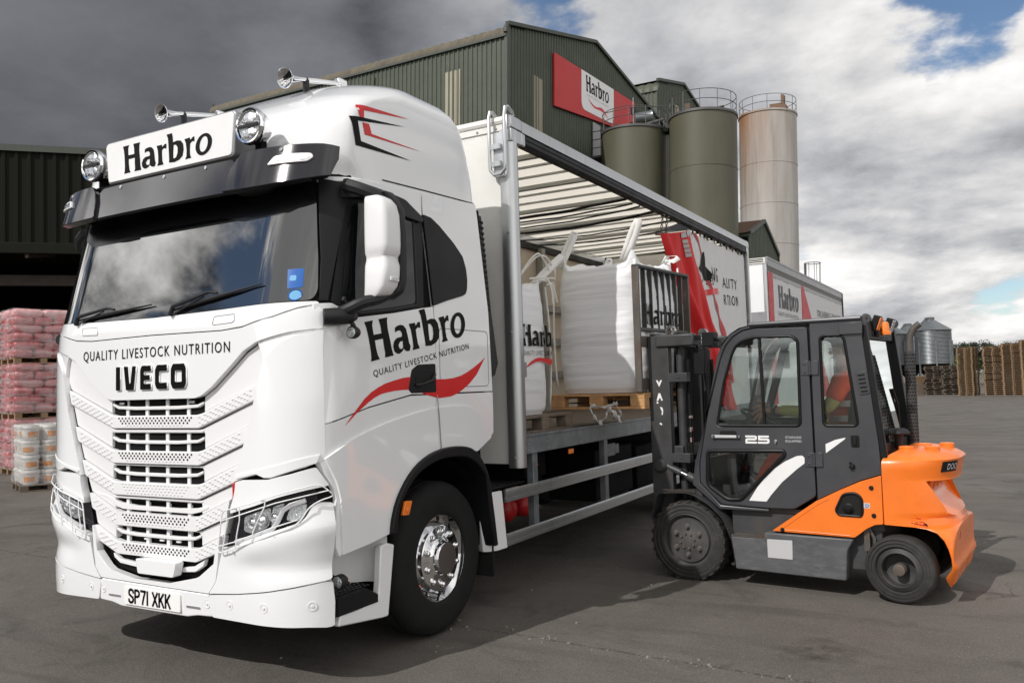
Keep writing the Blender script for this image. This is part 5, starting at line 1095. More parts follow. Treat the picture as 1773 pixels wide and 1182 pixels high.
for i in range(22):
    v = i/21; r = []
    for j in range(150):
        y = 7.10+j/149*2.90; zt = 3.60+.018*math.sin(y*11.5); z = 1.22+(zt-1.22)*v
        yy = y if y > lin(redR, z)-.05 else lin(redR, z)-.05
        r.append((foldx(yy, z), yy, z))
    rows.append(r)
g = MB(); g.grid(rows); g.build('white_panel', 'curtain', cur, fix=False, ang=80)
CM = lambda y, z, o: (foldx(y, z)+.012+o, y, z)
patch('black_corner', [(6.0, 3.42), (6.75, 3.635), (7.28, 3.68), (7.18, 3.605)], lambda y, z, o: (1.24+o, y, z), .0, .006, 'black', cur, (0, 0))
g = MB()
for i in range(4): g.add([RM(.52+.115*i+a, 3.42+.035*i+b, .012) for a, b in ((0, 0), (.10, .03), (.10, .085), (0, .055))], [(0, 1, 2, 3)])
for i in range(4): g.add([RM(.53+a, 3.36-.052*i+b, .012) for a, b in ((0, 0), (.09, .02), (.09, .062), (0, .042))], [(0, 1, 2, 3)])
g.build('reflective_patches', 'reflect', cur, smooth=False, fix=False)
def CM2(y, z, o): return (foldx(y, z)+.006+o, y, z)
patch('curtain_print', [(7.44, 3.19), (7.50, 3.14), (7.60, 3.26), (7.69, 3.37), (7.75, 3.40), (7.80, 3.33), (7.86, 3.30), (7.93, 3.22), (8.10, 3.12), (8.05, 3.03), (7.72, 3.0), (7.66, 3.10), (7.56, 3.10)], CM2, .004, 0, 'ink', cur, (.05, 0))
patch('curtain_print', [(7.66, 2.865), (8.40, 2.957), (8.50, 2.886), (7.76, 2.80)], CM2, .004, 0, 'red', cur, (.05, 0))
patch('curtain_print', [(7.40, 3.60), (7.47, 3.60), (8.05, 2.98), (8.75, 2.30), (9.1, 1.6), (8.9, 1.6), (8.55, 2.30), (7.95, 3.02)], CM2, .003, 0, 'cone_red', cur, (.05, 0))
for s, y, z, w_, h in (('NG', 8.12, 3.03, .36, .215), ('ALITY', 8.66, 2.99, .82, .155), ('RTION', 8.70, 2.74, .86, .155), ('Y', 7.60, 2.92, .10, .09), ('LES', 7.92, 2.97, .30, .10)):
    v, f = text2d(s, w_, h, y, z, .04, .004, 1.1); bmq = [(v, f)]
    decal('curtain_lettering', bmq, lambda a, b, o: (foldx(a, b)+o, a, b), .004, 'ink', cur, .03)
g = MB()
for i in range(9):
    y = 7.25+i*.33; g.box((1.235, y, 3.635), (.03, .06, .035))
    g.box((1.235, y+.1, 3.612), (.012, .05, .05))
g.build('curtain_rollers', 'black', cur)
for k, (y0, y1) in enumerate(((6.16, 6.07), (6.31, 6.23))):
    g = MB()
    for i in range(7):
        t = i/6; c = Vector((1.245, y0+(y1-y0)*t, 3.63-.21*t)); a = (i % 2)*math.pi/2
        g.tube([c+Vector((.013*math.cos(q)*math.cos(a), .013*math.cos(q)*math.sin(a), .022*math.sin(q))) for q in [2*math.pi*w_/10 for w_ in range(10)]], .005, 5, True)
    g.lathe([(.03, -.02), (.03, .02)], (1.245, y0, 3.655), (1, 0, 0), 14); g.build('curtain_chain', 'rustdark', cur)
g = MB(); g.bar((1.24, 5.92, 3.38), (1.24, 6.55, 3.46), .03, .03); g.tube([(1.25, 6.12, 3.40), (1.27, 6.2, 3.0), (1.28, 6.35, 2.7)], .010, 6); g.build('curtain_pole', 'rustdark', cur)
# ------------------------------------------------------------------ pallets and bulk bags
def pallet(name, label, group, loc, rz, mt, L_=1.2, D_=1.0, H=.144, sup=None):
    t = thing(name, label, 'pallet', loc, rz, group); rr = random.Random(hash(label) % 97)
    for i in range(5):
        w_ = .145 if i in (0, 2, 4) else .10; y = -D_/2+w_/2+(D_-w_)*i/4; g = MB(); g.box((0, y, H-.011), (L_, w_, .021), rr.uniform(-.006, .006)); g.build('top_board', mt, t, .003)
    for x in (-L_/2+.07, 0, L_/2-.07):
        g = MB(); g.box((x, 0, H-.033), (.14, D_, .021)); g.build('cross_board', mt, t, .003)
        for y in (-D_/2+.05, 0, D_/2-.05):
            g = MB(); g.box((x, y, H/2-.011), (.14, .10, H-.066), rr.uniform(-.03, .03)); g.build('block', mt, t, .004)
    for y in (-D_/2+.05, 0, D_/2-.05):
        g = MB(); g.box((0, y, .011), (L_, .10, .021)); g.build('bottom_board', mt, t, .003)
    return t
HX = R_(6.0); FO = Vector((2.30, 4.12, 0)); XF = Vector((math.cos(HX), -math.sin(HX), 0)); YFv = Vector((math.sin(HX), math.cos(HX), 0))
fkp = lambda x, y, z: FO+XF*x+YFv*y+Vector((0, 0, z))
pallet('pallet', 'bright new wooden pallet raised on the forklift forks under a bulk bag', 'pallets under the bulk bags', fkp(-.86, 0, 1.432), -HX, 'woodnew', .98, 1.06, .140)
pallet('pallet', 'dark weathered wooden pallet on the lorry floor under the bag beside the post', 'pallets under the bulk bags', (.62, 3.06, 1.270), math.pi/2, 'woodold', 1.08, 1.14)
def bag(name, label, w_, d, h, seed, loc, rz, ears, bulge=.085):
    t = thing(name, label, 'bulk bag', loc, rz, 'white bulk bags'); rr = random.Random(seed); n = 112; rows = []
    off = Vector((seed*3.1, seed*1.7, 0))
    def sq(a, e=.36): c, s_ = math.cos(a), math.sin(a); return (abs(c)**e*(1 if c >= 0 else -1), abs(s_)**e*(1 if s_ >= 0 else -1))
    K = 64
    for i in range(K+1):
        v = i/K; z = h*v; r = []
        env = .93+bulge*math.sin(math.pi*min(1, v*1.06))**.7-(.03 if v < .03 else 0)-.03*max(0, (v-.86)/.14)**2
        for j in range(n):
            a = 2*math.pi*j/n; e = .36+.16*math.sin(math.pi*v); x, y = sq(a, e)
            # slack cloth: long horizontal creases, gathered at the bottom edge and towards the corners
            p = Vector((math.cos(a)*1.6, math.sin(a)*1.6, v*26))+off; q = Vector((math.cos(a)*2.2, math.sin(a)*2.2, v*7))+off
            cr_ = .0045*mnoise.noise(p)+.013*mnoise.noise(q*.8)+.0025*mnoise.noise(p*2.1)
            ea = abs(math.sin(2*a))**8; lift = .10*ea*max(0, (v-.9)/.1)
            r.append((x*w_/2*(env+cr_*2), y*d/2*(env+cr_*2), z+lift-.04*(1-ea)*max(0, (v-.9)/.1)+.012*mnoise.noise(q*1.5)*(v > .05)))
        rows.append(r)
    for i in range(1, 15):
        s_ = 1-i/14.5; r = []
        for j in range(n):
            a = 2*math.pi*j/n; e = .40+.5*(1-s_); x, y = sq(a, e); ea = abs(math.sin(2*a))**6*s_**3
            q = Vector((x*s_*2.2, y*s_*2.2, 3))+off
            dome = .10*(1-s_**2)*(.5 if s_ > .3 else 1)
            r.append((x*w_/2*s_*.945, y*d/2*s_*.945, h-.04+dome*.8+.10*ea+.075*mnoise.noise(q)*(1-s_*.4)+.03*mnoise.noise(q*3)))
        rows.append(r)
    g = MB(); g.grid(rows, closed=True); g.f.append(tuple(range(n))); g.m.append(0); g.f.append(tuple(range((len(rows)-1)*n, len(rows)*n))); g.m.append(0)
    body = g.build('bag_body', 'bagcloth', t, ang=70)
    for sx, sy in ((1, 1), (1, -1), (-1, 1), (-1, -1)):
        g = MB(); k = .925; g.grid([[(sx*w_/2*k*(1+.0)+sx*a, sy*d/2*k+sy*b, z*h) for a, b in ((-.020, .008), (.0, .002), (.006, -.020))] for z in [i/16 for i in range(1, 17)]]); 
        for i in range(len(g.v)):
            x, y, z = g.v[i]; v = z/h; en = bulge*math.sin(math.pi*min(1, v*1.06))**.7*.55; g.v[i] = (x*(1+en-.012), y*(1+en-.012), z)
        g.build('corner_seam', 'strap', t, fix=False, solid=.004)
    for pts, wd in ears:
        g = MB(); P_ = [Vector(p) for p in pts]; rws = []
        for i, p in enumerate(P_):
            tg = (P_[min(i+1, len(P_)-1)]-P_[max(i-1, 0)]).normalized(); sdv = tg.cross(Vector((.8, -.6, .1)).normalized()).normalized(); sdv = (sdv+Vector((.25, .3, 0))*math.sin(i*.7)).normalized()*wd/2
            rws.append([p-sdv, p, p+sdv])
        g.grid(rws); o = g.build('lifting_strap', 'strap', t, fix=False, solid=.006)
    return t
def loop(base, top, w_, n=9, lean=(0, 0)):
    """a lifting strap: up one side and back down"""
    b = Vector(base); tp = Vector(top); sd_ = Vector((w_/2, .02, 0)); up = []
    for i in range(n+1):
        a = i/n; k = math.sin(math.pi*a); q = b.lerp(tp, min(1, k*1.02)); q = q+sd_*math.cos(math.pi*a)*(.35+.65*math.sin(math.pi*min(1, a*1.0))); up.append(q)
    return up
b1 = bag('bulk_bag', 'plump white bulk bag lifted on the forks, its straps standing up', .94, 1.0, 1.20, 1, fkp(-.875, 0, 1.578), -HX,
    [(loop((-.40, -.42, 1.20), (-.26, -.34, 1.54), .05), .055), (loop((.30, -.42, 1.20), (.43, -.36, 1.56), .07), .06), ([(.30, .40, 1.24), (.36, .38, 1.32), (.46, .30, 1.30), (.54, .24, 1.27), (.50, .22, 1.24), (.40, .28, 1.26), (.32, .36, 1.23)], .05), (loop((-.35, .42, 1.20), (-.30, .40, 1.36), .05), .05)])
def face_near(t, w_, d, h, xk): return None
b2 = bag('bulk_bag', 'white bulk bag on the lorry floor beside the post, printed with the trade name', .98, .90, 1.14, 2, (.62, 2.97, 1.416), 0,
    [(loop((.36, .34, 1.16), (.52, .62, 1.44), .05), .05), (loop((-.36, .36, 1.14), (-.30, .30, 1.34), .05), .05), (loop((-.36, -.36, 1.14), (-.30, -.3, 1.3), .05), .05)])
for (t, sx, yc, z0, wd) in ((b2, 1, 0, .43, .80),):
    def MB2(y, z, o):
        if y <= .36: return (.98/2*1.012+o, y, z)
        t = (y-.36)/.085; q = min(t, math.pi/2); return (.98/2*1.012-.085*(1-math.cos(q))-max(0, t-math.pi/2)*.085+o*math.cos(q), .36+.085*math.sin(q)+o*math.sin(q), z)
    decal('trade_name', wordmark(wd, .185, -.16, .59), MB2, .008, 'ink', t, .02)
    decal('slogan_lettering', [text2d('QUALITY LIVESTOCK NUTRITION', wd*.98, .042, -.155, .515, 0, .003, 1.15)], MB2, .008, 'ink', t, .02)
    decal('red_swoosh', [swoosh(wd*.95, .15, -.12, .40)], MB2, .008, 'red', t, .02)
MB1 = lambda y, z, o: (.94/2*1.008+o, y, z)
decal('trade_name', wordmark(.80, .185, -.42, .61), MB1, .010, 'ink', b1)
decal('slogan_lettering', [text2d('QUALITY LIVESTOCK NUTRITION', .80, .042, -.40, .525, 0, .003, 1.15)], MB1, .010, 'ink', b1)
decal('red_swoosh', [swoosh(.78, .15, -.36, .40)], MB1, .010, 'red', b1)
# ties of the spout, loose over the front of the floor bag
for pts in ([(.30, .10, 1.16), (.42, .20, 1.38), (.46, .28, 1.44), (.46, .40, 1.36), (.45, .52, 1.28), (.40, .44, 1.22)], [(.28, .16, 1.18), (.44, .26, 1.41), (.47, .40, 1.42), (.46, .56, 1.33)], [(.40, .20, 1.20), (.50, .34, 1.22), (.52, .40, 1.10), (.515, .42, .98)], [(.42, .24, 1.20), (.51, .40, 1.18), (.52, .46, 1.08), (.515, .50, 1.0)], [(.38, .30, 1.18), (.46, .55, 1.24), (.40, .72, 1.22), (.36, .60, 1.18)]):
    q = [Vector(p) for p in pts]; sm = []
    for i in range(len(q)-1):
        for k in range(4): sm.append(q[i].lerp(q[i+1], k/4))
    sm.append(q[-1])
    for _ in range(2): sm = [sm[0]]+[(sm[i-1]+sm[i]*2+sm[i+1])/4 for i in range(1, len(sm)-1)]+[sm[-1]]
    g = MB(); g.tube(sm, .008, 6); g.build('tie_cord', 'strap', b2)
# scrap of wrapping film caught under the raised pallet
g = MB()
for pts, wd in (([(-.90, -.565, 1.465), (-.87, -.575, 1.38), (-.80, -.58, 1.305), (-.74, -.575, 1.36), (-.71, -.565, 1.45), (-.64, -.57, 1.485)], .035), ([(-.70, -.565, 1.46), (-.66, -.58, 1.40), (-.60, -.585, 1.34), (-.585, -.57, 1.38), (-.63, -.565, 1.48)], .06), ([(-.90, -.56, 1.47), (-.75, -.575, 1.45), (-.62, -.56, 1.49)], .03)):
    P_ = [Vector(p) for p in pts]; sm = []
    for i in range(len(P_)-1):
        for k in range(5): sm.append(P_[i].lerp(P_[i+1], k/5))
    sm.append(P_[-1]); rws = []
    for i, p in enumerate(sm):
        a = i*.9; s_ = Vector((math.cos(a)*.6, .3*math.sin(a*1.7), .8))*wd/2*(1+.5*math.sin(i*1.3)); rws.append([fkp(*(p-s_)), fkp(*(p+Vector((0, -.01*math.sin(i*2), 0)))), fkp(*(p+s_))])
    g.grid(rws)
tag(g.build('film_scrap', 'film', None, fix=False, ang=80, solid=.001), 'torn loop of clear wrapping film dangling under the bright raised pallet', 'plastic wrap')
# ------------------------------------------------------------------ forklift
fk = thing('forklift', 'orange and grey cabbed forklift truck lifting a bulk bag into the lorry', 'forklift', FO, -HX)
Q = fk
def FS(s): return lambda x, z, o: (x, s*(.53+o), z)       # side plane, s = -1 near, +1 far
for s in (-1, 1):
    fl = (lambda p: p) if s < 0 else (lambda p: p[::-1])
    outer = [(.05, .82), (.079, .98), (.2, 1.388), (.311, 1.863), (.36, 1.955), (.43, 2.035), (.52, 2.080), (.64, 2.112), (1.10, 2.112), (1.10, 2.082), (.655, 2.082), (.538, 2.066), (.455, 2.02), (.385, 1.945), (.335, 1.83), (.206, 1.388), (.118, .982), (.114, .81), (.29, .636), (.69, .626), (.69, .605), (.28, .60), (.05, .79)]
    patch('cab_pillar', fl(outer), FS(s), .0, .06, 'fkgrey', Q, (0, 0), .008)
    # rear side panel with its window
    rp = [(1.078, 2.108), (1.462, 2.106), (1.461, 1.956), (1.537, 1.157), (1.552, .935), (1.40, .885), (1.078, .725)]
    rw = [(1.149, 1.974), (1.174, 1.992), (1.306, 1.990), (1.333, 1.963), (1.406, 1.307), (1.385, 1.285), (1.165, 1.285), (1.146, 1.306)]
    rpo = patch('rear_side_panel', fl(rp), FS(s), .0, .05, 'fkgrey', Q, (0, 0), .006, holes=[rround(rw, .03, 3)])
    patch('side_window', fl(rround([(a+.0, b) for a, b in rw], .03, 3)), FS(s), -.022, .005, 'cabglassdark', rpo, (0, 0))
    g = MB(); g.tube([FS(s)(a, b, -.004) for a, b in rround([(a+(1.27-a)*.03, b+(1.64-b)*.02) for a, b in rw], .04, 3)], .013, 8, True); g.build('window_seal', 'black', rpo)
    # door
    dr = [(.125, .982), (.213, 1.388), (.344, 1.83), (.392, 1.938), (.46, 2.012), (.538, 2.058), (.655, 2.074), (1.058, 2.062), (1.066, .748), (.899, .640), (.69, .634), (.30, .644), (.121, .815)]
    dw = [(.285, 1.293), (.356, 1.64), (.443, 1.889), (.48, 1.95), (.53, 1.985), (.631, 2.012), (.938, 2.004), (.991, 1.965), (.983, 1.306), (.962, 1.283), (.328, 1.283)]
    lw = [(.192, 1.084), (.841, 1.098), (.851, 1.064), (.49, .711), (.464, .689), (.352, .682), (.179, .797)]
    d_ = patch('door', fl(rround(dr, .025, 3)), FS(s), .004, .035, 'fkgrey', Q, (0, 0), .006, holes=[rround(dw, .035, 3), rround(lw, .03, 3)])
    dg = bpy.data.objects.new('door_window', None); COL.objects.link(dg); dg.parent = d_
    patch('glass', fl(rround(dw, .035, 3)), FS(s), -.014, .005, 'cabglass', d_, (0, 0)) ; bpy.data.objects.remove(dg)
    patch('lower_glass', fl(rround(lw, .03, 3)), FS(s), -.014, .005, 'cabglassdark', d_, (0, 0))
    for w_, r_ in ((dw, .012), (lw, .018)):
        c0 = sum(p[0] for p in w_)/len(w_); c1 = sum(p[1] for p in w_)/len(w_)
        g = MB(); g.tube([FS(s)(a+(c0-a)*.025, b+(c1-b)*.02, .002) for a, b in rround(w_, .04, 3)], r_, 8, True); g.build('window_seal', 'black', d_)
    g = MB(); g.bar(FS(s)(.685, 1.285, -.012), FS(s)(.672, 2.01, -.012), .02, .02, (0, 1, 0)); g.build('sliding_bar', 'black', d_)
    if s < 0:
        for z in (1.74, 1.03):
            g = MB(); g.box((1.035, -.538, z), (.07, .010, .11)); g.box((1.105, -.538, z), (.055, .010, .11)); g.cyl((1.068, -.545, z-.055), (1.068, -.545, z+.055), .011)
            for dz in (-.03, .03): g.lathe([(.010, 0), (.008, .006), (0, .007)], (1.03, -.543, z+dz), (0, -1, 0), 10)
            g.build('hinge', 'fkgrey', d_, .003)
        h_ = patch('door_handle', rround([(.247, 1.188), (.484, 1.190), (.484, 1.212), (.247, 1.214)], .008), FS(s), .028, .012, 'silver', d_, (0, 0), .004)
        patch('handle_recess', rround([(.31, 1.205), (.455, 1.205), (.455, 1.248), (.31, 1.248)], .018), FS(s), .0055, .003, 'shade_and_black', d_, (0, 0))
        g = MB(); g.bb(.255, .275, -.56, -.53, 1.190, 1.212); g.bb(.46, .48, -.56, -.53, 1.190, 1.212); g.build('handle_post', 'fkdark', d_)
        MS = FS(s)
        big = {'2': [[(0, .065), (0, .05), (.085, .05), (.085, .043), (.012, .043), (0, .033), (0, 0), (.10, 0), (.10, .016), (.018, .016), (.018, .026), (.088, .026), (.102, .036), (.102, .056), (.09, .065)]], '5': [[(.112, .065), (.112, .026), (.19, .026), (.19, .016), (.108, .016), (.108, 0), (.196, 0), (.21, .010), (.21, .034), (.198, .043), (.132, .043), (.132, .049), (.206, .049), (.206, .065)]]}
        g = MB()
        for lp in big.values():
            p_, t_ = tess(lp); g.add([MS(.527+a*.94, 1.147+b, .006) for a, b in p_], t_)
        g.build('capacity_number', 'decal', d_, smooth=False, fix=False)
        decal('small_lettering', [text2d('STAINLESS', .125, .018, .852, 1.192, 0, .006, 1), text2d('EQUIPPED', .125, .018, .852, 1.162, 0, .006, 1)], MS, .006, 'silver', d_)
        patch('white_flash', rround([(.535, .687), (.606, .794), (.68, .882), (.756, .952), (.84, 1.010), (.934, 1.055), (.975, 1.060), (.993, 1.045), (.993, 1.0), (.93, .952), (.869, .898), (.81, .847), (.76, .790), (.715, .738), (.678, .687)], .006), MS, .006, .003, 'decal', d_, (0, 0))
        patch('white_flash', [(1.157, 1.083), (1.157, 1.151), (1.23, 1.185), (1.307, 1.203), (1.30, 1.19)], MS, .002, .003, 'decal', rpo, (0, 0))
        vp = patch('vent_plate', rround([(1.405, 1.700), (1.478, 1.708), (1.500, 1.535), (1.425, 1.524)], .01), MS, .008, .008, 'fkgrey', rpo, (0, 0), .003)
        g = MB()
        for i in range(5): t_ = i/4; g.add([MS(a+.020*t_*.9, b-.122*t_, .0095) for a, b in ((1.417, 1.678), (1.468, 1.683), (1.470, 1.668), (1.419, 1.663))], [(0, 1, 2, 3)])
        g.build('vent_slots', 'shade_and_black', rpo, smooth=False, fix=False)
        lk = patch('latch', rround([(1.345, 1.13), (1.405, 1.13), (1.405, 1.222), (1.345, 1.222)], .015), MS, .006, .006, 'black', rpo, (0, 0), .003)
        g = MB(); g.box((1.375, -.541, 1.176), (.02, .012, .055)); g.build('latch_lever', 'shade_and_black', rpo, .004)
        g = MB(); g.lathe([(.012, 0), (.012, .012), (0, .015)], (.775, -.534, 1.17), (0, -1, 0), 14); g.box((.775, -.55, 1.165), (.008, .01, .03)); g.build('key_lock', 'chrome', d_)
        g = MB(); g.lathe([(.022, 0), (.018, .025), (0, .03)], (1.345, -.53, .985), (0, -1, 0), 14); g.tube([(1.345, -.545, .985), (1.335, -.55, 1.02)], .008, 6); g.build('door_stop', 'black', rpo)
    g = MB(); g.bb(1.045, 1.10, s*.455, s*.505, .76, 2.08); g.build('door_jamb', 'black', Q)
    # orange side cover
    oc = [(.718, .462), (.904, .595), (1.07, .714), (1.24, .802), (1.40, .878), (1.549, .928), (1.548, .571), (1.49, .563), (1.43, .53), (1.385, .492), (1.342, .458)]
    ob = patch('side_cover', fl(rround(oc, .008, 2)), FS(s), .028, .08, 'orange', Q, (0, 0), .010, seg=3)
    if s < 0:
        cp = rround([(1.215, .655), (1.235, .622), (1.397, .620), (1.409, .65), (1.409, .755), (1.364, .793), (1.275, .780)], .03, 3)
        patch('filler_recess', cp, FS(s), .030, .004, 'shade_and_black', ob, (0, 0))
        g = MB(); g.tube([FS(s)(a, b, .030) for a, b in cp], .010, 8, True); g.build('recess_rim', 'black', ob)
        g = MB(); g.lathe([(.040, 0), (.040, .014), (.028, .018), (.026, .03), (0, .032)], (1.31, -.555, .675), (0, -1, 0), 20); g.box((1.31, -.59, .675), (.05, .012, .014), mt=None); g.build('filler_cap', 'black', ob)
        for x, z in ((1.478, .836), (1.487, .632), (.803, .478)):
            g = MB(); g.lathe([(.017, 0), (.015, .012), (.006, .014), (0, .010)], (x, -.557, z), (0, -1, 0), 14); g.build('cover_bolt', 'black', ob)
        patch('fuel_label', [(1.418, .682), (1.462, .682), (1.462, .722), (1.418, .722)], FS(s), .0295, .002, 'silver', ob, (0, 0))
        decal('fuel_letter', [text2d('D', None, .026, 1.432, .689, 0, .01)], FS(s), .031, 'blue', ob)
        g = MB(); g.tube([FS(s)(a, b, .028) for a, b in ((.80, .485), (.90, .56), (1.08, .69), (1.17, .738))], .004, 6); g.tube([FS(s)(a, b, .028) for a, b in ((.80, .478), (1.31, .470))], .004, 6); g.build('cover_crease', 'orange', ob)
    # chassis flank, step, mudguard
    cf = [(.413, .137), (1.271, .132), (1.287, .357), (1.335, .446), (.66, .446), (.655, .398), (.382, .398)]
    ck = patch('chassis_side', fl(rround(cf, .012, 2)), FS(s), .042, .10, 'fkchassis', Q, (0, 0), .010)
    if s < 0: patch('data_plate', rround([(.681, .397), (.880, .402), (.876, .254), (.682, .253)], .008), FS(s), .0445, .002, 'silver', ck, (0, 0))
    g = MB(); g.bb(.385, .655, s*.40, s*.575, .398, .408)
    for i in range(13): g.bb(.392+i*.02, .402+i*.02, s*.565, s*.575, .405, .414)
    g.build('step', 'rustdark', Q)
    g = MB(); fd = rround([(-.334, .483), (-.263, .69), (-.235, .718), (-.003, .735), (.075, .718), (.202, .650), (.323, .540), (.39, .373), (.418, .163)], .04, 3)
    g.grid([[(x, s*.575, z-.014) for x, z in fd], [(x, s*.585, z-.006) for x, z in fd], [(x, s*.585, z) for x, z in fd], [(x, s*.34, z) for x, z in fd], [(x, s*.34, z-.014) for x, z in fd]]); g.build('mudguard', 'fkdark', Q, fix=False, ang=40)
    g = MB()
    for i in range(16): g.box((-.20+i*.0185, s*.56, .742), (.009, .05, .010))
    g.build('mudguard_grip', 'rustdark', Q)
# underbody blocks, cab floor, roof, rear frame
g = MB(); g.bb(.36, 1.52, -.47, .47, .20, .62); g.bb(1.05, 1.54, -.48, .48, .5, .92); g.bb(-.02, .45, -.34, .34, .22, .62); g.build('frame', 'fkdark', Q, .01)
g = MB(); g.bb(.10, 1.05, -.49, .49, .60, .63); g.build('cab_floor', 'fkdark', Q)
g = MB(); g.bb(.60, 1.47, -.50, .50, 2.085, 2.118); g.grid([[(a, y, b) for a, b in ((.60, 2.110), (.50, 2.090), (.42, 2.045), (.345, 1.965), (.335, 1.94), (.42, 2.02), (.50, 2.06), (.60, 2.085))] for y in (-.50, .50)], closed=True); g.build('cab_roof', 'fkgrey', Q, .008)
for s in (-1, 1): g = MB(); g.tube([(.60, s*.53, 2.108), (1.46, s*.53, 2.104)], .018, 8); g.build('roof_gutter', 'fkgrey', Q)
g = MB(); g.bb(1.30, 1.470, -.552, -.53, 1.985, 2.075); g.lathe([(.038, -.008), (.038, .008), (.018, .008), (.018, -.008)], (1.490, -.50, 2.098), (0, 1, 0), 20); g.lathe([(.038, -.008), (.038, .008), (.018, .008), (.018, -.008)], (1.490, .50, 2.098), (0, 1, 0), 20); g.bb(1.455, 1.49, -.51, -.49, 2.03, 2.12); g.bb(1.455, 1.49, .49, .51, 2.03, 2.12); g.build('lifting_eyes', 'fkgrey', Q, .004)
rearL = lambda t: (1.465+.082*t, 1.95-.80*t)
fr_ = bpy.data.objects.new('rear_window', None); COL.objects.link(fr_); fr_.parent = Q
g = MB(); a0, b0 = rearL(0); a1, b1_ = rearL(1.0); g.add([(a0, -.47, b0), (a0, .47, b0), (a1, .47, b1_), (a1, -.47, b1_)], [(0, 1, 2, 3)]); g.build('glass', 'cabglass', fr_, fix=False)
g = MB(); g.bar((a0, .49, b0+.1), (a1+.02, .49, b1_-.1), .06, .07, (0, 1, 0)); g.bar((a0, -.49, b0+.1), (a1+.02, -.49, b1_-.1), .05, .05, (0, 1, 0)); g.bb(1.43, 1.485, -.5, .5, 1.945, 2.09); g.bb(1.51, 1.56, -.5, .5, 1.03, 1.15); g.build('window_frame', 'black', fr_, .006)
g = MB(); g.tube([(1.535, .30, 1.18), (1.53, .28, 1.42), (1.515, .18, 1.55)], .010, 6); g.bb(1.53, 1.55, .20, .36, 1.16, 1.22); g.build('rear_wiper', 'black', fr_)
fs_ = bpy.data.objects.new('front_window', None); COL.objects.link(fs_); fs_.parent = Q
g = MB(); g.add([(.10, -.48, 1.0), (.10, .48, 1.0), (.33, .48, 1.87), (.33, -.48, 1.87)], [(0, 1, 2, 3)]); g.build('glass', 'cabglass', fs_, fix=False)
g = MB(); g.bb(.06, .12, -.49, .49, .62, 1.0); g.build('front_panel', 'fkgrey', Q, .008)
# lamps on the rear of the roof
for y in (-.22, .25):
    ll = bpy.data.objects.new('rear_lamp', None); COL.objects.link(ll); ll.parent = Q
    g = MB(); g.box((1.50, y, 2.07), (.05, .10, .13), mt=Matrix.Rotation(R_(20), 4, 'Y')); g.build('lamp_body', 'black', ll, .008)
    g = MB(); g.box((1.528, y, 2.065), (.012, .085, .10), mt=Matrix.Rotation(R_(20), 4, 'Y')); g.build('lens', 'amber' if y < 0 else 'lens', ll, .004)
g = MB(); g.lathe([(.045, 0), (.045, .02), (.035, .03), (.030, .09), (.02, .105), (0, .107)], (1.51, .05, 1.99), (0, 0, 1), 20); g.build('beacon', 'amber', Q)
g = MB(); g.box((1.46, -.05, 1.99), (.06, .5, .05)); g.tube([(1.50, -.22, 1.97), (1.50, -.22, 2.05)], .02, 8); g.build('lamp_bracket', 'black', Q, .005)
# counterweight
def cwx(z): return ltab([(.122, 1.95), (.178, 2.02), (.233, 2.055), (.275, 2.095), (.30, 2.10), (.33, 2.082), (.40, 2.085), (.557, 2.105), (.60, 2.09), (.66, 2.03), (.74, 1.93), (.86, 1.84), (.885, 1.835), (.893, 2.03), (.905, 2.045), (.94, 2.055), (1.0, 2.070), (1.054, 2.085), (1.085, 2.070), (1.115, 2.03), (1.14, 1.97), (1.158, 1.90), (1.168, 1.82)], z)
def cwb(z): return ltab([(.122, 1.95), (.178, 2.02), (.233, 2.055), (.275, 2.095), (.30, 2.10), (.33, 2.082), (.40, 2.085), (.557, 2.105), (.62, 2.085), (.90, 2.05), (1.0, 2.070), (1.054, 2.085), (1.085, 2.070), (1.115, 2.03), (1.14, 1.97), (1.158, 1.90), (1.168, 1.82)], z)
def cwh(z): return ltab([(.122, .40), (.2, .48), (.30, .525), (.36, .54), (1.0, .545), (1.06, .53), (1.09, .505), (1.115, .46), (1.14, .40), (1.158, .32), (1.168, .22)], z)
def cws(z): return ltab([(.122, 1.95), (.203, 1.929), (.285, 1.985), (.368, 1.984), (.45, 1.962), (.50, 1.935), (.54, 1.89), (.562, 1.80), (.568, 1.553), (1.04, 1.553), (1.075, 1.56), (1.115, 1.60), (1.168, 1.66)], z)
rows = []
for z in [.122, .178, .21, .24, .275, .30, .32, .36, .42, .48, .53, .555, .563, .568, .60, .62, .645, .665, .69, .72, .76, .80, .84, .885, .893, .905, .915, .94, .97, 1.0, 1.03, 1.054, 1.075, 1.095, 1.115, 1.13, 1.145, 1.158, 1.168]:
    hw = cwh(z); xs_ = cws(z); r = []; sq_ = (.06 if z > .62 else .085) if z > .29 else .085*(z-.122)/.17; xb = cwb(z)-sq_; xr = cwx(z)-sq_; rc = min(.42, xb-xs_-.003, hw)
    half = []
    for i in range(5): half.append((xs_+(xb-rc-xs_)*i/4, hw))
    for i in range(1, 11):
        t = i/10*math.pi/2; half.append((xb-rc+rc*math.sin(t), hw-rc*(1-math.cos(t))))
    for i in range(1, 5): half.append((xb, (hw-rc)*(1-i/4)))
    h2 = []
    for x, y in half:
        k = max(0, min(1, (.452-.10*max(0, min(1, (.885-z)/.26))-abs(y))/.02)) if x > xs_+.05 else 0
        h2.append((x, y))
    full = [(x, -y, z) for x, y in h2]+[(x, y, z) for x, y in reversed(h2[:-1])]
    rows.append(full)
g = MB(); g.grid(rows, closed=True); k = len(rows[0]); g.f.append(tuple(range((len(rows)-1)*k, len(rows)*k))); g.m.append(0); g.f.append(tuple(range(k))); g.m.append(0)
g.v = [(x, y, 1.0+(z-1.0)*.68 if z > 1.0 else z) for x, y, z in g.v]
cw = g.build('counterweight', 'orange', Q, ang=44)
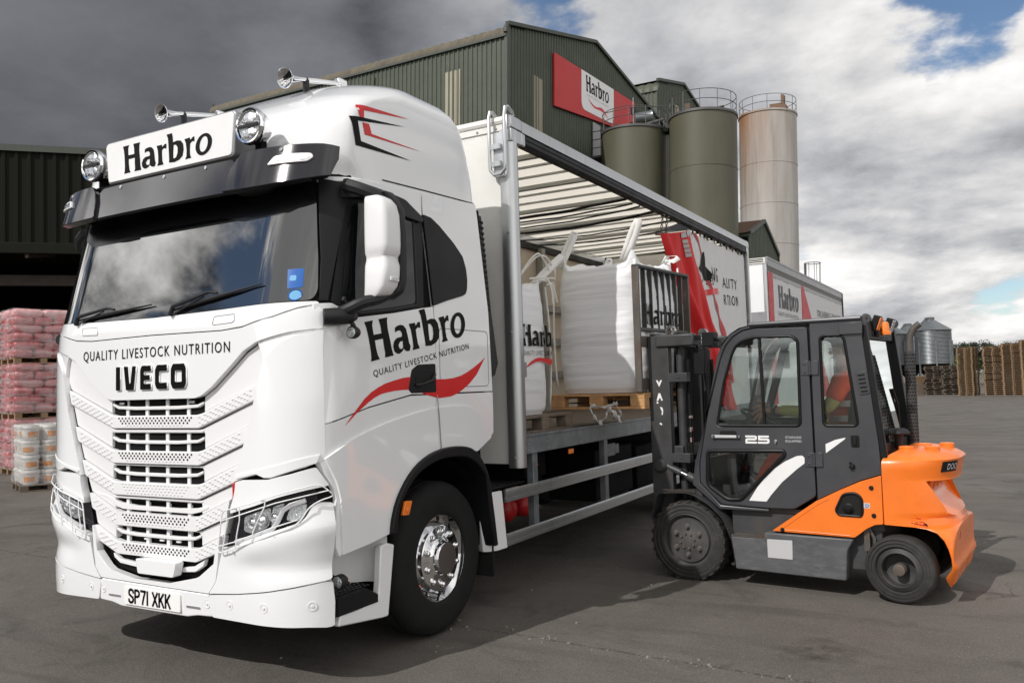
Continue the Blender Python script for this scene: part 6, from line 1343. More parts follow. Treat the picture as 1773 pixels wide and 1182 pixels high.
# cut the radiator outlet out of its back
g = MB(); cpf = [(1.835, .888), (2.3, .888), (2.3, .585), (2.005, .585), (1.985, .625), (1.93, .675), (1.87, .745), (1.835, .81)]; lim = lambda z: .455-.13*max(0, min(1, (.888-z)/.30))
n_ = len(cpf); g.add([(x, -lim(z), z) for x, z in cpf]+[(x, lim(z), z) for x, z in cpf], [tuple(range(n_)), tuple(range(2*n_-1, n_-1, -1))]+[(i, n_+i, n_+(i+1) % n_, (i+1) % n_) for i in range(n_)])
cut = g.build('cutter', 'orange', None, smooth=False); cut.matrix_world = fk.matrix_world.copy(); bpy.context.view_layer.update(); cut.matrix_world = cw.matrix_world.copy()
bo = cw.modifiers.new('cut', 'BOOLEAN'); bo.operation = 'DIFFERENCE'; bo.object = cut; bo.solver = 'EXACT'
bpy.context.view_layer.update(); nm_ = bpy.data.meshes.new_from_object(cw.evaluated_get(bpy.context.evaluated_depsgraph_get())); cw.modifiers.clear(); cw.data = nm_; bpy.data.objects.remove(cut)
nm_.polygons.foreach_set('use_smooth', [True]*len(nm_.polygons)); nm_.set_sharp_from_angle(angle=R_(44))
bv = cw.modifiers.new('bevel', 'BEVEL'); bv.width = .012; bv.segments = 3; bv.limit_method = 'ANGLE'; bv.angle_limit = R_(40)
g = MB()
for y in (-.34, -.17, 0, .17, .34): g.bar((1.78, y, .72), (1.84, y, .90), .035, .06, (1, 0, 0))
for y in (-.30, -.10, .10, .30): g.bar((1.79, y, .73), (1.86, y, .90), .02, .14, (0, 1, 0))
g.build('radiator_ribs', 'orange', cw, .006)
for x, y in ((1.68, -.28), (1.76, .02), (1.90, .12), (1.85, -.22)):
    g = MB(); g.lathe([(.052, -.04), (.052, .012), (.046, .018), (.03, .018), (.028, .012), (0, .012)], (x, y, 1.108), (0, 0, 1), 24); g.build('hood_boss', 'orange', cw)
lm = rround([(-.02, 0), (.28, 0), (.28, .075), (-.02, .075)], .004)
def CWM(a, b, o):   # name plate wrapped round the rear lip
    z = .948+b; t = a*3.2; rc = .42; xb = cwb(z)-.06; hw = cwh(z); A = math.pi/2*.62+t*.45
    A = min(A, math.pi/2); return (xb-rc+(rc+o)*math.sin(A), -(hw-rc+(rc+o)*math.cos(A))+max(0, (math.pi/2*.62+t*.45-math.pi/2))*rc, z)
npz = patch('name_plate', lm, CWM, .006, .008, 'black', cw, (.02, 0))
decal('maker_lettering', [text2d('DOO', .20, .046, .065, .015, 0, .012, 1.05)], CWM, .008, 'silver', cw)
patch('red_reflector', [(0, 0), (.10, 0), (.10, .055), (0, .055)], lambda a, b, o: (cwb(.46+b)-.125+a*.36+o*.6, -.36+a*.9-o*.6, .46+b), .012, .004, 'redlens', cw, (0, 0))
rr = random.Random(9); g = MB()
for i in range(7):
    x = 1.72+rr.uniform(0, .10); z = .60+rr.uniform(-.02, .03); l_ = rr.uniform(.01, .045); g.add([(x, -.5462, z), (x+l_, -.5462, z-.004), (x+l_, -.5462, z+.003), (x, -.5462, z+.007)], [(0, 1, 2, 3)])
g.build('paint_scrape', 'redlens', cw, smooth=False, fix=False)
g = MB()
for i in range(6):
    x = 1.745+rr.uniform(0, .10); z = .595+rr.uniform(-.02, .02); l_ = rr.uniform(.006, .02); g.add([(x, -.5466, z), (x+l_, -.5466, z-.002), (x+l_, -.5466, z+.006), (x, -.5466, z+.008)], [(0, 1, 2, 3)])
g.build('paint_scrape', 'shade_and_black', cw, smooth=False, fix=False)
# exhaust stack with perforated guard, air intake mushroom
ex = bpy.data.objects.new('exhaust', None); COL.objects.link(ex); ex.parent = Q; ey = .33
g = MB(); g.tube([(1.628, ey, 1.06), (1.630, ey, 1.86), (1.632, ey, 1.93), (1.645, ey, 1.99), (1.675, ey, 2.045), (1.72, ey, 2.078)], [.026, .026, .026, .028, .028, .027], 14); g.build('pipe', 'rustdark', ex)
g = MB(); g.lathe([(.039, 1.10), (.040, 1.11), (.040, 1.855), (.036, 1.86), (.024, 1.862)], (1.628, ey, 0), (0, 0, 1), 24); g.build('heat_guard', 'fkdark', ex)
g = MB()
for i in range(26):
    for j in range(12):
        a = 2*math.pi*(j+.5*(i % 2))/12; c = Vector((1.628+.0405*math.cos(a), ey+.0405*math.sin(a), 1.13+i*.0278)); g.lathe([(.0078, 0), (0, .0006)], c, (math.cos(a), math.sin(a), 0), 8)
g.build('guard_holes', 'shade_and_black', ex, smooth=False)
g = MB(); g.lathe([(.05, 0), (.045, .02), (.03, .022)], (1.628, ey, 1.09), (0, 0, 1), 20); g.build('flange', 'fkdark', ex)
g = MB(); g.lathe([(0, 1.252), (.045, 1.250), (.072, 1.236), (.084, 1.214), (.080, 1.204), (.040, 1.200), (.032, 1.18), (.032, 1.10), (.028, 1.09)], (1.595, -.10, 0), (0, 0, 1), 32); g.build('air_intake', 'charcoal', Q)
# wheels
def fwheel(name, x, y, z, r, wd, s, nuts, steer=0):
    t = bpy.data.objects.new(name, None); COL.objects.link(t); t.parent = Q; t.location = (x, y, z); t.rotation_euler = (0, 0, steer); ax = (0, s, 0); h = wd/2
    g = MB(); rr_ = r*.70
    pf = [(rr_*.93, -h+.02), (rr_, -h), (r*.93, -h+.008), (r, -h+.04), (r, h-.04), (r*.985, h-.02), (r*.93, h-.006), (r*.90, h-.004), (r*.885, h-.012), (r*.80, h-.004), (r*.785, h-.012), (rr_, h-.006), (rr_*.95, h-.02)]
    g.lathe(pf, (0, 0, 0), ax, 64, cap=False); 
    if nuts:
        for i in range(26):
            a = 2*math.pi*i/26
            for sd_ in (-1, 1): g.box((math.cos(a+.06*sd_)*(r-.002), s*sd_*h*.52, math.sin(a+.06*sd_)*(r-.002)), (.012, wd*.42, .034), mt=Matrix.Rotation(-a, 4, 'Y'))
    g.build('tyre', 'tyredusty', t)
    g = MB()
    if nuts:
        g.lathe([(rr_*.97, h-.030), (rr_*.99, h-.014), (rr_*.95, h-.010), (rr_*.90, h-.035), (rr_*.83, h-.05), (rr_*.79, h-.030), (rr_*.72, h-.028), (rr_*.40, h-.026), (rr_*.30, h-.015), (0, h-.014)], (0, 0, 0), ax, 48, cap=False)
        g.build('rim', mat('dusty_rim', (.05, .049, .047), .6, var=.3, dirt=(.10, .09, .085)), t)
        g = MB()
        for i in range(6):
            a = 2*math.pi*(i+.5)/6; g.lathe([(.022, h-.03), (.022, h-.016), (.015, h-.014), (.015, h+.002), (0, h+.004)], (math.cos(a)*.118, 0, math.sin(a)*.118), ax, 12)
        for i in range(8):
            a = 2*math.pi*(i+.3)/8; g.lathe([(.010, h-.018), (.010, h-.003), (0, h-.001)], (math.cos(a)*.062, 0, math.sin(a)*.062), ax, 8)
        g.build('wheel_nuts', 'rustdark', t)
    else:
        g.lathe([(rr_*.96, h-.03), (rr_*.75, h-.008), (rr_*.73, h-.006), (rr_*.70, h-.012), (rr_*.68, h-.09), (rr_*.30, h-.10), (rr_*.28, h-.04), (rr_*.20, h-.025), (0, h-.02)], (0, 0, 0), ax, 48, cap=False)
        g.build('rim', mat('dusty_rim', (.035, .034, .033), .6, var=.3, dirt=(.12, .11, .10)), t)
        g = MB(); g.lathe([(rr_*.25, h-.05), (rr_*.25, h-.012), (rr_*.16, h-.008), (0, h-.008)], (0, 0, 0), ax, 20); g.build('hub', 'rustdark', t)
    return t
for s in (-1, 1): fwheel('front_wheel', -.004, s*.47, .325, .328, .21, s, True)
for s in (-1, 1): fwheel('rear_wheel', 1.645, s*.475, .248, .242, .19, s, False, R_(-5))
g = MB(); g.tube([(1.42, -.50, .56), (1.47, -.50, .45), (1.46, -.49, .30)], .012, 6); g.bb(1.40, 1.44, -.52, -.46, .36, .56); g.build('flap', 'rustdark', Q)
# mast
ms = bpy.data.objects.new('mast', None); COL.objects.link(ms); ms.parent = Q
for s in (-1, 1):
    g = MB(); pr = [(-.385, .33), (-.185, .33), (-.185, .37), (-.345, .37), (-.345, .40), (-.385, .40)]
    pr = [(-.383, .40), (-.187, .40), (-.187, .365), (-.345, .365), (-.345, .30), (-.383, .30)]
    g.grid([[(x, s*y, z) for x, y in pr] for z in (.12, 2.07)], closed=True); g.f += [tuple(range(6)), tuple(range(6, 12))]; g.m += [0, 0]; g.build('outer_rail', 'fkdark', ms, .004)
    g = MB(); g.bb(-.34, -.20, s*.30, s*.355, .2, 2.085); g.bb(-.33, -.29, s*.22, s*.30, .2, 2.085); g.build('inner_rail', 'fkdark', ms, .004)
    g = MB(); g.cyl((-.12, s*.30, .2), (-.12, s*.30, 1.95), .035); g.cyl((-.12, s*.30, 1.9), (-.12, s*.30, 2.05), .022); g.build('lift_cylinder', 'fkdark', ms)
    g = MB(); g.cyl((-.06, s*.27, .75), (-.06, s*.27, 1.86), .017, n=12)
    for z in (1.08, 1.17, 1.36): g.cyl((-.06, s*.27, z), (-.06, s*.27, z+.05), .022, n=8)
    g.build('hose', 'black', ms)
    g = MB(); g.cyl((-.06, s*.27, 1.10), (-.06, s*.27, 1.26), .019, n=10); g.cyl((-.06, s*.27, 1.34), (-.06, s*.27, 1.37), .021, n=10); g.build('hose_fitting', 'chrome', ms)
    g = MB(); g.cyl((-.25, s*.375, .925), (-.12, s*.375, .87), .032); g.cyl((-.12, s*.375, .87), (-.06, s*.375, .845), .020); g.cyl((-.06, s*.375, .845), (.16, s*.375, .75), .038); g.lathe([(.055, -.03), (.06, .01), (.045, .03), (0, .035)], (-.30, s*.405, .93), (0, s, 0), 18); g.build('tilt_cylinder', 'fkdark', ms)
    g = MB(); g.cyl((-.12, s*.375, .87), (-.065, s*.375, .847), .022); g.build('tilt_rod', 'chrome', ms)
    g = MB(); g.lathe([(.045, -.02), (.045, .02), (.022, .022), (.018, .03), (0, .03)], (-.17, s*.36, 2.115), (0, s, 0), 20); g.build('chain_pulley', 'steel', ms)
for z in (2.02, .55, 1.05): 
    g = MB(); g.bb(-.20 if z < 2.5 else -.33, -.10 if z < 2.5 else -.25, -.36, .36, z-.05, z+.05); g.build('cross_member', 'fkdark', ms, .006)
for s in (-1, 1): g = MB(); g.bb(-.30, .06, s*.33, s*.42, 1.97, 2.078); g.build('top_bracket', 'fkdark', ms, .014)
for z in (1.70, 1.00):
    g = MB(); g.bb(-.19, -.02, -.40, -.33, z-.04, z+.04); g.lathe([(.012, 0), (0, .012)], (-.10, -.402, z), (0, -1, 0), 8); g.build('hose_bracket', 'fkdark', ms, .004)
g = MB()
for y in (-.07, .07): g.bb(-.27, -.255, y-.02, y+.02, .6, 2.05)
g.build('lift_chain', 'black', ms)
# worn-out white letters down the mast
mw_ = lambda x, z, o: (x, -.40-o, z)
g = MB()
for z, pts in ((1.62, [(-.03, .06), (.0, .0), (.03, .06), (.012, .06), (0, .035), (-.012, .06)]), (1.50, [(-.03, 0), (-.012, 0), (-.005, .02), (.01, .02), (.014, 0), (.03, 0), (.008, .065), (-.010, .065)]), (1.475, [(-.03, 0), (-.012, 0), (-.02, .02), (-.03, .015)]), (1.395, [(.0, .05), (.022, .045), (.03, .02), (.024, -.02), (.012, -.02), (.018, .01), (.008, .028)]), (1.30, [(-.012, -.005), (.012, -.018), (.014, -.005), (.0, .008)])):
    p_, t_ = tess([[(-.285+a, z+b) for a, b in pts]]); g.add([mw_(a, b, .0015) for a, b in p_], t_)
g.build('worn_lettering', 'decal', ms, smooth=False, fix=False)
# carriage, load backrest and forks
cg = bpy.data.objects.new('fork_carriage', None); COL.objects.link(cg); cg.parent = Q
g = MB(); g.bb(-.43, -.39, -.52, .52, 1.60, 1.70); g.bb(-.43, -.39, -.52, .52, 1.98, 2.08); g.bb(-.41, -.34, -.30, -.20, 1.55, 2.1); g.bb(-.41, -.34, .20, .30, 1.55, 2.1); g.build('carriage_plate', 'rustdark', cg, .006)
br = bpy.data.objects.new('load_backrest', None); COL.objects.link(br); br.parent = Q
g = MB(); g.bb(-.44, -.375, -.555, -.525, 1.578, 2.70); g.bb(-.44, -.375, .525, .555, 2.08, 2.70); g.build('upright', 'rustdark', br, .006)
g = MB(); g.bb(-.44, -.375, -.555, .555, 2.685, 2.715); g.bb(-.435, -.385, -.525, .525, 2.12, 2.155); g.build('backrest_rail', 'fkdark', br, .008)
for i in range(7):
    y = -.525+1.05*(i+1)/8; g = MB(); g.bb(-.43, -.385, y-.008, y+.008, 2.155, 2.688); g.build('backrest_bar', 'fkdark', br, .003)
for s in (-1, 1):
    g = MB(); pr = [(-.445, 2.06), (-.405, 2.06), (-.405, 1.46), (-.43, 1.468), (-1.36, 1.482), (-1.36, 1.488), (-.48, 1.508), (-.445, 1.53)]
    g.grid([[(x, s*.27+e, z) for x, z in pr] for e in (-.05, .05)], closed=True); g.f += [tuple(range(8)), tuple(range(8, 16))]; g.m += [0, 0]; g.build('fork', 'rustdark', cg, .004)
# work lamp on a stalk beside the mast top
wl_ = bpy.data.objects.new('work_lamp', None); COL.objects.link(wl_); wl_.parent = Q
g = MB(); g.box((.175, -.33, 2.02), (.11, .10, .12)); g.tube([(.22, -.33, 2.02), (.28, -.36, 2.0), (.31, -.42, 1.93)], .014, 8); g.bb(.04, .13, -.36, -.30, 2.02, 2.06); g.build('lamp_body', 'black', wl_, .015)
g = MB(); g.box((.118, -.33, 2.02), (.008, .085, .10)); g.build('lens', 'lens', wl_)
g = MB(); g.tube([(.03, -.30, 2.0), (.08, -.28, 1.85), (.10, -.30, 1.75)], .012, 6); g.bb(.02, .12, -.34, -.24, 1.72, 1.95); g.build('hose_cover', 'black', Q, .01)
# inside the cab: seat, steering column, wheel, levers, papers
st_ = bpy.data.objects.new('seat', None); COL.objects.link(st_); st_.parent = Q
g = MB(); g.box((1.0, 0, 1.0), (.46, .46, .12)); g.build('cushion', 'seat', st_, .04, seg=3)
g = MB(); g.box((1.29, 0, 1.32), (.10, .42, .58), mt=Matrix.Rotation(R_(8), 4, 'Y')); g.build('backrest', 'seat', st_, .04, seg=3)
g = MB(); g.bb(.80, 1.25, -.3, .3, .62, .95); g.build('seat_base', 'black', Q, .02)
sc_ = bpy.data.objects.new('steering_column', None); COL.objects.link(sc_); sc_.parent = Q
g = MB(); g.tube([(.28, .02, .75), (.46, .0, 1.30)], .045, 10); g.build('column', 'black', sc_)
g = MB(); c = Vector((.475, .0, 1.33)); ax = Vector((.42, 0, .90)).normalized(); u, v, _ = basis(ax)
g.tube([c+(u*math.cos(a)+v*math.sin(a))*.17 for a in [2*math.pi*i/40 for i in range(40)]], .013, 8, True)
for a in (.5, 2.6, 4.7): g.bar(c, c+(u*math.cos(a)+v*math.sin(a))*.17, .03, .012, ax)
g.lathe([(.045, -.01), (.04, .02), (0, .025)], c, ax, 20); g.build('steering_wheel', 'black', sc_)
g = MB(); g.bb(.30, .42, .10, .44, 1.0, 1.25); g.bar((.36, .40, 1.2), (.62, .40, 2.05), .07, .05, (0, 1, 0)); g.build('dashboard', 'fkgrey', Q, .02)
g = MB(); g.box((.46, .05, 1.60), (.012, .11, .16), mt=Matrix.Rotation(R_(15), 4, 'Y')); g.build('note_card', 'decal', Q)
g = MB(); g.box((.455, .04, 1.60), (.006, .075, .07), mt=Matrix.Rotation(R_(15), 4, 'Y')); g.build('phone_holder', 'black', Q)
g = MB(); g.box((.60, .40, 1.83), (.05, .015, .16)); g.build('sticker_card', 'pail', Q)
g = MB(); g.lathe([(.09, 0), (.10, .03), (.09, .06), (0, .065)], (.93, .15, 1.93), (-1, -.3, 0), 24); g.tube([(.93, .15, 1.93), (.95, .2, 2.08)], .015, 6); g.build('cab_fan', 'black', Q)
# ------------------------------------------------------------------ driver
def skin_body(name, joints, edges, mt, parent, sub=2, root=0):
    me = bpy.data.meshes.new(name); me.from_pydata([j[0] for j in joints], edges, []); me.materials.append(M[mt]); o = bpy.data.objects.new(name, me); COL.objects.link(o); o.parent = parent
    md = o.modifiers.new('skin', 'SKIN'); md.use_smooth_shade = True
    sv = me.skin_vertices[0].data
    for i, j in enumerate(joints): r = j[1]; sv[i].radius = r if isinstance(r, tuple) else (r, r); sv[i].use_root = (i == root)
    s_ = o.modifiers.new('sub', 'SUBSURF'); s_.levels = sub; s_.render_levels = sub
    return o
pm = Matrix.Translation(FO) @ Matrix.Rotation(-HX, 4, 'Z') @ Matrix.Translation((.045, 0, 0))
pr_ = thing('person', 'forklift driver in an orange hi-vis vest seated in the cab, hand on the wheel', 'person', mw=pm)
# body with head, legs: one continuous surface
J = [((1.16, 0, 1.13), (.15, .17)), ((1.18, 0, 1.28), (.13, .16)), ((1.19, 0, 1.46), (.135, .18)), ((1.18, 0, 1.60), (.11, .16)), ((1.165, 0, 1.70), (.055, .06)), ((1.15, 0, 1.77), (.052, .052)), ((1.13, 0, 1.84), (.083, .075)), ((1.125, 0, 1.91), (.085, .075)), ((1.13, 0, 1.97), (.055, .05)),
     ((1.17, -.21, 1.60), .062), ((1.08, -.27, 1.42), .050), ((.90, -.26, 1.385), .046), ((.62, -.205, 1.402), .034),
     ((1.17, .21, 1.60), .062), ((1.06, .27, 1.42), .050), ((.92, .24, 1.22), .044), ((.76, .20, 1.16), .033),
     ((1.05, -.10, 1.10), .095), ((.66, -.16, 1.05), .078), ((.52, -.17, .86), .058), ((.44, -.16, .70), .045), ((.34, -.16, .67), .04),
     ((1.05, .10, 1.10), .095), ((.66, .14, 1.05), .078), ((.52, .15, .86), .058), ((.44, .15, .70), .045), ((.34, .15, .67), .04)]
E_ = [(0, 1), (1, 2), (2, 3), (3, 4), (4, 5), (5, 6), (6, 7), (7, 8), (3, 9), (9, 10), (10, 11), (11, 12), (3, 13), (13, 14), (14, 15), (15, 16), (0, 17), (17, 18), (18, 19), (19, 20), (20, 21), (0, 22), (22, 23), (23, 24), (24, 25), (25, 26)]
skin_body('body', J, E_, 'skin', pr_)
# vest, sleeves, trousers as clothing over the body
skin_body('hi_vis_vest', [((1.16, 0, 1.16), (.165, .19)), ((1.18, 0, 1.28), (.15, .18)), ((1.19, 0, 1.46), (.155, .20)), ((1.19, 0, 1.64), (.13, .175)), ((1.175, 0, 1.71), (.075, .085)), ((1.18, -.20, 1.635), .085), ((1.10, -.262, 1.46), .075), ((1.18, .20, 1.635), .085), ((1.10, .262, 1.46), .075)], [(0, 1), (1, 2), (2, 3), (3, 4), (3, 5), (5, 6), (3, 7), (7, 8)], 'hivis', pr_)
g = MB()
for z, rx, ry_ in ((1.30, .158, .188), (1.42, .166, .200)):
    g.grid([[(1.185+rx*1.02*math.cos(a), ry_*1.05*math.sin(a), z+dz-.03*math.sin(a)) for a in [2*math.pi*i/32 for i in range(32)]] for dz in (-.025, .025)], closed=True)
g.build('reflective_band', 'reflect', pr_, fix=False)
for s, sh in ((-1, [((1.17, -.21, 1.595), .070), ((1.08, -.27, 1.42), .058), ((.90, -.26, 1.385), .055), ((.655, -.207, 1.402), .046)]), (1, [((1.17, .21, 1.595), .070), ((1.06, .27, 1.42), .058), ((.92, .24, 1.22), .052), ((.78, .205, 1.165), .042)])):
    skin_body('sleeve', sh, [(0, 1), (1, 2), (2, 3)], 'yellow', pr_)
    lg = [((1.10, s*.09, 1.10), .112), ((.66, s*.155, 1.055), .092), ((.525, s*.165, .88), .074), ((.45, s*.16, .73), .066)]
    skin_body('trouser_leg', lg, [(0, 1), (1, 2), (2, 3)], 'hivis' if s < 0 else 'hivis', pr_)
    g = MB(); g.grid([[Vector((.66-.10*k, s*.155, 1.035-.13*k))+Vector((.06*math.sin(a)*.9, .088*math.cos(a), .085*math.sin(a))) for a in [2*math.pi*i/20 for i in range(20)]] for k in (.45, .85)], closed=True); g.build('knee_band', 'reflect', pr_, fix=False)
    g = MB(); g.box((.40, s*.16, .665), (.26, .10, .09)); g.build('boot', 'trouser', pr_, .035, seg=3)
# face, hair, ears
g = MB(); g.ell((1.045, 0, 1.865), (.018, .013, .018), 10, 8); g.build('nose', 'skin', pr_)
for s in (-1, 1):
    g = MB(); g.ell((1.052, s*.032, 1.895), (.010, .014, .008), 10, 6); g.build('eye', 'decal', pr_); g = MB(); g.ell((1.044, s*.032, 1.895), (.004, .006, .006), 8, 6); g.build('pupil', 'shade_and_black', pr_)
    g = MB(); g.ell((1.14, s*.082, 1.875), (.018, .008, .030), 10, 8); g.build('ear', 'skin', pr_)
g = MB(); g.ell((1.054, 0, 1.822), (.008, .024, .005), 10, 6); g.build('mouth', 'redlens', pr_)
g = MB(); g.ell((1.145, 0, 1.935), (.092, .083, .075), 18, 12); g.ell((1.175, 0, 1.88), (.062, .078, .07), 16, 10); g.build('hair', 'hair', pr_)
# near hand on the wheel: palm and five bent fingers; watch at the wrist
def finger(pts, rs): return skin_body('finger', [(p, r) for p, r in zip(pts, rs)], [(i, i+1) for i in range(len(pts)-1)], 'skin', pr_, 1)
skin_body('palm', [((0.635, -.205, 1.40), (.030, .024)), ((0.590, -.205, 1.400), (.036, .020)), ((0.545, -.205, 1.400), (.044, .018)), ((0.510, -.203, 1.398), (.042, .015))], [(0, 1), (1, 2), (2, 3)], 'skin', pr_, 2)
for i, (z0, dx, dz, ln) in enumerate(((1.432, -.052, .004, .9), (1.412, -.060, -.018, 1.0), (1.390, -.056, -.040, .95), (1.370, -.044, -.056, .78))):
    b_ = Vector((0.525, -.207, z0)); d_ = Vector((dx, -.006, dz))*ln
    finger([b_, b_+d_*.75, b_+d_*1.35+Vector((0, .010, -.008)), b_+d_*1.75+Vector((.004, .026, -.014))], [.0150, .0138, .0125, .0105])
finger([Vector((0.565, -.205, 1.432)), Vector((0.535, -.21, 1.462)), Vector((0.505, -.205, 1.478)), Vector((.470, -.195, 1.482))], [.0185, .0165, .0150, .0125])
for i, (z0, dx, dz) in enumerate(((1.325, -.05, .0), (1.305, -.055, -.01), (1.287, -.05, -.02), (1.272, -.04, -.03))):
    b_ = Vector((.70, .20, z0-.14)); d_ = Vector((dx, 0, dz)); finger([b_, b_+d_*.7, b_+d_*1.2+Vector((0, -.01, -.012)), b_+d_*1.4+Vector((.01, -.02, -.02))], [.0115, .0105, .0095, .008])
finger([Vector((.73, .19, 1.185)), Vector((.70, .175, 1.205)), Vector((.67, .165, 1.210))], [.014, .012, .010])
skin_body('palm', [((.77, .20, 1.16), (.03, .024)), ((.72, .20, 1.16), (.04, .02)), ((.685, .20, 1.16), (.042, .016))], [(0, 1), (1, 2)], 'skin', pr_, 2)
g = MB(); g.tube([Vector((.632+.004*math.sin(a), -.205+.037*math.cos(a), 1.401+.040*math.sin(a))) for a in [2*math.pi*i/20 for i in range(20)]], .008, 6, True); g.lathe([(.018, 0), (.018, .010), (0, .011)], (0.622, -.242, 1.402), (0, -1, 0), 18); g.build('wrist_watch', 'shade_and_black', pr_)
g = MB(); g.tube([Vector((.497+.003*math.sin(a), -.209+.0155*math.cos(a), 1.386+.0155*math.sin(a))) for a in [2*math.pi*i/14 for i in range(14)]], .0022, 5, True); g.build('ring', 'steel', pr_)
# ------------------------------------------------------------------ buildings and silos behind (they stand plumb; the yard falls away under the lorry)
M3 = Matrix(((0.9996334198815983, -0.001784121015347695, 0.027015602307236656), (0.001369428100818748, 0.999881077330333, 0.015360854904905165), (-0.027039795163737165, -0.015318227995935296, 0.9995169840320711)))
BM = Matrix.Translation(CAMP) @ M3.to_4x4() @ Matrix.Translation(-CAMP)
def far(name, label, cat, p, rz=0, group=None): return thing(name, label, cat, mw=BM @ Matrix.Translation(p) @ Matrix.Rotation(rz, 4, 'Z'), group=group)
def corr(a, b, z0, ztop, pitch=.30, dp=.045, out=None, mt='corr', name='wall', parent=None, ncut=1):
    """profiled sheet wall from a to b (plan), ztop(s) its upper edge"""
    a = Vector((*a, 0)); b = Vector((*b, 0)); L_ = (b-a).length; d = (b-a).normalized(); n = Vector((d.y, -d.x, 0))
    if out is not None and n.dot(Vector((*out, 0))) < 0: n = -n
    k = max(1, round(L_/pitch)); p = L_/k; g = MB(); prof = []
    for i in range(k):
        s = i*p
        for f, o in ((0, 0), (.55, 0), (.65, dp), (.90, dp)): prof.append((s+f*p, o))
    prof.append((L_, 0)); rows = []
    lo = [a+d*s+n*o+Vector((0, 0, z0)) for s, o in prof]; hi = [a+d*s+n*o+Vector((0, 0, ztop(s))) for s, o in prof]
    g.grid([lo, hi]); return g.build(name, mt, parent, smooth=False, fix=False)
def pl(*pts):
    def f(s):
        for (a, b), (c, d) in zip(pts, pts[1:]):
            if s <= c: return b+(d-b)*(s-a)/(c-a)
        return pts[-1][1]
    return f
def barrel(x0, x1, y, z, r, parent, mt='roofbrown', pitch=.52):
    """ribbed quarter-round eave along local x"""
    g = MB(); k = round((x1-x0)/pitch); p = (x1-x0)/k; rows = []
    for i in range(k):
        for f, o in ((0, -.03), (.12, .0), (.5, .035), (.88, 0), (1, -.03)):
            x = x0+p*(i+f); rows.append([(x, y+r-(r+o)*math.cos(t)-.12, z+(r+o)*math.sin(t)) for t in [math.pi/2*q/8 for q in range(9)]]+[(x, y+r+1.2, z+r+o+.30)])
    g.grid(rows); return g.build('curved_eave', mt, parent, fix=False, ang=50)
# main feed mill: local x runs along the front wall (negative), local y along the gable
mrz = math.atan2(.04813606, .99884079); mrz = -mrz
mill = far('mill_building', 'tall dark green sheet-clad mill with the big red and white sign on its gable', 'building', (-16.478, 33.076, 0), mrz)
LW = 23.3
corr((-LW, 0), (0, 0), 0, lambda s: 19.62, .30, .05, (0, -1), 'corr', 'front_wall', mill)
gz = pl((0, 20.15), (.35, 20.25), (10.06, 22.72), (19.64, 20.82), (22.6, 20.15), (23, 19.8))
corr((0, 0), (0, 23), 0, lambda s: gz(s)-.06, .30, .05, (1, 0), 'corr', 'gable_wall', mill)
barrel(-LW-.1, .12, 0, 19.62, .60, mill)
g = MB(); g.bb(-.08, .10, -.10, .14, 0, 20.05); g.build('corner_trim', 'gutter', mill, .01)
g = MB(); g.bb(-LW, .05, -.16, -.02, 19.52, 19.64); g.build('gutter', 'gutter', mill)
g = MB()
for (a, b), (c, d) in (((0.0, 20.22), (10.06, 22.78)), ((10.06, 22.78), (22.6, 20.2))): g.bar((.06, a, b), (.06, c, d), .20, .26, (1, 0, 0))
g.tube([(.02, -.12, 19.7), (.02, -.10, 19.95), (.02, .06, 20.18), (.02, .4, 20.32)], .12, 8)
g.build('verge_trim', 'gutter', mill, .01)
g = MB(); g.add([(.1, .5, 20.3), (.1, 10.06, 22.85), (-LW, 10.06, 22.85), (-LW, .5, 20.3)], [(0, 1, 2, 3)]); g.add([(.1, 10.06, 22.85), (.1, 22.8, 20.2), (-LW, 22.8, 20.2), (-LW, 10.06, 22.85)], [(0, 1, 2, 3)]); g.build('roof', 'roofbrown', mill, fix=False)
g = MB(); g.bb(-LW, -LW+.1, 0, 23, 0, 20.2); g.bb(-LW, 0, 22.9, 23, 0, 19.9); g.build('rear_walls', 'corr', mill)
corr((-3.92, -.03), (-2.88, -.03), 6, lambda s: 18.4, .26, .05, (0, -1), 'skylight', 'translucent_strip', mill)
corr((.03, 2.55), (.03, 3.55), 6, lambda s: 18.35, .25, .05, (1, 0), 'skylight', 'translucent_strip', mill)
rr = random.Random(5); g = MB()
for x in (-9.0, -9.06): g.tube([(x, -.09, 17.2), (x+.05, -.09, 19.2)], .03, 6)
g.build('stain_pipe', 'roofbrown', mill)
# the sign, bolted on the gable
sign = far('wall_sign', 'long red and white company sign high on the green mill gable', 'sign', Vector((-16.478, 33.076, 0)), mrz)
zt_, zb_ = (lambda y: 20.20+.036*(y-4.66)), (lambda y: 17.18+.08*(y-4.66))
zt_ = lambda y: 20.25+.026*(y-4.66); zb_ = lambda y: 17.22+.105*(y-4.66)
def slab(y0, y1, t0, t1, mt, nm, x0=.10, x1=.20):
    g = MB(); g.hexa([(x0, y0, t0(y0)), (x1, y0, t0(y0)), (x1, y1, t0(y1)), (x0, y1, t0(y1)), (x0, y0, t1(y0)), (x1, y0, t1(y0)), (x1, y1, t1(y1)), (x0, y1, t1(y1))]); return g.build(nm, mt, sign)
slab(4.66, 15.62, zb_, zt_, 'fade_red', 'red_board')
wp_ = rround([(7.92, 17.98), (12.34, 18.15), (12.34, 20.45), (7.92, 20.34)], [.5, .5, .05, .05], 5)
SG = lambda y, z, o: (.20+o, y, z)
patch('white_panel', wp_, SG, .012, .02, 'decal', sign, (0, 0))
decal('trade_name', wordmark(3.15, .98, 8.48, 19.20, .022), SG, .018, 'ink', sign)
decal('slogan_lettering', [text2d('QUALITY LIVESTOCK NUTRITION', 3.0, .13, 8.60, 18.95, .022, .004, 1.1)], SG, .018, 'silver', sign)
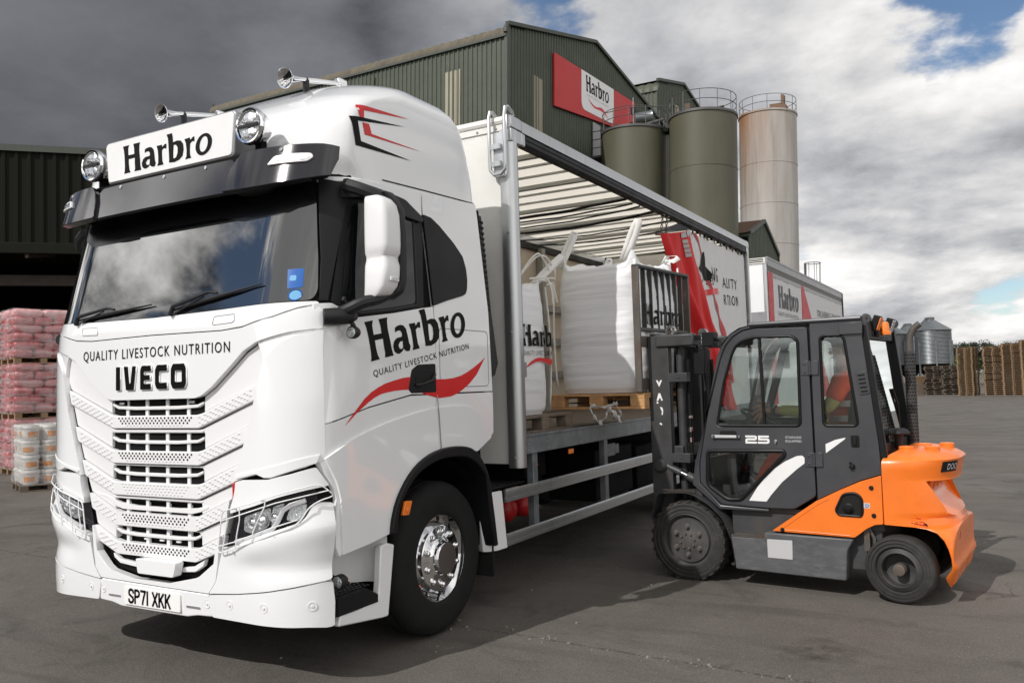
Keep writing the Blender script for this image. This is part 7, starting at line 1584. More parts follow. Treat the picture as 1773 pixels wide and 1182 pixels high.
decal('red_swoosh', [swoosh(2.8, -.62, 8.72, 18.83, .02)], SG, .018, 'red', sign)
fl = far('floodlight', 'small black floodlight on a bracket in front of the red wall sign', 'floodlight', Vector((-16.478, 33.076, 0)), mrz)
g = MB(); g.box((1.3, 13.0, 19.0), (.25, .5, .4)); g.build('lamp', 'black', fl, .03)
g = MB(); g.tube([(1.2, 13.1, 18.85), (1.0, 13.6, 18.55), (.1, 13.8, 18.4)], .05, 6); g.build('bracket', 'black', fl)
# caged balcony on the gable
bal = far('access_balcony', 'small railed steel balcony on the mill gable beside the left olive silo', 'balcony', Vector((-16.478, 33.076, 0)), mrz)
g = MB(); g.bb(.1, 1.3, 9.3, 11.3, 15.3, 15.42); g.build('floor', 'railing', bal)
g = MB()
for y in (9.3, 9.8, 10.3, 10.8, 11.3):
    g.tube([(1.3, y, 15.4), (1.3, y, 16.9)], .03, 5)
for z in (15.9, 16.4, 16.9): g.tube([(.1, 9.3, z), (1.3, 9.3, z), (1.3, 11.3, z), (.1, 11.3, z)], .03, 5)
g.build('railing', 'railing', bal)
g = MB(); g.bb(.10, .16, 9.5, 10.5, 15.42, 17.6); g.build('door', 'railgrey', bal)
# second mill block behind
m2 = far('rear_mill_block', 'second green clad block with a gabled roof rising behind the silos', 'building', (-15.858, 54.125, 0), mrz)
corr((-12, 0), (0, 0), 0, lambda s: 23.1, .32, .05, (0, -1), 'corrolive', 'front_wall', m2)
g2 = pl((0, 23.9), (5.2, 25.12), (10.14, 23.9), (13, 23.2))
corr((0, 0), (0, 13), 0, lambda s: g2(s)-.05, .32, .05, (1, 0), 'corr', 'gable_wall', m2)
barrel(-12, .1, 0, 23.1, .85, m2, 'corrolive', .6)
g = MB(); g.bar((.06, 0, 23.95), (.06, 5.2, 25.2), .2, .26, (1, 0, 0)); g.bar((.06, 5.2, 25.2), (.06, 13, 23.25), .2, .26, (1, 0, 0)); g.build('verge_trim', 'gutter', m2)
g = MB(); g.bb(.04, .14, 3.2, 4.0, 18.5, 23.0); g.build('window_strip', 'skylight', m2)
g = MB(); g.add([(.1, .5, 24.1), (.1, 5.2, 25.25), (-12, 5.2, 25.25), (-12, .5, 24.1)], [(0, 1, 2, 3)]); g.add([(.1, 5.2, 25.25), (.1, 13, 23.3), (-12, 13, 23.3), (-12, 5.2, 25.25)], [(0, 1, 2, 3)]); g.build('roof', 'roofbrown', m2, fix=False)
# little gabled housing in front of the pale silo
m3 = far('gabled_housing', 'small dark green gabled building in front of the pale rusty silo', 'building', (-6.749, 43.197, 0), mrz)
g3 = pl((0, 10.05), (2.92, 11.15), (5.98, 9.6), (6.1, 9.5))
corr((0, 0), (0, 6.05), 0, lambda s: g3(s)-.04, .28, .04, (1, 0), 'corr', 'gable_wall', m3)
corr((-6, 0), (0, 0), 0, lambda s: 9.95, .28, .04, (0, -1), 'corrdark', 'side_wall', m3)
g = MB(); g.bar((.06, -.05, 10.08), (.06, 2.92, 11.22), .2, .2, (1, 0, 0)); g.bar((.06, 2.92, 11.22), (.06, 6.05, 9.62), .2, .2, (1, 0, 0)); g.bb(-.02, .12, 5.98, 6.12, 0, 9.6); g.bb(-6, .1, -.12, -.02, 9.86, 10.02); g.build('verge_trim', 'gutter', m3)
g = MB(); g.add([(.1, -.1, 10.1), (.1, 2.92, 11.3), (-6, 2.92, 11.3), (-6, -.1, 10.1)], [(0, 1, 2, 3)]); g.add([(.1, 2.92, 11.3), (.1, 6.15, 9.6), (-6, 6.15, 9.6), (-6, 2.92, 11.3)], [(0, 1, 2, 3)]); g.build('roof', mat('rusty_roof', (.14, .075, .045), .85, var=.3, vscale=2), m3, fix=False)
# silos
def silo(label, p, r, zt, mt, ringz, rail=True, group='tall storage silos'):
    t = far('storage_silo', label, 'silo', (p[0], p[1], 0), 0, group)
    g = MB(); g.lathe([(r, 0), (r, zt-.12), (r+.02, zt-.12), (r+.02, zt), (r-.05, zt+.03), (0, zt+.5)], (0, 0, 0), (0, 0, 1), 72); g.build('silo_wall', mt, t)
    for z in ringz:
        g = MB(); g.lathe([(r+.0, -.03), (r+.018, -.025), (r+.018, .025), (r+.0, .03)], (0, 0, z), (0, 0, 1), 72); g.build('seam_ring', mt, t)
    g = MB(); g.lathe([(r+.03, -.10), (r+.06, -.10), (r+.06, .03), (r-.05, .04)], (0, 0, zt), (0, 0, 1), 72); g.build('top_rim', 'railing' if mt == 'olive' else mt, t)
    if rail:
        g = MB()
        for z in (.55, 1.08): g.tube([((r-.03)*math.cos(a), (r-.03)*math.sin(a), zt+z) for a in [2*math.pi*i/48 for i in range(48)]], .022, 5, True)
        for i in range(12):
            a = 2*math.pi*i/12+.2; g.tube([((r-.03)*math.cos(a), (r-.03)*math.sin(a), zt), ((r-.03)*math.cos(a), (r-.03)*math.sin(a), zt+1.08)], .022, 5)
        g.build('handrail', 'railing', t)
    return t
def rusty():
    mt = bpy.data.materials.new('pale_rusty_silo'); mt.use_nodes = True; t = mt.node_tree; b = t.nodes['Principled BSDF']; l = t.links.new
    oc = t.nodes.new('ShaderNodeTexCoord').outputs['Object']
    def nz(sc, map_, det=8):
        mp = t.nodes.new('ShaderNodeMapping'); mp.inputs['Scale'].default_value = map_; l(oc, mp.inputs[0]); n = t.nodes.new('ShaderNodeTexNoise'); n.inputs['Scale'].default_value = sc; n.inputs['Detail'].default_value = det; n.inputs['Roughness'].default_value = .65; l(mp.outputs[0], n.inputs['Vector']); return n.outputs[0]
    def mr(v, *q):
        n = t.nodes.new('ShaderNodeMapRange'); l(v, n.inputs[0])
        for i, k in enumerate(q): n.inputs[i+1].default_value = k
        return n.outputs[0]
    def mth(op, a, c):
        n = t.nodes.new('ShaderNodeMath'); n.operation = op
        for i, q in enumerate((a, c)):
            if isinstance(q, (int, float)): n.inputs[i].default_value = q
            else: l(q, n.inputs[i])
        return n.outputs[0]
    def mix(f, a, c):
        n = t.nodes.new('ShaderNodeMix'); n.data_type = 'RGBA'; l(f, n.inputs[0])
        for i, q in ((6, a), (7, c)):
            if isinstance(q, tuple): n.inputs[i].default_value = (*q, 1)
            else: l(q, n.inputs[i])
        return n.outputs[2]
    sp = t.nodes.new('ShaderNodeSeparateXYZ'); l(oc, sp.inputs[0])
    c = mix(mr(nz(1.0, (1, 1, .12)), .35, .65, 0, 1), (.33, .312, .285), (.45, .43, .405))
    run = mth('MULTIPLY', mr(sp.outputs[2], 13.5, 21.0, 0, 1), mr(nz(1.1, (1, 1, .06)), .32, .56, .15, 1))
    lft = mr(sp.outputs[0], -1.6, 1.2, 1.0, .15)
    c = mix(mth('MULTIPLY', mth('MULTIPLY', run, lft), 1.0), c, (.26, .115, .04))
    c = mix(mth('MULTIPLY', mr(nz(2.2, (1, 1, .04)), .56, .72, 0, .7), mr(sp.outputs[2], 3, 19, .2, 1)), c, (.16, .12, .085))
    l(c, b.inputs['Base Color']); b.inputs['Roughness'].default_value = .6; return mt
M['rusty'] = rusty()
s1 = silo('short olive green silo half hidden by the mill gable, lowest of the three', (-12.98, 41.96), 1.882, 16.27, 'olive', [4, 8, 12])
s2 = silo('broad olive green silo between the low green one and the pale one', (-8.894, 41.978), 1.851, 16.54, 'olive', [4.5, 9, 13.5])
s3 = silo('pale beige silo streaked with rust from its top', (-8.852, 58.10), 2.019, 21.15, 'rusty', [3.0, 5.9, 8.8, 11.6, 14.5, 17.4])
g = MB(); g.box((.7, -.2, 21.75), (.9, .5, .35)); g.box((1.15, -.2, 22.05), (.22, .5, .9)); g.tube([(-1.6, .3, 21.4), (.6, 0, 21.7)], .12, 8); g.box((1.15, -.1, 21.55), (.5, .9, .4)); g.build('hopper_head', mat('rusty_steel', (.17, .10, .06), .8, var=.3), s3)
g = MB(); g.box((-.9, .2, 17.1), (.3, .4, .9)); g.box((-.5, .2, 16.9), (.5, .4, .5)); g.tube([(-1.7, -.6, 16.7), (1.4, -.8, 16.75)], .08, 6); g.tube([(.2, -.4, 16.6), (1.3, -.9, 16.7)], .10, 6); g.build('hopper_head', mat('rust_brown', (.11, .08, .055), .8, var=.3), s2)
g = MB(); g.bb(.95, 1.55, -.5, .6, 0, 15.5); g.bb(1.0, 2.2, -.4, .3, 16.0, 16.2); g.build('gap_ducting', 'corrdark', s1)
# walkway link, cowl and aerial on the low silo
g = MB(); g.tube([(-1.2, -1.4, 17.3), (.4, -1.6, 17.3), (2.2, -.2, 17.5)], .025, 5); g.tube([(.6, -1.0, 16.3), (1.9, -.4, 16.7)], .10, 6); g.build('walkway_rail', 'railing', s1)
cw_ = far('vent_cowl', 'whitish drum-shaped vent cowl above the low olive silo', 'vent', (-12.5, 42.2, 16.4))
g = MB(); g.lathe([(.28, -.5), (.30, -.48), (.34, .35), (.40, .5), (.36, .52), (.2, .3), (0, .28)], (0, 0, .82), (.86, .48, .12), 24); g.build('drum', 'binsteel', cw_)
g = MB(); g.tube([(0, 0, 0), (0, 0, .6)], .05, 6); g.tube([(-.2, 0, 0), (.1, 0, .5)], .03, 6); g.build('stand', 'railing', cw_)
ae = far('aerial', 'thin upright aerial above the mill sign', 'aerial', (-13.2, 42.4, 16.3))
g = MB(); g.tube([(0, 0, 0), (0, 0, 2.3)], .025, 5); g.tube([(0, 0, .4), (.25, .1, .4)], .02, 5); g.build('rod', 'railgrey', ae)
# ladder cage of a tank beyond the second trailer
lc = far('ladder_cage', 'dark round ladder cage sticking up behind the parked trailer', 'ladder', (-2.6, 38.6, 0))
g = MB(); R0 = .36
for z in [1.8+.95*i for i in range(7)]: g.tube([(R0*math.cos(a), R0*math.sin(a), z) for a in [2*math.pi*i/20 for i in range(20)]], .018, 5, True)
for a in (-2.6, -1.9, -1.2, -.4, .4, 1.2): g.tube([(R0*math.cos(a), R0*math.sin(a), 1.8), (R0*math.cos(a), R0*math.sin(a), 7.52)], .014, 5)
g.build('hoops', 'railing', lc)
g = MB()
for s in (-.18, .18): g.tube([(-.34, s, 0), (-.34, s, 7.5)], .028, 6)
for i in range(24): g.tube([(-.34, -.18, .3+i*.3), (-.34, .18, .3+i*.3)], .014, 5)
g.tube([(-.34, 0, 6.9), (-.9, 0, 6.9)], .03, 5); g.build('ladder', 'railing', lc)
# ------------------------------------------------------------------ second trailer, parked behind
tr = thing('parked_trailer', 'second white curtain-sided trailer with a red stripe parked behind the lorry', 'trailer', (.835, 13.36, 0), R_(-.6))
g = MB(); g.bb(-2.52, -.045, 0, .05, 1.05, 4.0); g.build('headboard', 'white', tr, .006)
g = MB(); g.bb(-2.54, -.01, -.02, .06, 3.90, 4.02); g.build('headboard_cap', 'bodywhite', tr, .01)
g = MB(); g.bb(-.075, .0, .0, .11, 1.05, 3.93); g.build('corner_post', 'alu', tr, .012)
g = MB(); g.bb(-2.52, -.03, -.004, .001, 1.05, 2.95); g.build('headboard_shade', 'railgrey', tr)  # grey sheet: cast shade painted on the lower headboard
g = MB(); g.lathe([(.12, 0), (.10, .02), (0, .025)], (-.62, -.001, 3.80), (0, -1, 0), 24); g.build('headboard_lamp', 'bodywhite', tr)
g = MB()
for z in (3.93, 3.96, 3.99): g.bb(-.32, -.04, -.024, -.018, z, z+.015)
g.build('rail_ends', 'ink', tr)
g = MB(); g.bb(-.10, .015, .10, 9.25, 3.86, 4.04); g.bb(-.02, .022, .10, 9.25, 4.0, 4.05); g.build('roof_rail', 'railgrey', tr, .01)
g = MB(); g.bb(-.06, .005, .10, 9.25, 3.76, 3.86); g.build('curtain_track', mat('track_brown', (.07, .06, .052), .5), tr)
g = MB(); g.grid([[(.0+.003*math.sin(y*6)+.002*math.sin(y*15), y, z) for y in [.1+i*.06 for i in range(153)]] for z in (1.1, 3.77)]); g.build('side_curtain', 'curtain', tr, fix=False)
g = MB(); g.bb(-2.52, 0, .05, 9.25, 3.90, 3.97); g.bb(-2.52, -2.47, .05, 9.25, 1.05, 3.95); g.bb(-2.52, 0, 9.2, 9.28, 1.05, 4.0); g.bb(-2.52, .01, .05, 9.25, 1.0, 1.12); g.build('trailer_body', 'bodywhite', tr)
g = MB(); g.bb(-.01, .03, 9.22, 9.29, 1.05, 4.02); g.build('rear_post', 'black', tr)
TM = lambda y, z, o: (.009+o, y, z)
patch('red_stripe', [(.10, 1.12), (.52, 1.12), (.52, 3.75), (.10, 3.75)], TM, 0, .004, 'cone_red', tr, (0, 0))
patch('grey_edge', [(.52, 3.68), (9.2, 3.68), (9.2, 3.76), (.52, 3.76)], TM, -.002, .004, 'railgrey', tr, (0, 0))
patch('red_wedge', [(3.25, 1.12), (4.2, 1.12), (6.8, 1.12), (4.55, 2.95), (3.58, 3.76), (3.36, 3.76)], TM, .0, .004, 'cone_red', tr, (0, 0))
decal('trade_name', wordmark(1.98, .47, .97, 3.09), TM, .004, 'grey_text', tr)
decal('slogan_lettering', [text2d('QUALITY LIVESTOCK NUTRITION', 2.0, .085, .90, 2.93, 0, .004, 1.1)], TM, .004, 'grey_text', tr)
decal('red_swoosh', [swoosh(1.9, .34, .95, 2.50)], TM, .004, 'red', tr)
decal('slogan_lettering', [text2d('DELIVERING QUALITY', 3.5, .165, 5.25, 3.14, .012, .003, 1.05)], TM, .004, 'grey_text', tr)
g = MB(); g.bb(-2.1, -.45, .3, 9.0, .75, 1.0); g.build('chassis', 'dark', tr)
for s in (-.32, -2.2):
    for y in (5.6, 6.9, 8.2):
        w_ = bpy.data.objects.new('wheel', None); COL.objects.link(w_); w_.parent = tr; w_.location = (s, y, .5)
        g = MB(); g.lathe([(.29, -.15), (.46, -.16), (.5, -.12), (.5, .12), (.46, .16), (.29, .15)], (0, 0, 0), (1, 0, 0), 40); g.build('tyre', 'tyre', w_)
        g = MB(); g.lathe([(.29, .14), (.25, .02), (.14, .0), (.13, .10), (0, .11)], (0, 0, 0), (1, 0, 0), 32); g.build('rim', 'steel', w_)
g = MB(); g.bb(-.5, -.38, 1.2, 1.32, 0, .9); g.bb(-2.1, -1.98, 1.2, 1.32, 0, .9); g.build('landing_legs', 'dark', tr)
# ------------------------------------------------------------------ galvanised feed bins
def feed_bin(label, x, y, r, ze, za, zb):
    t = thing('feed_bin', label, 'grain bin', (x, y, 0), 0, 'ribbed steel feed bins'); g = MB(); prof = []
    k = 26; dz = (ze-zb)/k
    for i in range(k):
        for f, o in ((0, 0), (.25, .025), (.5, .035), (.75, .025)): prof.append((r+o, zb+(i+f)*dz))
    prof.append((r, ze)); g.lathe(prof, (0, 0, 0), (0, 0, 1), 56); g.build('drum', 'binsteel', t)
    g = MB(); rows = []
    for j in range(48):
        a = 2*math.pi*j/48; e = 1.02 if j % 2 else 1.0
        rows.append([((r+.10)*e*math.cos(a), (r+.10)*e*math.sin(a), ze-.05), (.36*math.cos(a), .36*math.sin(a), za-.12)])
    g.grid([[q[0] for q in rows], [q[1] for q in rows]], closed=True); g.build('cone_roof', 'binsteel', t, fix=False, ang=20)
    g = MB(); g.lathe([(.38, -.14), (.40, .06), (.30, .10), (0, .12)], (0, 0, za), (0, 0, 1), 24); g.build('cap', 'binsteel', t)
    g = MB(); g.lathe([(r-.02, zb), (.35, 1.0), (.3, .8), (0, .8)], (0, 0, 0), (0, 0, 1), 40); g.build('hopper', 'dark', t)
    for i in range(8):
        a = 2*math.pi*(i+.35)/8; g = MB(); g.bar((r*1.045*math.cos(a), r*1.045*math.sin(a), 0), (r*1.045*math.cos(a), r*1.045*math.sin(a), zb+2.0), .10, .10, (math.cos(a), math.sin(a), 0)); g.build('leg', 'galv', t)
    g = MB()
    for s in (-.15, .15): g.tube([(-r*.72-.1, -r*.72+s, 1.0), (-r*.74, -r*.72+s, ze), (-.25, -.3+s, za+.05)], .03, 5)
    g.tube([(-r*.95-.1, -r*.5, 1.0), (-r*.95, -r*.5, ze)], .07, 6); g.build('ladder', 'galv', t)
    return t
def onpx(px, depth, py=690):      # a spot on the yard seen at this column (used once, for rough siting)
    d = RT*((px-886.5)/1441.143)+DN*((py-591)/1441.143)+FW; q = CAMP+d*depth; return q.x, q.y
x, y = onpx(1617, 72); feed_bin('ribbed galvanised feed bin with a cone roof, nearest the pallet stacks', x, y, 1.62, 5.2, 6.22, 2.25)
x, y = onpx(1540, 73); feed_bin('ribbed galvanised feed bin partly hidden by the forklift roof lamps', x, y, 1.62, 5.0, 6.1, 2.25)
x, y = onpx(1578, 80); feed_bin('ribbed galvanised feed bin standing back between two others', x, y, 1.5, 5.1, 6.2, 2.25)
# ------------------------------------------------------------------ stacks of empty pallets, each pallet a thing
def mini(mt):
    g = MB(); rr = random.Random(2)
    for y in (-.46, -.23, 0, .23, .46): g.box((0, y, .116), (1.16, .12, .016))
    for x in (-.51, 0, .51):
        g.box((x, 0, .102), (.085, 1.0, .012))
        for y in (-.44, 0, .44): g.box((x, y, .055), (.085, .12, .082))
    for y in (-.44, 0, .44): g.box((0, y, .008), (1.16, .12, .014))
    g.box((0, 0.06, .055), (1.10, .025, .082)); g.box((0.1, 0, .055), (.025, .95, .082))
    return g.build('wooden_pallet', mt, None, smooth=False, fix=False)
P0 = {}
STK = [(1618, 690, 16, 'woodold', 'dark weathered pallet in the low ragged stack just right of the exhaust', .09, 1.05), (1648, 690, 16, 'woodold', 'dark weathered pallet in the low ragged stack against the tall leaning one', .10, .95), (1679, 688, 25, 'wood', 'pale wooden pallet in the tall narrow leaning stack', .02, 1.0),
       (1722, 688, 7, 'wood', 'wooden pallet in the lower half of the left wide stack', .025, 1.0), (1722, 688, 18, 'wood', 'wooden pallet in the upper half of the left wide stack', .04, 1.0), (1755, 688, 26, 'wood', 'wooden pallet in the tall wide stack at the frame edge', .02, 1.0), (1788, 688, 27, 'wood', 'wooden pallet in the last stack cut off by the frame edge', .02, 1.0), (1590, 692, 3, 'woodold', 'loose old pallet lying flat behind the exhaust', .12, 1.0)]
base = {}
rs = random.Random(11)
for px, py, n, mt, lab, jit, k in STK:
    z0 = 7*.126 if 'upper half' in lab else 0
    D = {1618: 58.5, 1648: 57.5, 1679: 54.5, 1722: 54.2, 1755: 52.8, 1788: 51.0, 1590: 60}[px]
    x, y = onpx(px, D, py)
    for i in range(n):
        if mt not in base: o = base[mt] = mini(mt)
        else: o = base[mt].copy(); COL.objects.link(o)
        o.location = (x+rs.uniform(-jit, jit), y+rs.uniform(-jit, jit), z0+i*.126); o.rotation_euler = (0, 0, R_({1679: -20, 1618: 4, 1648: 6}.get(px, 1))+rs.uniform(-jit, jit)*.6); o.scale = (k*{1679: .86, 1722: .98, 1755: .98}.get(px, .94), k, 1)
        tag(o, lab, 'pallet', lab.replace('pallet', 'pallets').replace('wooden pallets', 'wooden pallets'))
sb = thing('timber_slab', 'pale weathered board propped on the low pallets behind the exhaust', 'board', (*onpx(1592, 59.0), 1.05), R_(30)); g = MB(); g.box((0, 0, 0), (1.9, .08, .55), mt=Matrix.Rotation(R_(18), 4, 'X')); g.build('board', 'wood', sb)
g = MB(); g.box((0, .1, -.6), (1.8, .5, .9)); g.build('prop', 'woodold', sb)
# ------------------------------------------------------------------ trees beyond the yard
LEAFM = None
def tree(label, px, depth, h, w_, seed):
    x, y = onpx(px, depth); t = thing('tree', label, 'tree', (x, y, 0), 0, 'dark trees beyond the pallet stacks'); rr = random.Random(seed)
    g = MB(); g.tube([(0, 0, 0), (.1, 0, h*.3), (0, .1, h*.6), (.05, 0, h*.85)], [.22, .17, .11, .04], 7)
    for i in range(5):
        a = rr.uniform(0, 6.28); g.tube([(0, 0, h*.3+i*.3), (w_*.3*math.cos(a), w_*.3*math.sin(a), h*.5+i*.35)], [.08, .03], 5)
    g.build('trunk', 'trunk', t)
    g = MB(); cl = []
    for i in range(26): a = rr.uniform(0, 6.28); q = rr.random()**.5*w_*.42; cl.append((q*math.cos(a), q*math.sin(a), h*rr.uniform(.28, .9), rr.uniform(.35, .75)))
    for i in range(4200):
        c = rr.choice(cl); v = Vector((rr.gauss(0, 1), rr.gauss(0, 1), rr.gauss(0, .8))).normalized()*c[3]*rr.uniform(.5, 1.08); p = Vector(c[:3])+v
        if p.z > h: continue
        u = Vector((rr.gauss(0, 1), rr.gauss(0, 1), rr.gauss(0, 1))).normalized(); q = u.orthogonal().normalized(); s_ = rr.uniform(.05, .11); g.add([p-u*s_, p+q*s_*.6, p+u*s_, p-q*s_*.6], [(0, 1, 2, 3)])
    g.build('crown', 'hedge', t, smooth=False, fix=False); return t
for i, (px, dp, h, w_, lb) in enumerate(((1654, 92, 4.7, 3.6, 'dark bushy tree just right of the feed bin'), (1670, 93, 5.0, 3.8, 'dark bushy tree above the tall leaning pallet stack'), (1688, 93, 5.0, 3.8, 'dark bushy tree in the gap between the pallet stacks'), (1718, 96, 4.9, 4.0, 'dark tree top over the left wide pallet stack'), (1740, 96, 5.0, 4.0, 'dark tree top over the tall wide pallet stack'), (1762, 96, 4.9, 4.0, 'dark tree top at the right frame edge'), (1790, 96, 5.0, 4.0, 'dark tree beyond the right frame edge'))): tree(lb, px, dp, h, w_, i+3)
x, y = onpx(1655, 80); hd = thing('bush', 'light green bush beside the feed bin leg', 'bush', (x, y, 0)); g = MB(); rr = random.Random(2)
for i in range(1500):
    p = Vector((rr.gauss(0, .8), rr.gauss(0, .5), abs(rr.gauss(1.3, .8)))); u = Vector((rr.gauss(0, 1), rr.gauss(0, 1), rr.gauss(0, 1))).normalized(); q = u.orthogonal(); s_ = .12; g.add([p-u*s_, p+q*s_*.6, p+u*s_, p-q*s_*.6], [(0, 1, 2, 3)])
g.build('foliage', mat('light_leaf', (.10, .13, .035), .8, var=.4, vscale=3), hd, smooth=False, fix=False)
# ------------------------------------------------------------------ open shed on the left
def dirb(b): b = R_(b); f = Vector((FW.x, FW.y, 0)).normalized(); r = Vector((f.y, -f.x, 0)); return f*math.cos(b)+r*math.sin(b)
A = Vector((-19.86, 10.06, 0)); u1 = dirb(72.7); back = dirb(-17.3); ang_ = math.atan2(u1.y, u1.x)
sh_i = (Matrix.Translation(A) @ Matrix.Rotation(ang_, 4, 'Z')).inverted()
sh = thing('open_shed', 'dark green open-fronted shed behind the stacked red sacks', 'shed', A, ang_)
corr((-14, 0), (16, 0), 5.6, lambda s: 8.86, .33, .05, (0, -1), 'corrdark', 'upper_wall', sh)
g = MB(); g.bb(-14, 16, -.10, .10, 8.84, 9.03); g.build('eaves_trim', 'gutter', sh)
g = MB(); g.bb(-14, 16, .1, 12, 8.7, 8.9); g.bb(-14, 16, 11.8, 12, 0, 8.8); g.bb(-14.2, -14, 0, 12, 0, 8.8); g.bb(16, 16.2, 0, 12, 0, 8.8); g.build('shell', 'shade_and_black', sh)
g = MB(); g.bb(-14, 16, 3, 3.1, 0, 4.2)
for i in range(28): g.bb(-14, 16, 2.97, 3.0, .1+i*.15, .17+i*.15)
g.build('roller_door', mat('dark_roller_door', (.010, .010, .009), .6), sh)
g = MB(); pts = [sh_i @ Vector(p) for p in ((-34, 4, 0), (-30, -45, 0), (-42, -46, 0), (-46, 5, 0))]; g.add([tuple(p) for p in pts]+[(p.x, p.y, 9) for p in pts], [(0, 1, 5, 4), (1, 2, 6, 5), (2, 3, 7, 6), (3, 0, 4, 7), (4, 5, 6, 7)]); g.build('unseen_reflection_block', 'shade_and_black', sh, smooth=False)  # unseen dark block, added for its reflection in the front badge
# canopy hung on the front of it
g = MB()
def shl(px, py, d): q = CAMP+(RT*((px-886.5)/1441.143)+DN*((py-591)/1441.143)+FW)*d; return sh_inv @ q
sh_inv = (Matrix.Translation(A) @ Matrix.Rotation(ang_, 4, 'Z')).inverted()
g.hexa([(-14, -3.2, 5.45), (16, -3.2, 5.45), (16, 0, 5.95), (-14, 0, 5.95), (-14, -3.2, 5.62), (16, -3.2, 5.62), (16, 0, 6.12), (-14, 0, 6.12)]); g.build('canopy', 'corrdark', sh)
g = MB(); g.bb(-14, 16, -3.34, -3.2, 5.36, 5.64); g.build('canopy_gutter', 'corrdark', sh, .02)
g = MB()
for x in [-13+2.4*i for i in range(13)]: g.bar((x, -3.1, 5.35), (x, 0, 5.85), .08, .14)
g.bb(-14, 16, -.4, -.2, 4.9, 5.2); g.build('canopy_rafters', 'rustdark', sh)
for x in (-8, 0.5, 9):
    g = MB(); g.bb(x, x+.2, -3.2, -3.0, 0, 5.4); g.build('post', 'fkdark', sh)
# ------------------------------------------------------------------ palletised sacks
f_ = Vector((FW.x, FW.y, 0)).normalized()
def px3(px, depth): q = CAMP+(RT*((px-886.5)/1441.143)+FW)*depth; return Vector((q.x, q.y, 0))
def sack_load(label, corner, z, brg, seed, mats, rows=6):
    rr = random.Random(seed); e1 = dirb(brg); a = math.atan2(e1.y, e1.x); t = thing('sack_pallet', label, 'sack pallet', corner+Vector((0, 0, z)), a, 'shrink-wrapped pallets of red sacks')
    # local: +x along the right-hand face, +y away behind the corner
    g = MB()
    for y in (0.05, .5, .95): g.bb(0, 1.2, y-.05, y+.05, 0, .022)
    for x in (.07, .6, 1.13):
        for y in (.05, .5, .95): g.bb(x-.07, x+.07, y-.05, y+.05, .022, .10)
    for i in range(5): g.bb(.0, 1.2, .04+i*.22, .16+i*.22, .12, .142)
    for x in (.07, .6, 1.13): g.bb(x-.07, x+.07, 0, 1.0, .10, .12)
    g.build('pallet', 'wood', t, fix=False)
    h = (1.24-.145)/rows
    for i in range(rows):
        nx = 2 if i % 2 else 3
        for kx in range(nx):
            for ky in range(2):
                w_ = 1.24/nx; d = .52; cx_ = -.02+w_*(kx+.5)+rr.uniform(-.012, .012); cy_ = -.02+d*(ky+.5)+rr.uniform(-.012, .012); g = MB(); rows_ = []
                for q in range(9):
                    ph = math.pi*q/8; zz = -math.cos(ph)*h*.52; k = math.sin(ph)**.13 if 0 < q < 8 else .86
                    rw = []
                    for j in range(28):
                        th = 2*math.pi*j/28; c, s_ = math.cos(th), math.sin(th); X = abs(c)**.35*(1 if c > 0 else -1)*w_*.505*k; Y = abs(s_)**.35*(1 if s_ > 0 else -1)*d*.505*k
                        nn = mnoise.noise(Vector((X*4+seed*3+kx, Y*4+i, zz*6+ky)))*.016; rw.append((cx_+X*(1+nn*1.5), cy_+Y*(1+nn*1.5), .145+h*(i+.5)+zz*(1+nn*4)+.01*mnoise.noise(Vector((X*3, Y*3+i*2, seed)))))
                    rows_.append(rw)
                g.grid(rows_, closed=True); g.f += [tuple(range(28)), tuple(range(8*28, 9*28))]; g.m += [0, 0]; g.build('sack', mats[0] if i < rows-1 else mats[1], t, fix=False, ang=80)
    g = MB(); ring = []
    for i in range(64):
        q = i/64*4; s_, f = int(q), q % 1; ring.append([(-.035+1.27*f, -.035), (1.235, -.035+1.10*f), (1.235-1.27*f, 1.065), (-.035, 1.065-1.10*f)][s_])
    g.grid([[(x+.012*mnoise.noise(Vector((x*5, y*5, z*9+seed))), y+.012*mnoise.noise(Vector((x*5, y*5+9, z*9+seed))), z) for x, y in ring] for z in [.13+.07*k for k in range(17)]], closed=True); g.build('stretch_wrap', 'wrap', t, fix=False)
    return t
cn = px3(25, 18.7)
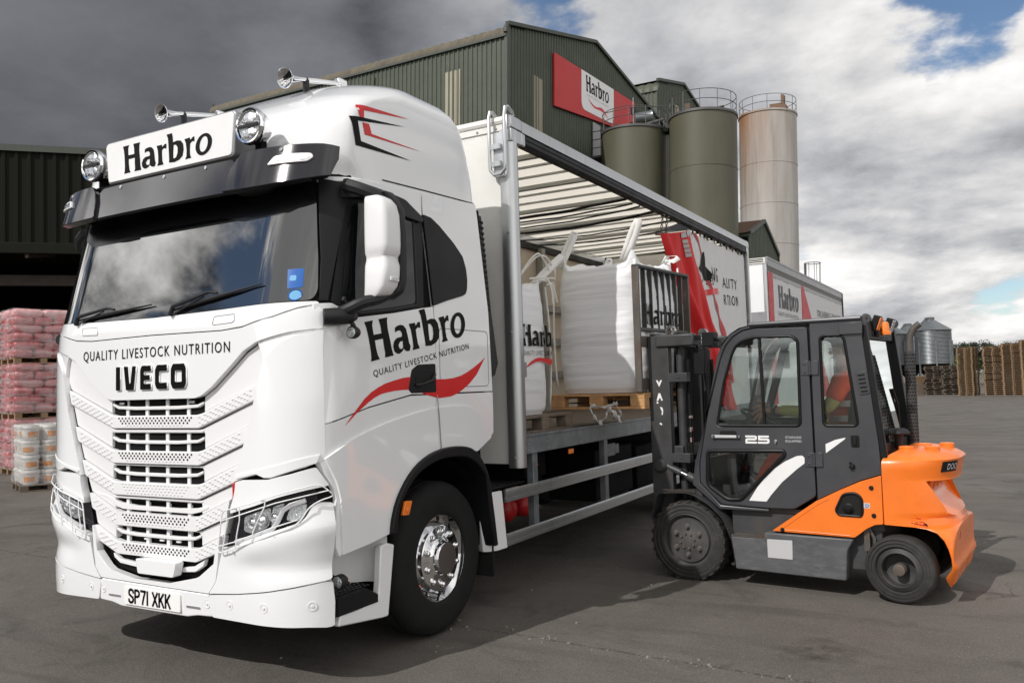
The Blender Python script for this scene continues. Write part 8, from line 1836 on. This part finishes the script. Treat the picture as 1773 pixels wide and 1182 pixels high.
for col_, (ox, oy, cl) in enumerate(((0, 0, 'in the front column beside the lorry'), (1.30, .03, 'in the column hidden behind the lorry corner'), (-.02, 1.12, 'in the back column by the left frame edge'))):
    for i, (z, lb) in enumerate(((0, 'bottom wrapped load of red sacks '), (1.245, 'middle wrapped load of red sacks '), (2.49, 'top wrapped load of pinkish red sacks '))):
        sack_load(lb+cl, cn+dirb(43)*(ox+random.uniform(-.03, .03))+dirb(-47)*(oy+random.uniform(-.03, .03)), z, 43, i+1+col_*3, ('pinkfilm', 'pinktop' if i == 2 else 'pinkfilm'))
g = MB()
# pails on a pallet
e1 = dirb(52); pa = thing('pail_pallet', 'wrapped pallet of white pails with orange labels at the left edge', 'pail pallet', px3(36, 15.2), math.atan2(e1.y, e1.x))
g = MB()
for y in (0.05, .5, .95): g.bb(-.02, 1.02, y-.05, y+.05, 0, .022)
for x in (.05, .5, .95):
    for y in (.05, .5, .95): g.bb(x-.07, x+.07, y-.05, y+.05, .022, .10)
for i in range(5): g.bb(-.02, 1.02, .0+i*.22, .14+i*.22, .10, .122)
g.build('pallet', 'woodold', pa, fix=False)
pm0 = lm0 = None
for k in range(4):
    for i in range(3):
        for j in range(4):
            if 0 < i and 0 < j < 3 and k < 3 and False: continue
            loc = (.17+i*.335, .15+j*.30, .125+k*.272)
            if pm0 is None:
                g = MB(); g.lathe([(0, 0), (.125, 0), (.135, .02), (.148, .20), (.158, .20), (.160, .235), (.150, .24), (.150, .262), (0, .262)], (0, 0, 0), (0, 0, 1), 24)
                pm0 = g.build('pail', 'pail', pa); g = MB(); g.grid([[(r_*math.cos(a), r_*math.sin(a), z) for a in [R_(215+11*q) for q in range(8)]] for r_, z in ((.1405, .05), (.1465, .145))]); lm0 = g.build('label', 'paillabel', pm0, fix=False); pm0.location = loc
            else:
                o = pm0.copy(); COL.objects.link(o); o.location = loc; o2 = lm0.copy(); COL.objects.link(o2); o2.parent = o; o.rotation_euler = (0, 0, random.uniform(-.5, .9))
g = MB(); ring = []
for i in range(64):
    q = i/64*4; s_, f = int(q), q % 1; ring.append([(-.01+1.02*f, -.03), (1.01, -.03+1.24*f), (1.01-1.02*f, 1.21), (-.01, 1.21-1.24*f)][s_])
g.grid([[(x+.014*mnoise.noise(Vector((x*5, y*5, z*9))), y+.014*mnoise.noise(Vector((x*5, y*5+9, z*9))), z) for x, y in ring] for z in [.11+.07*k for k in range(17)]], closed=True); g.build('stretch_wrap', 'wrap', pa, fix=False)
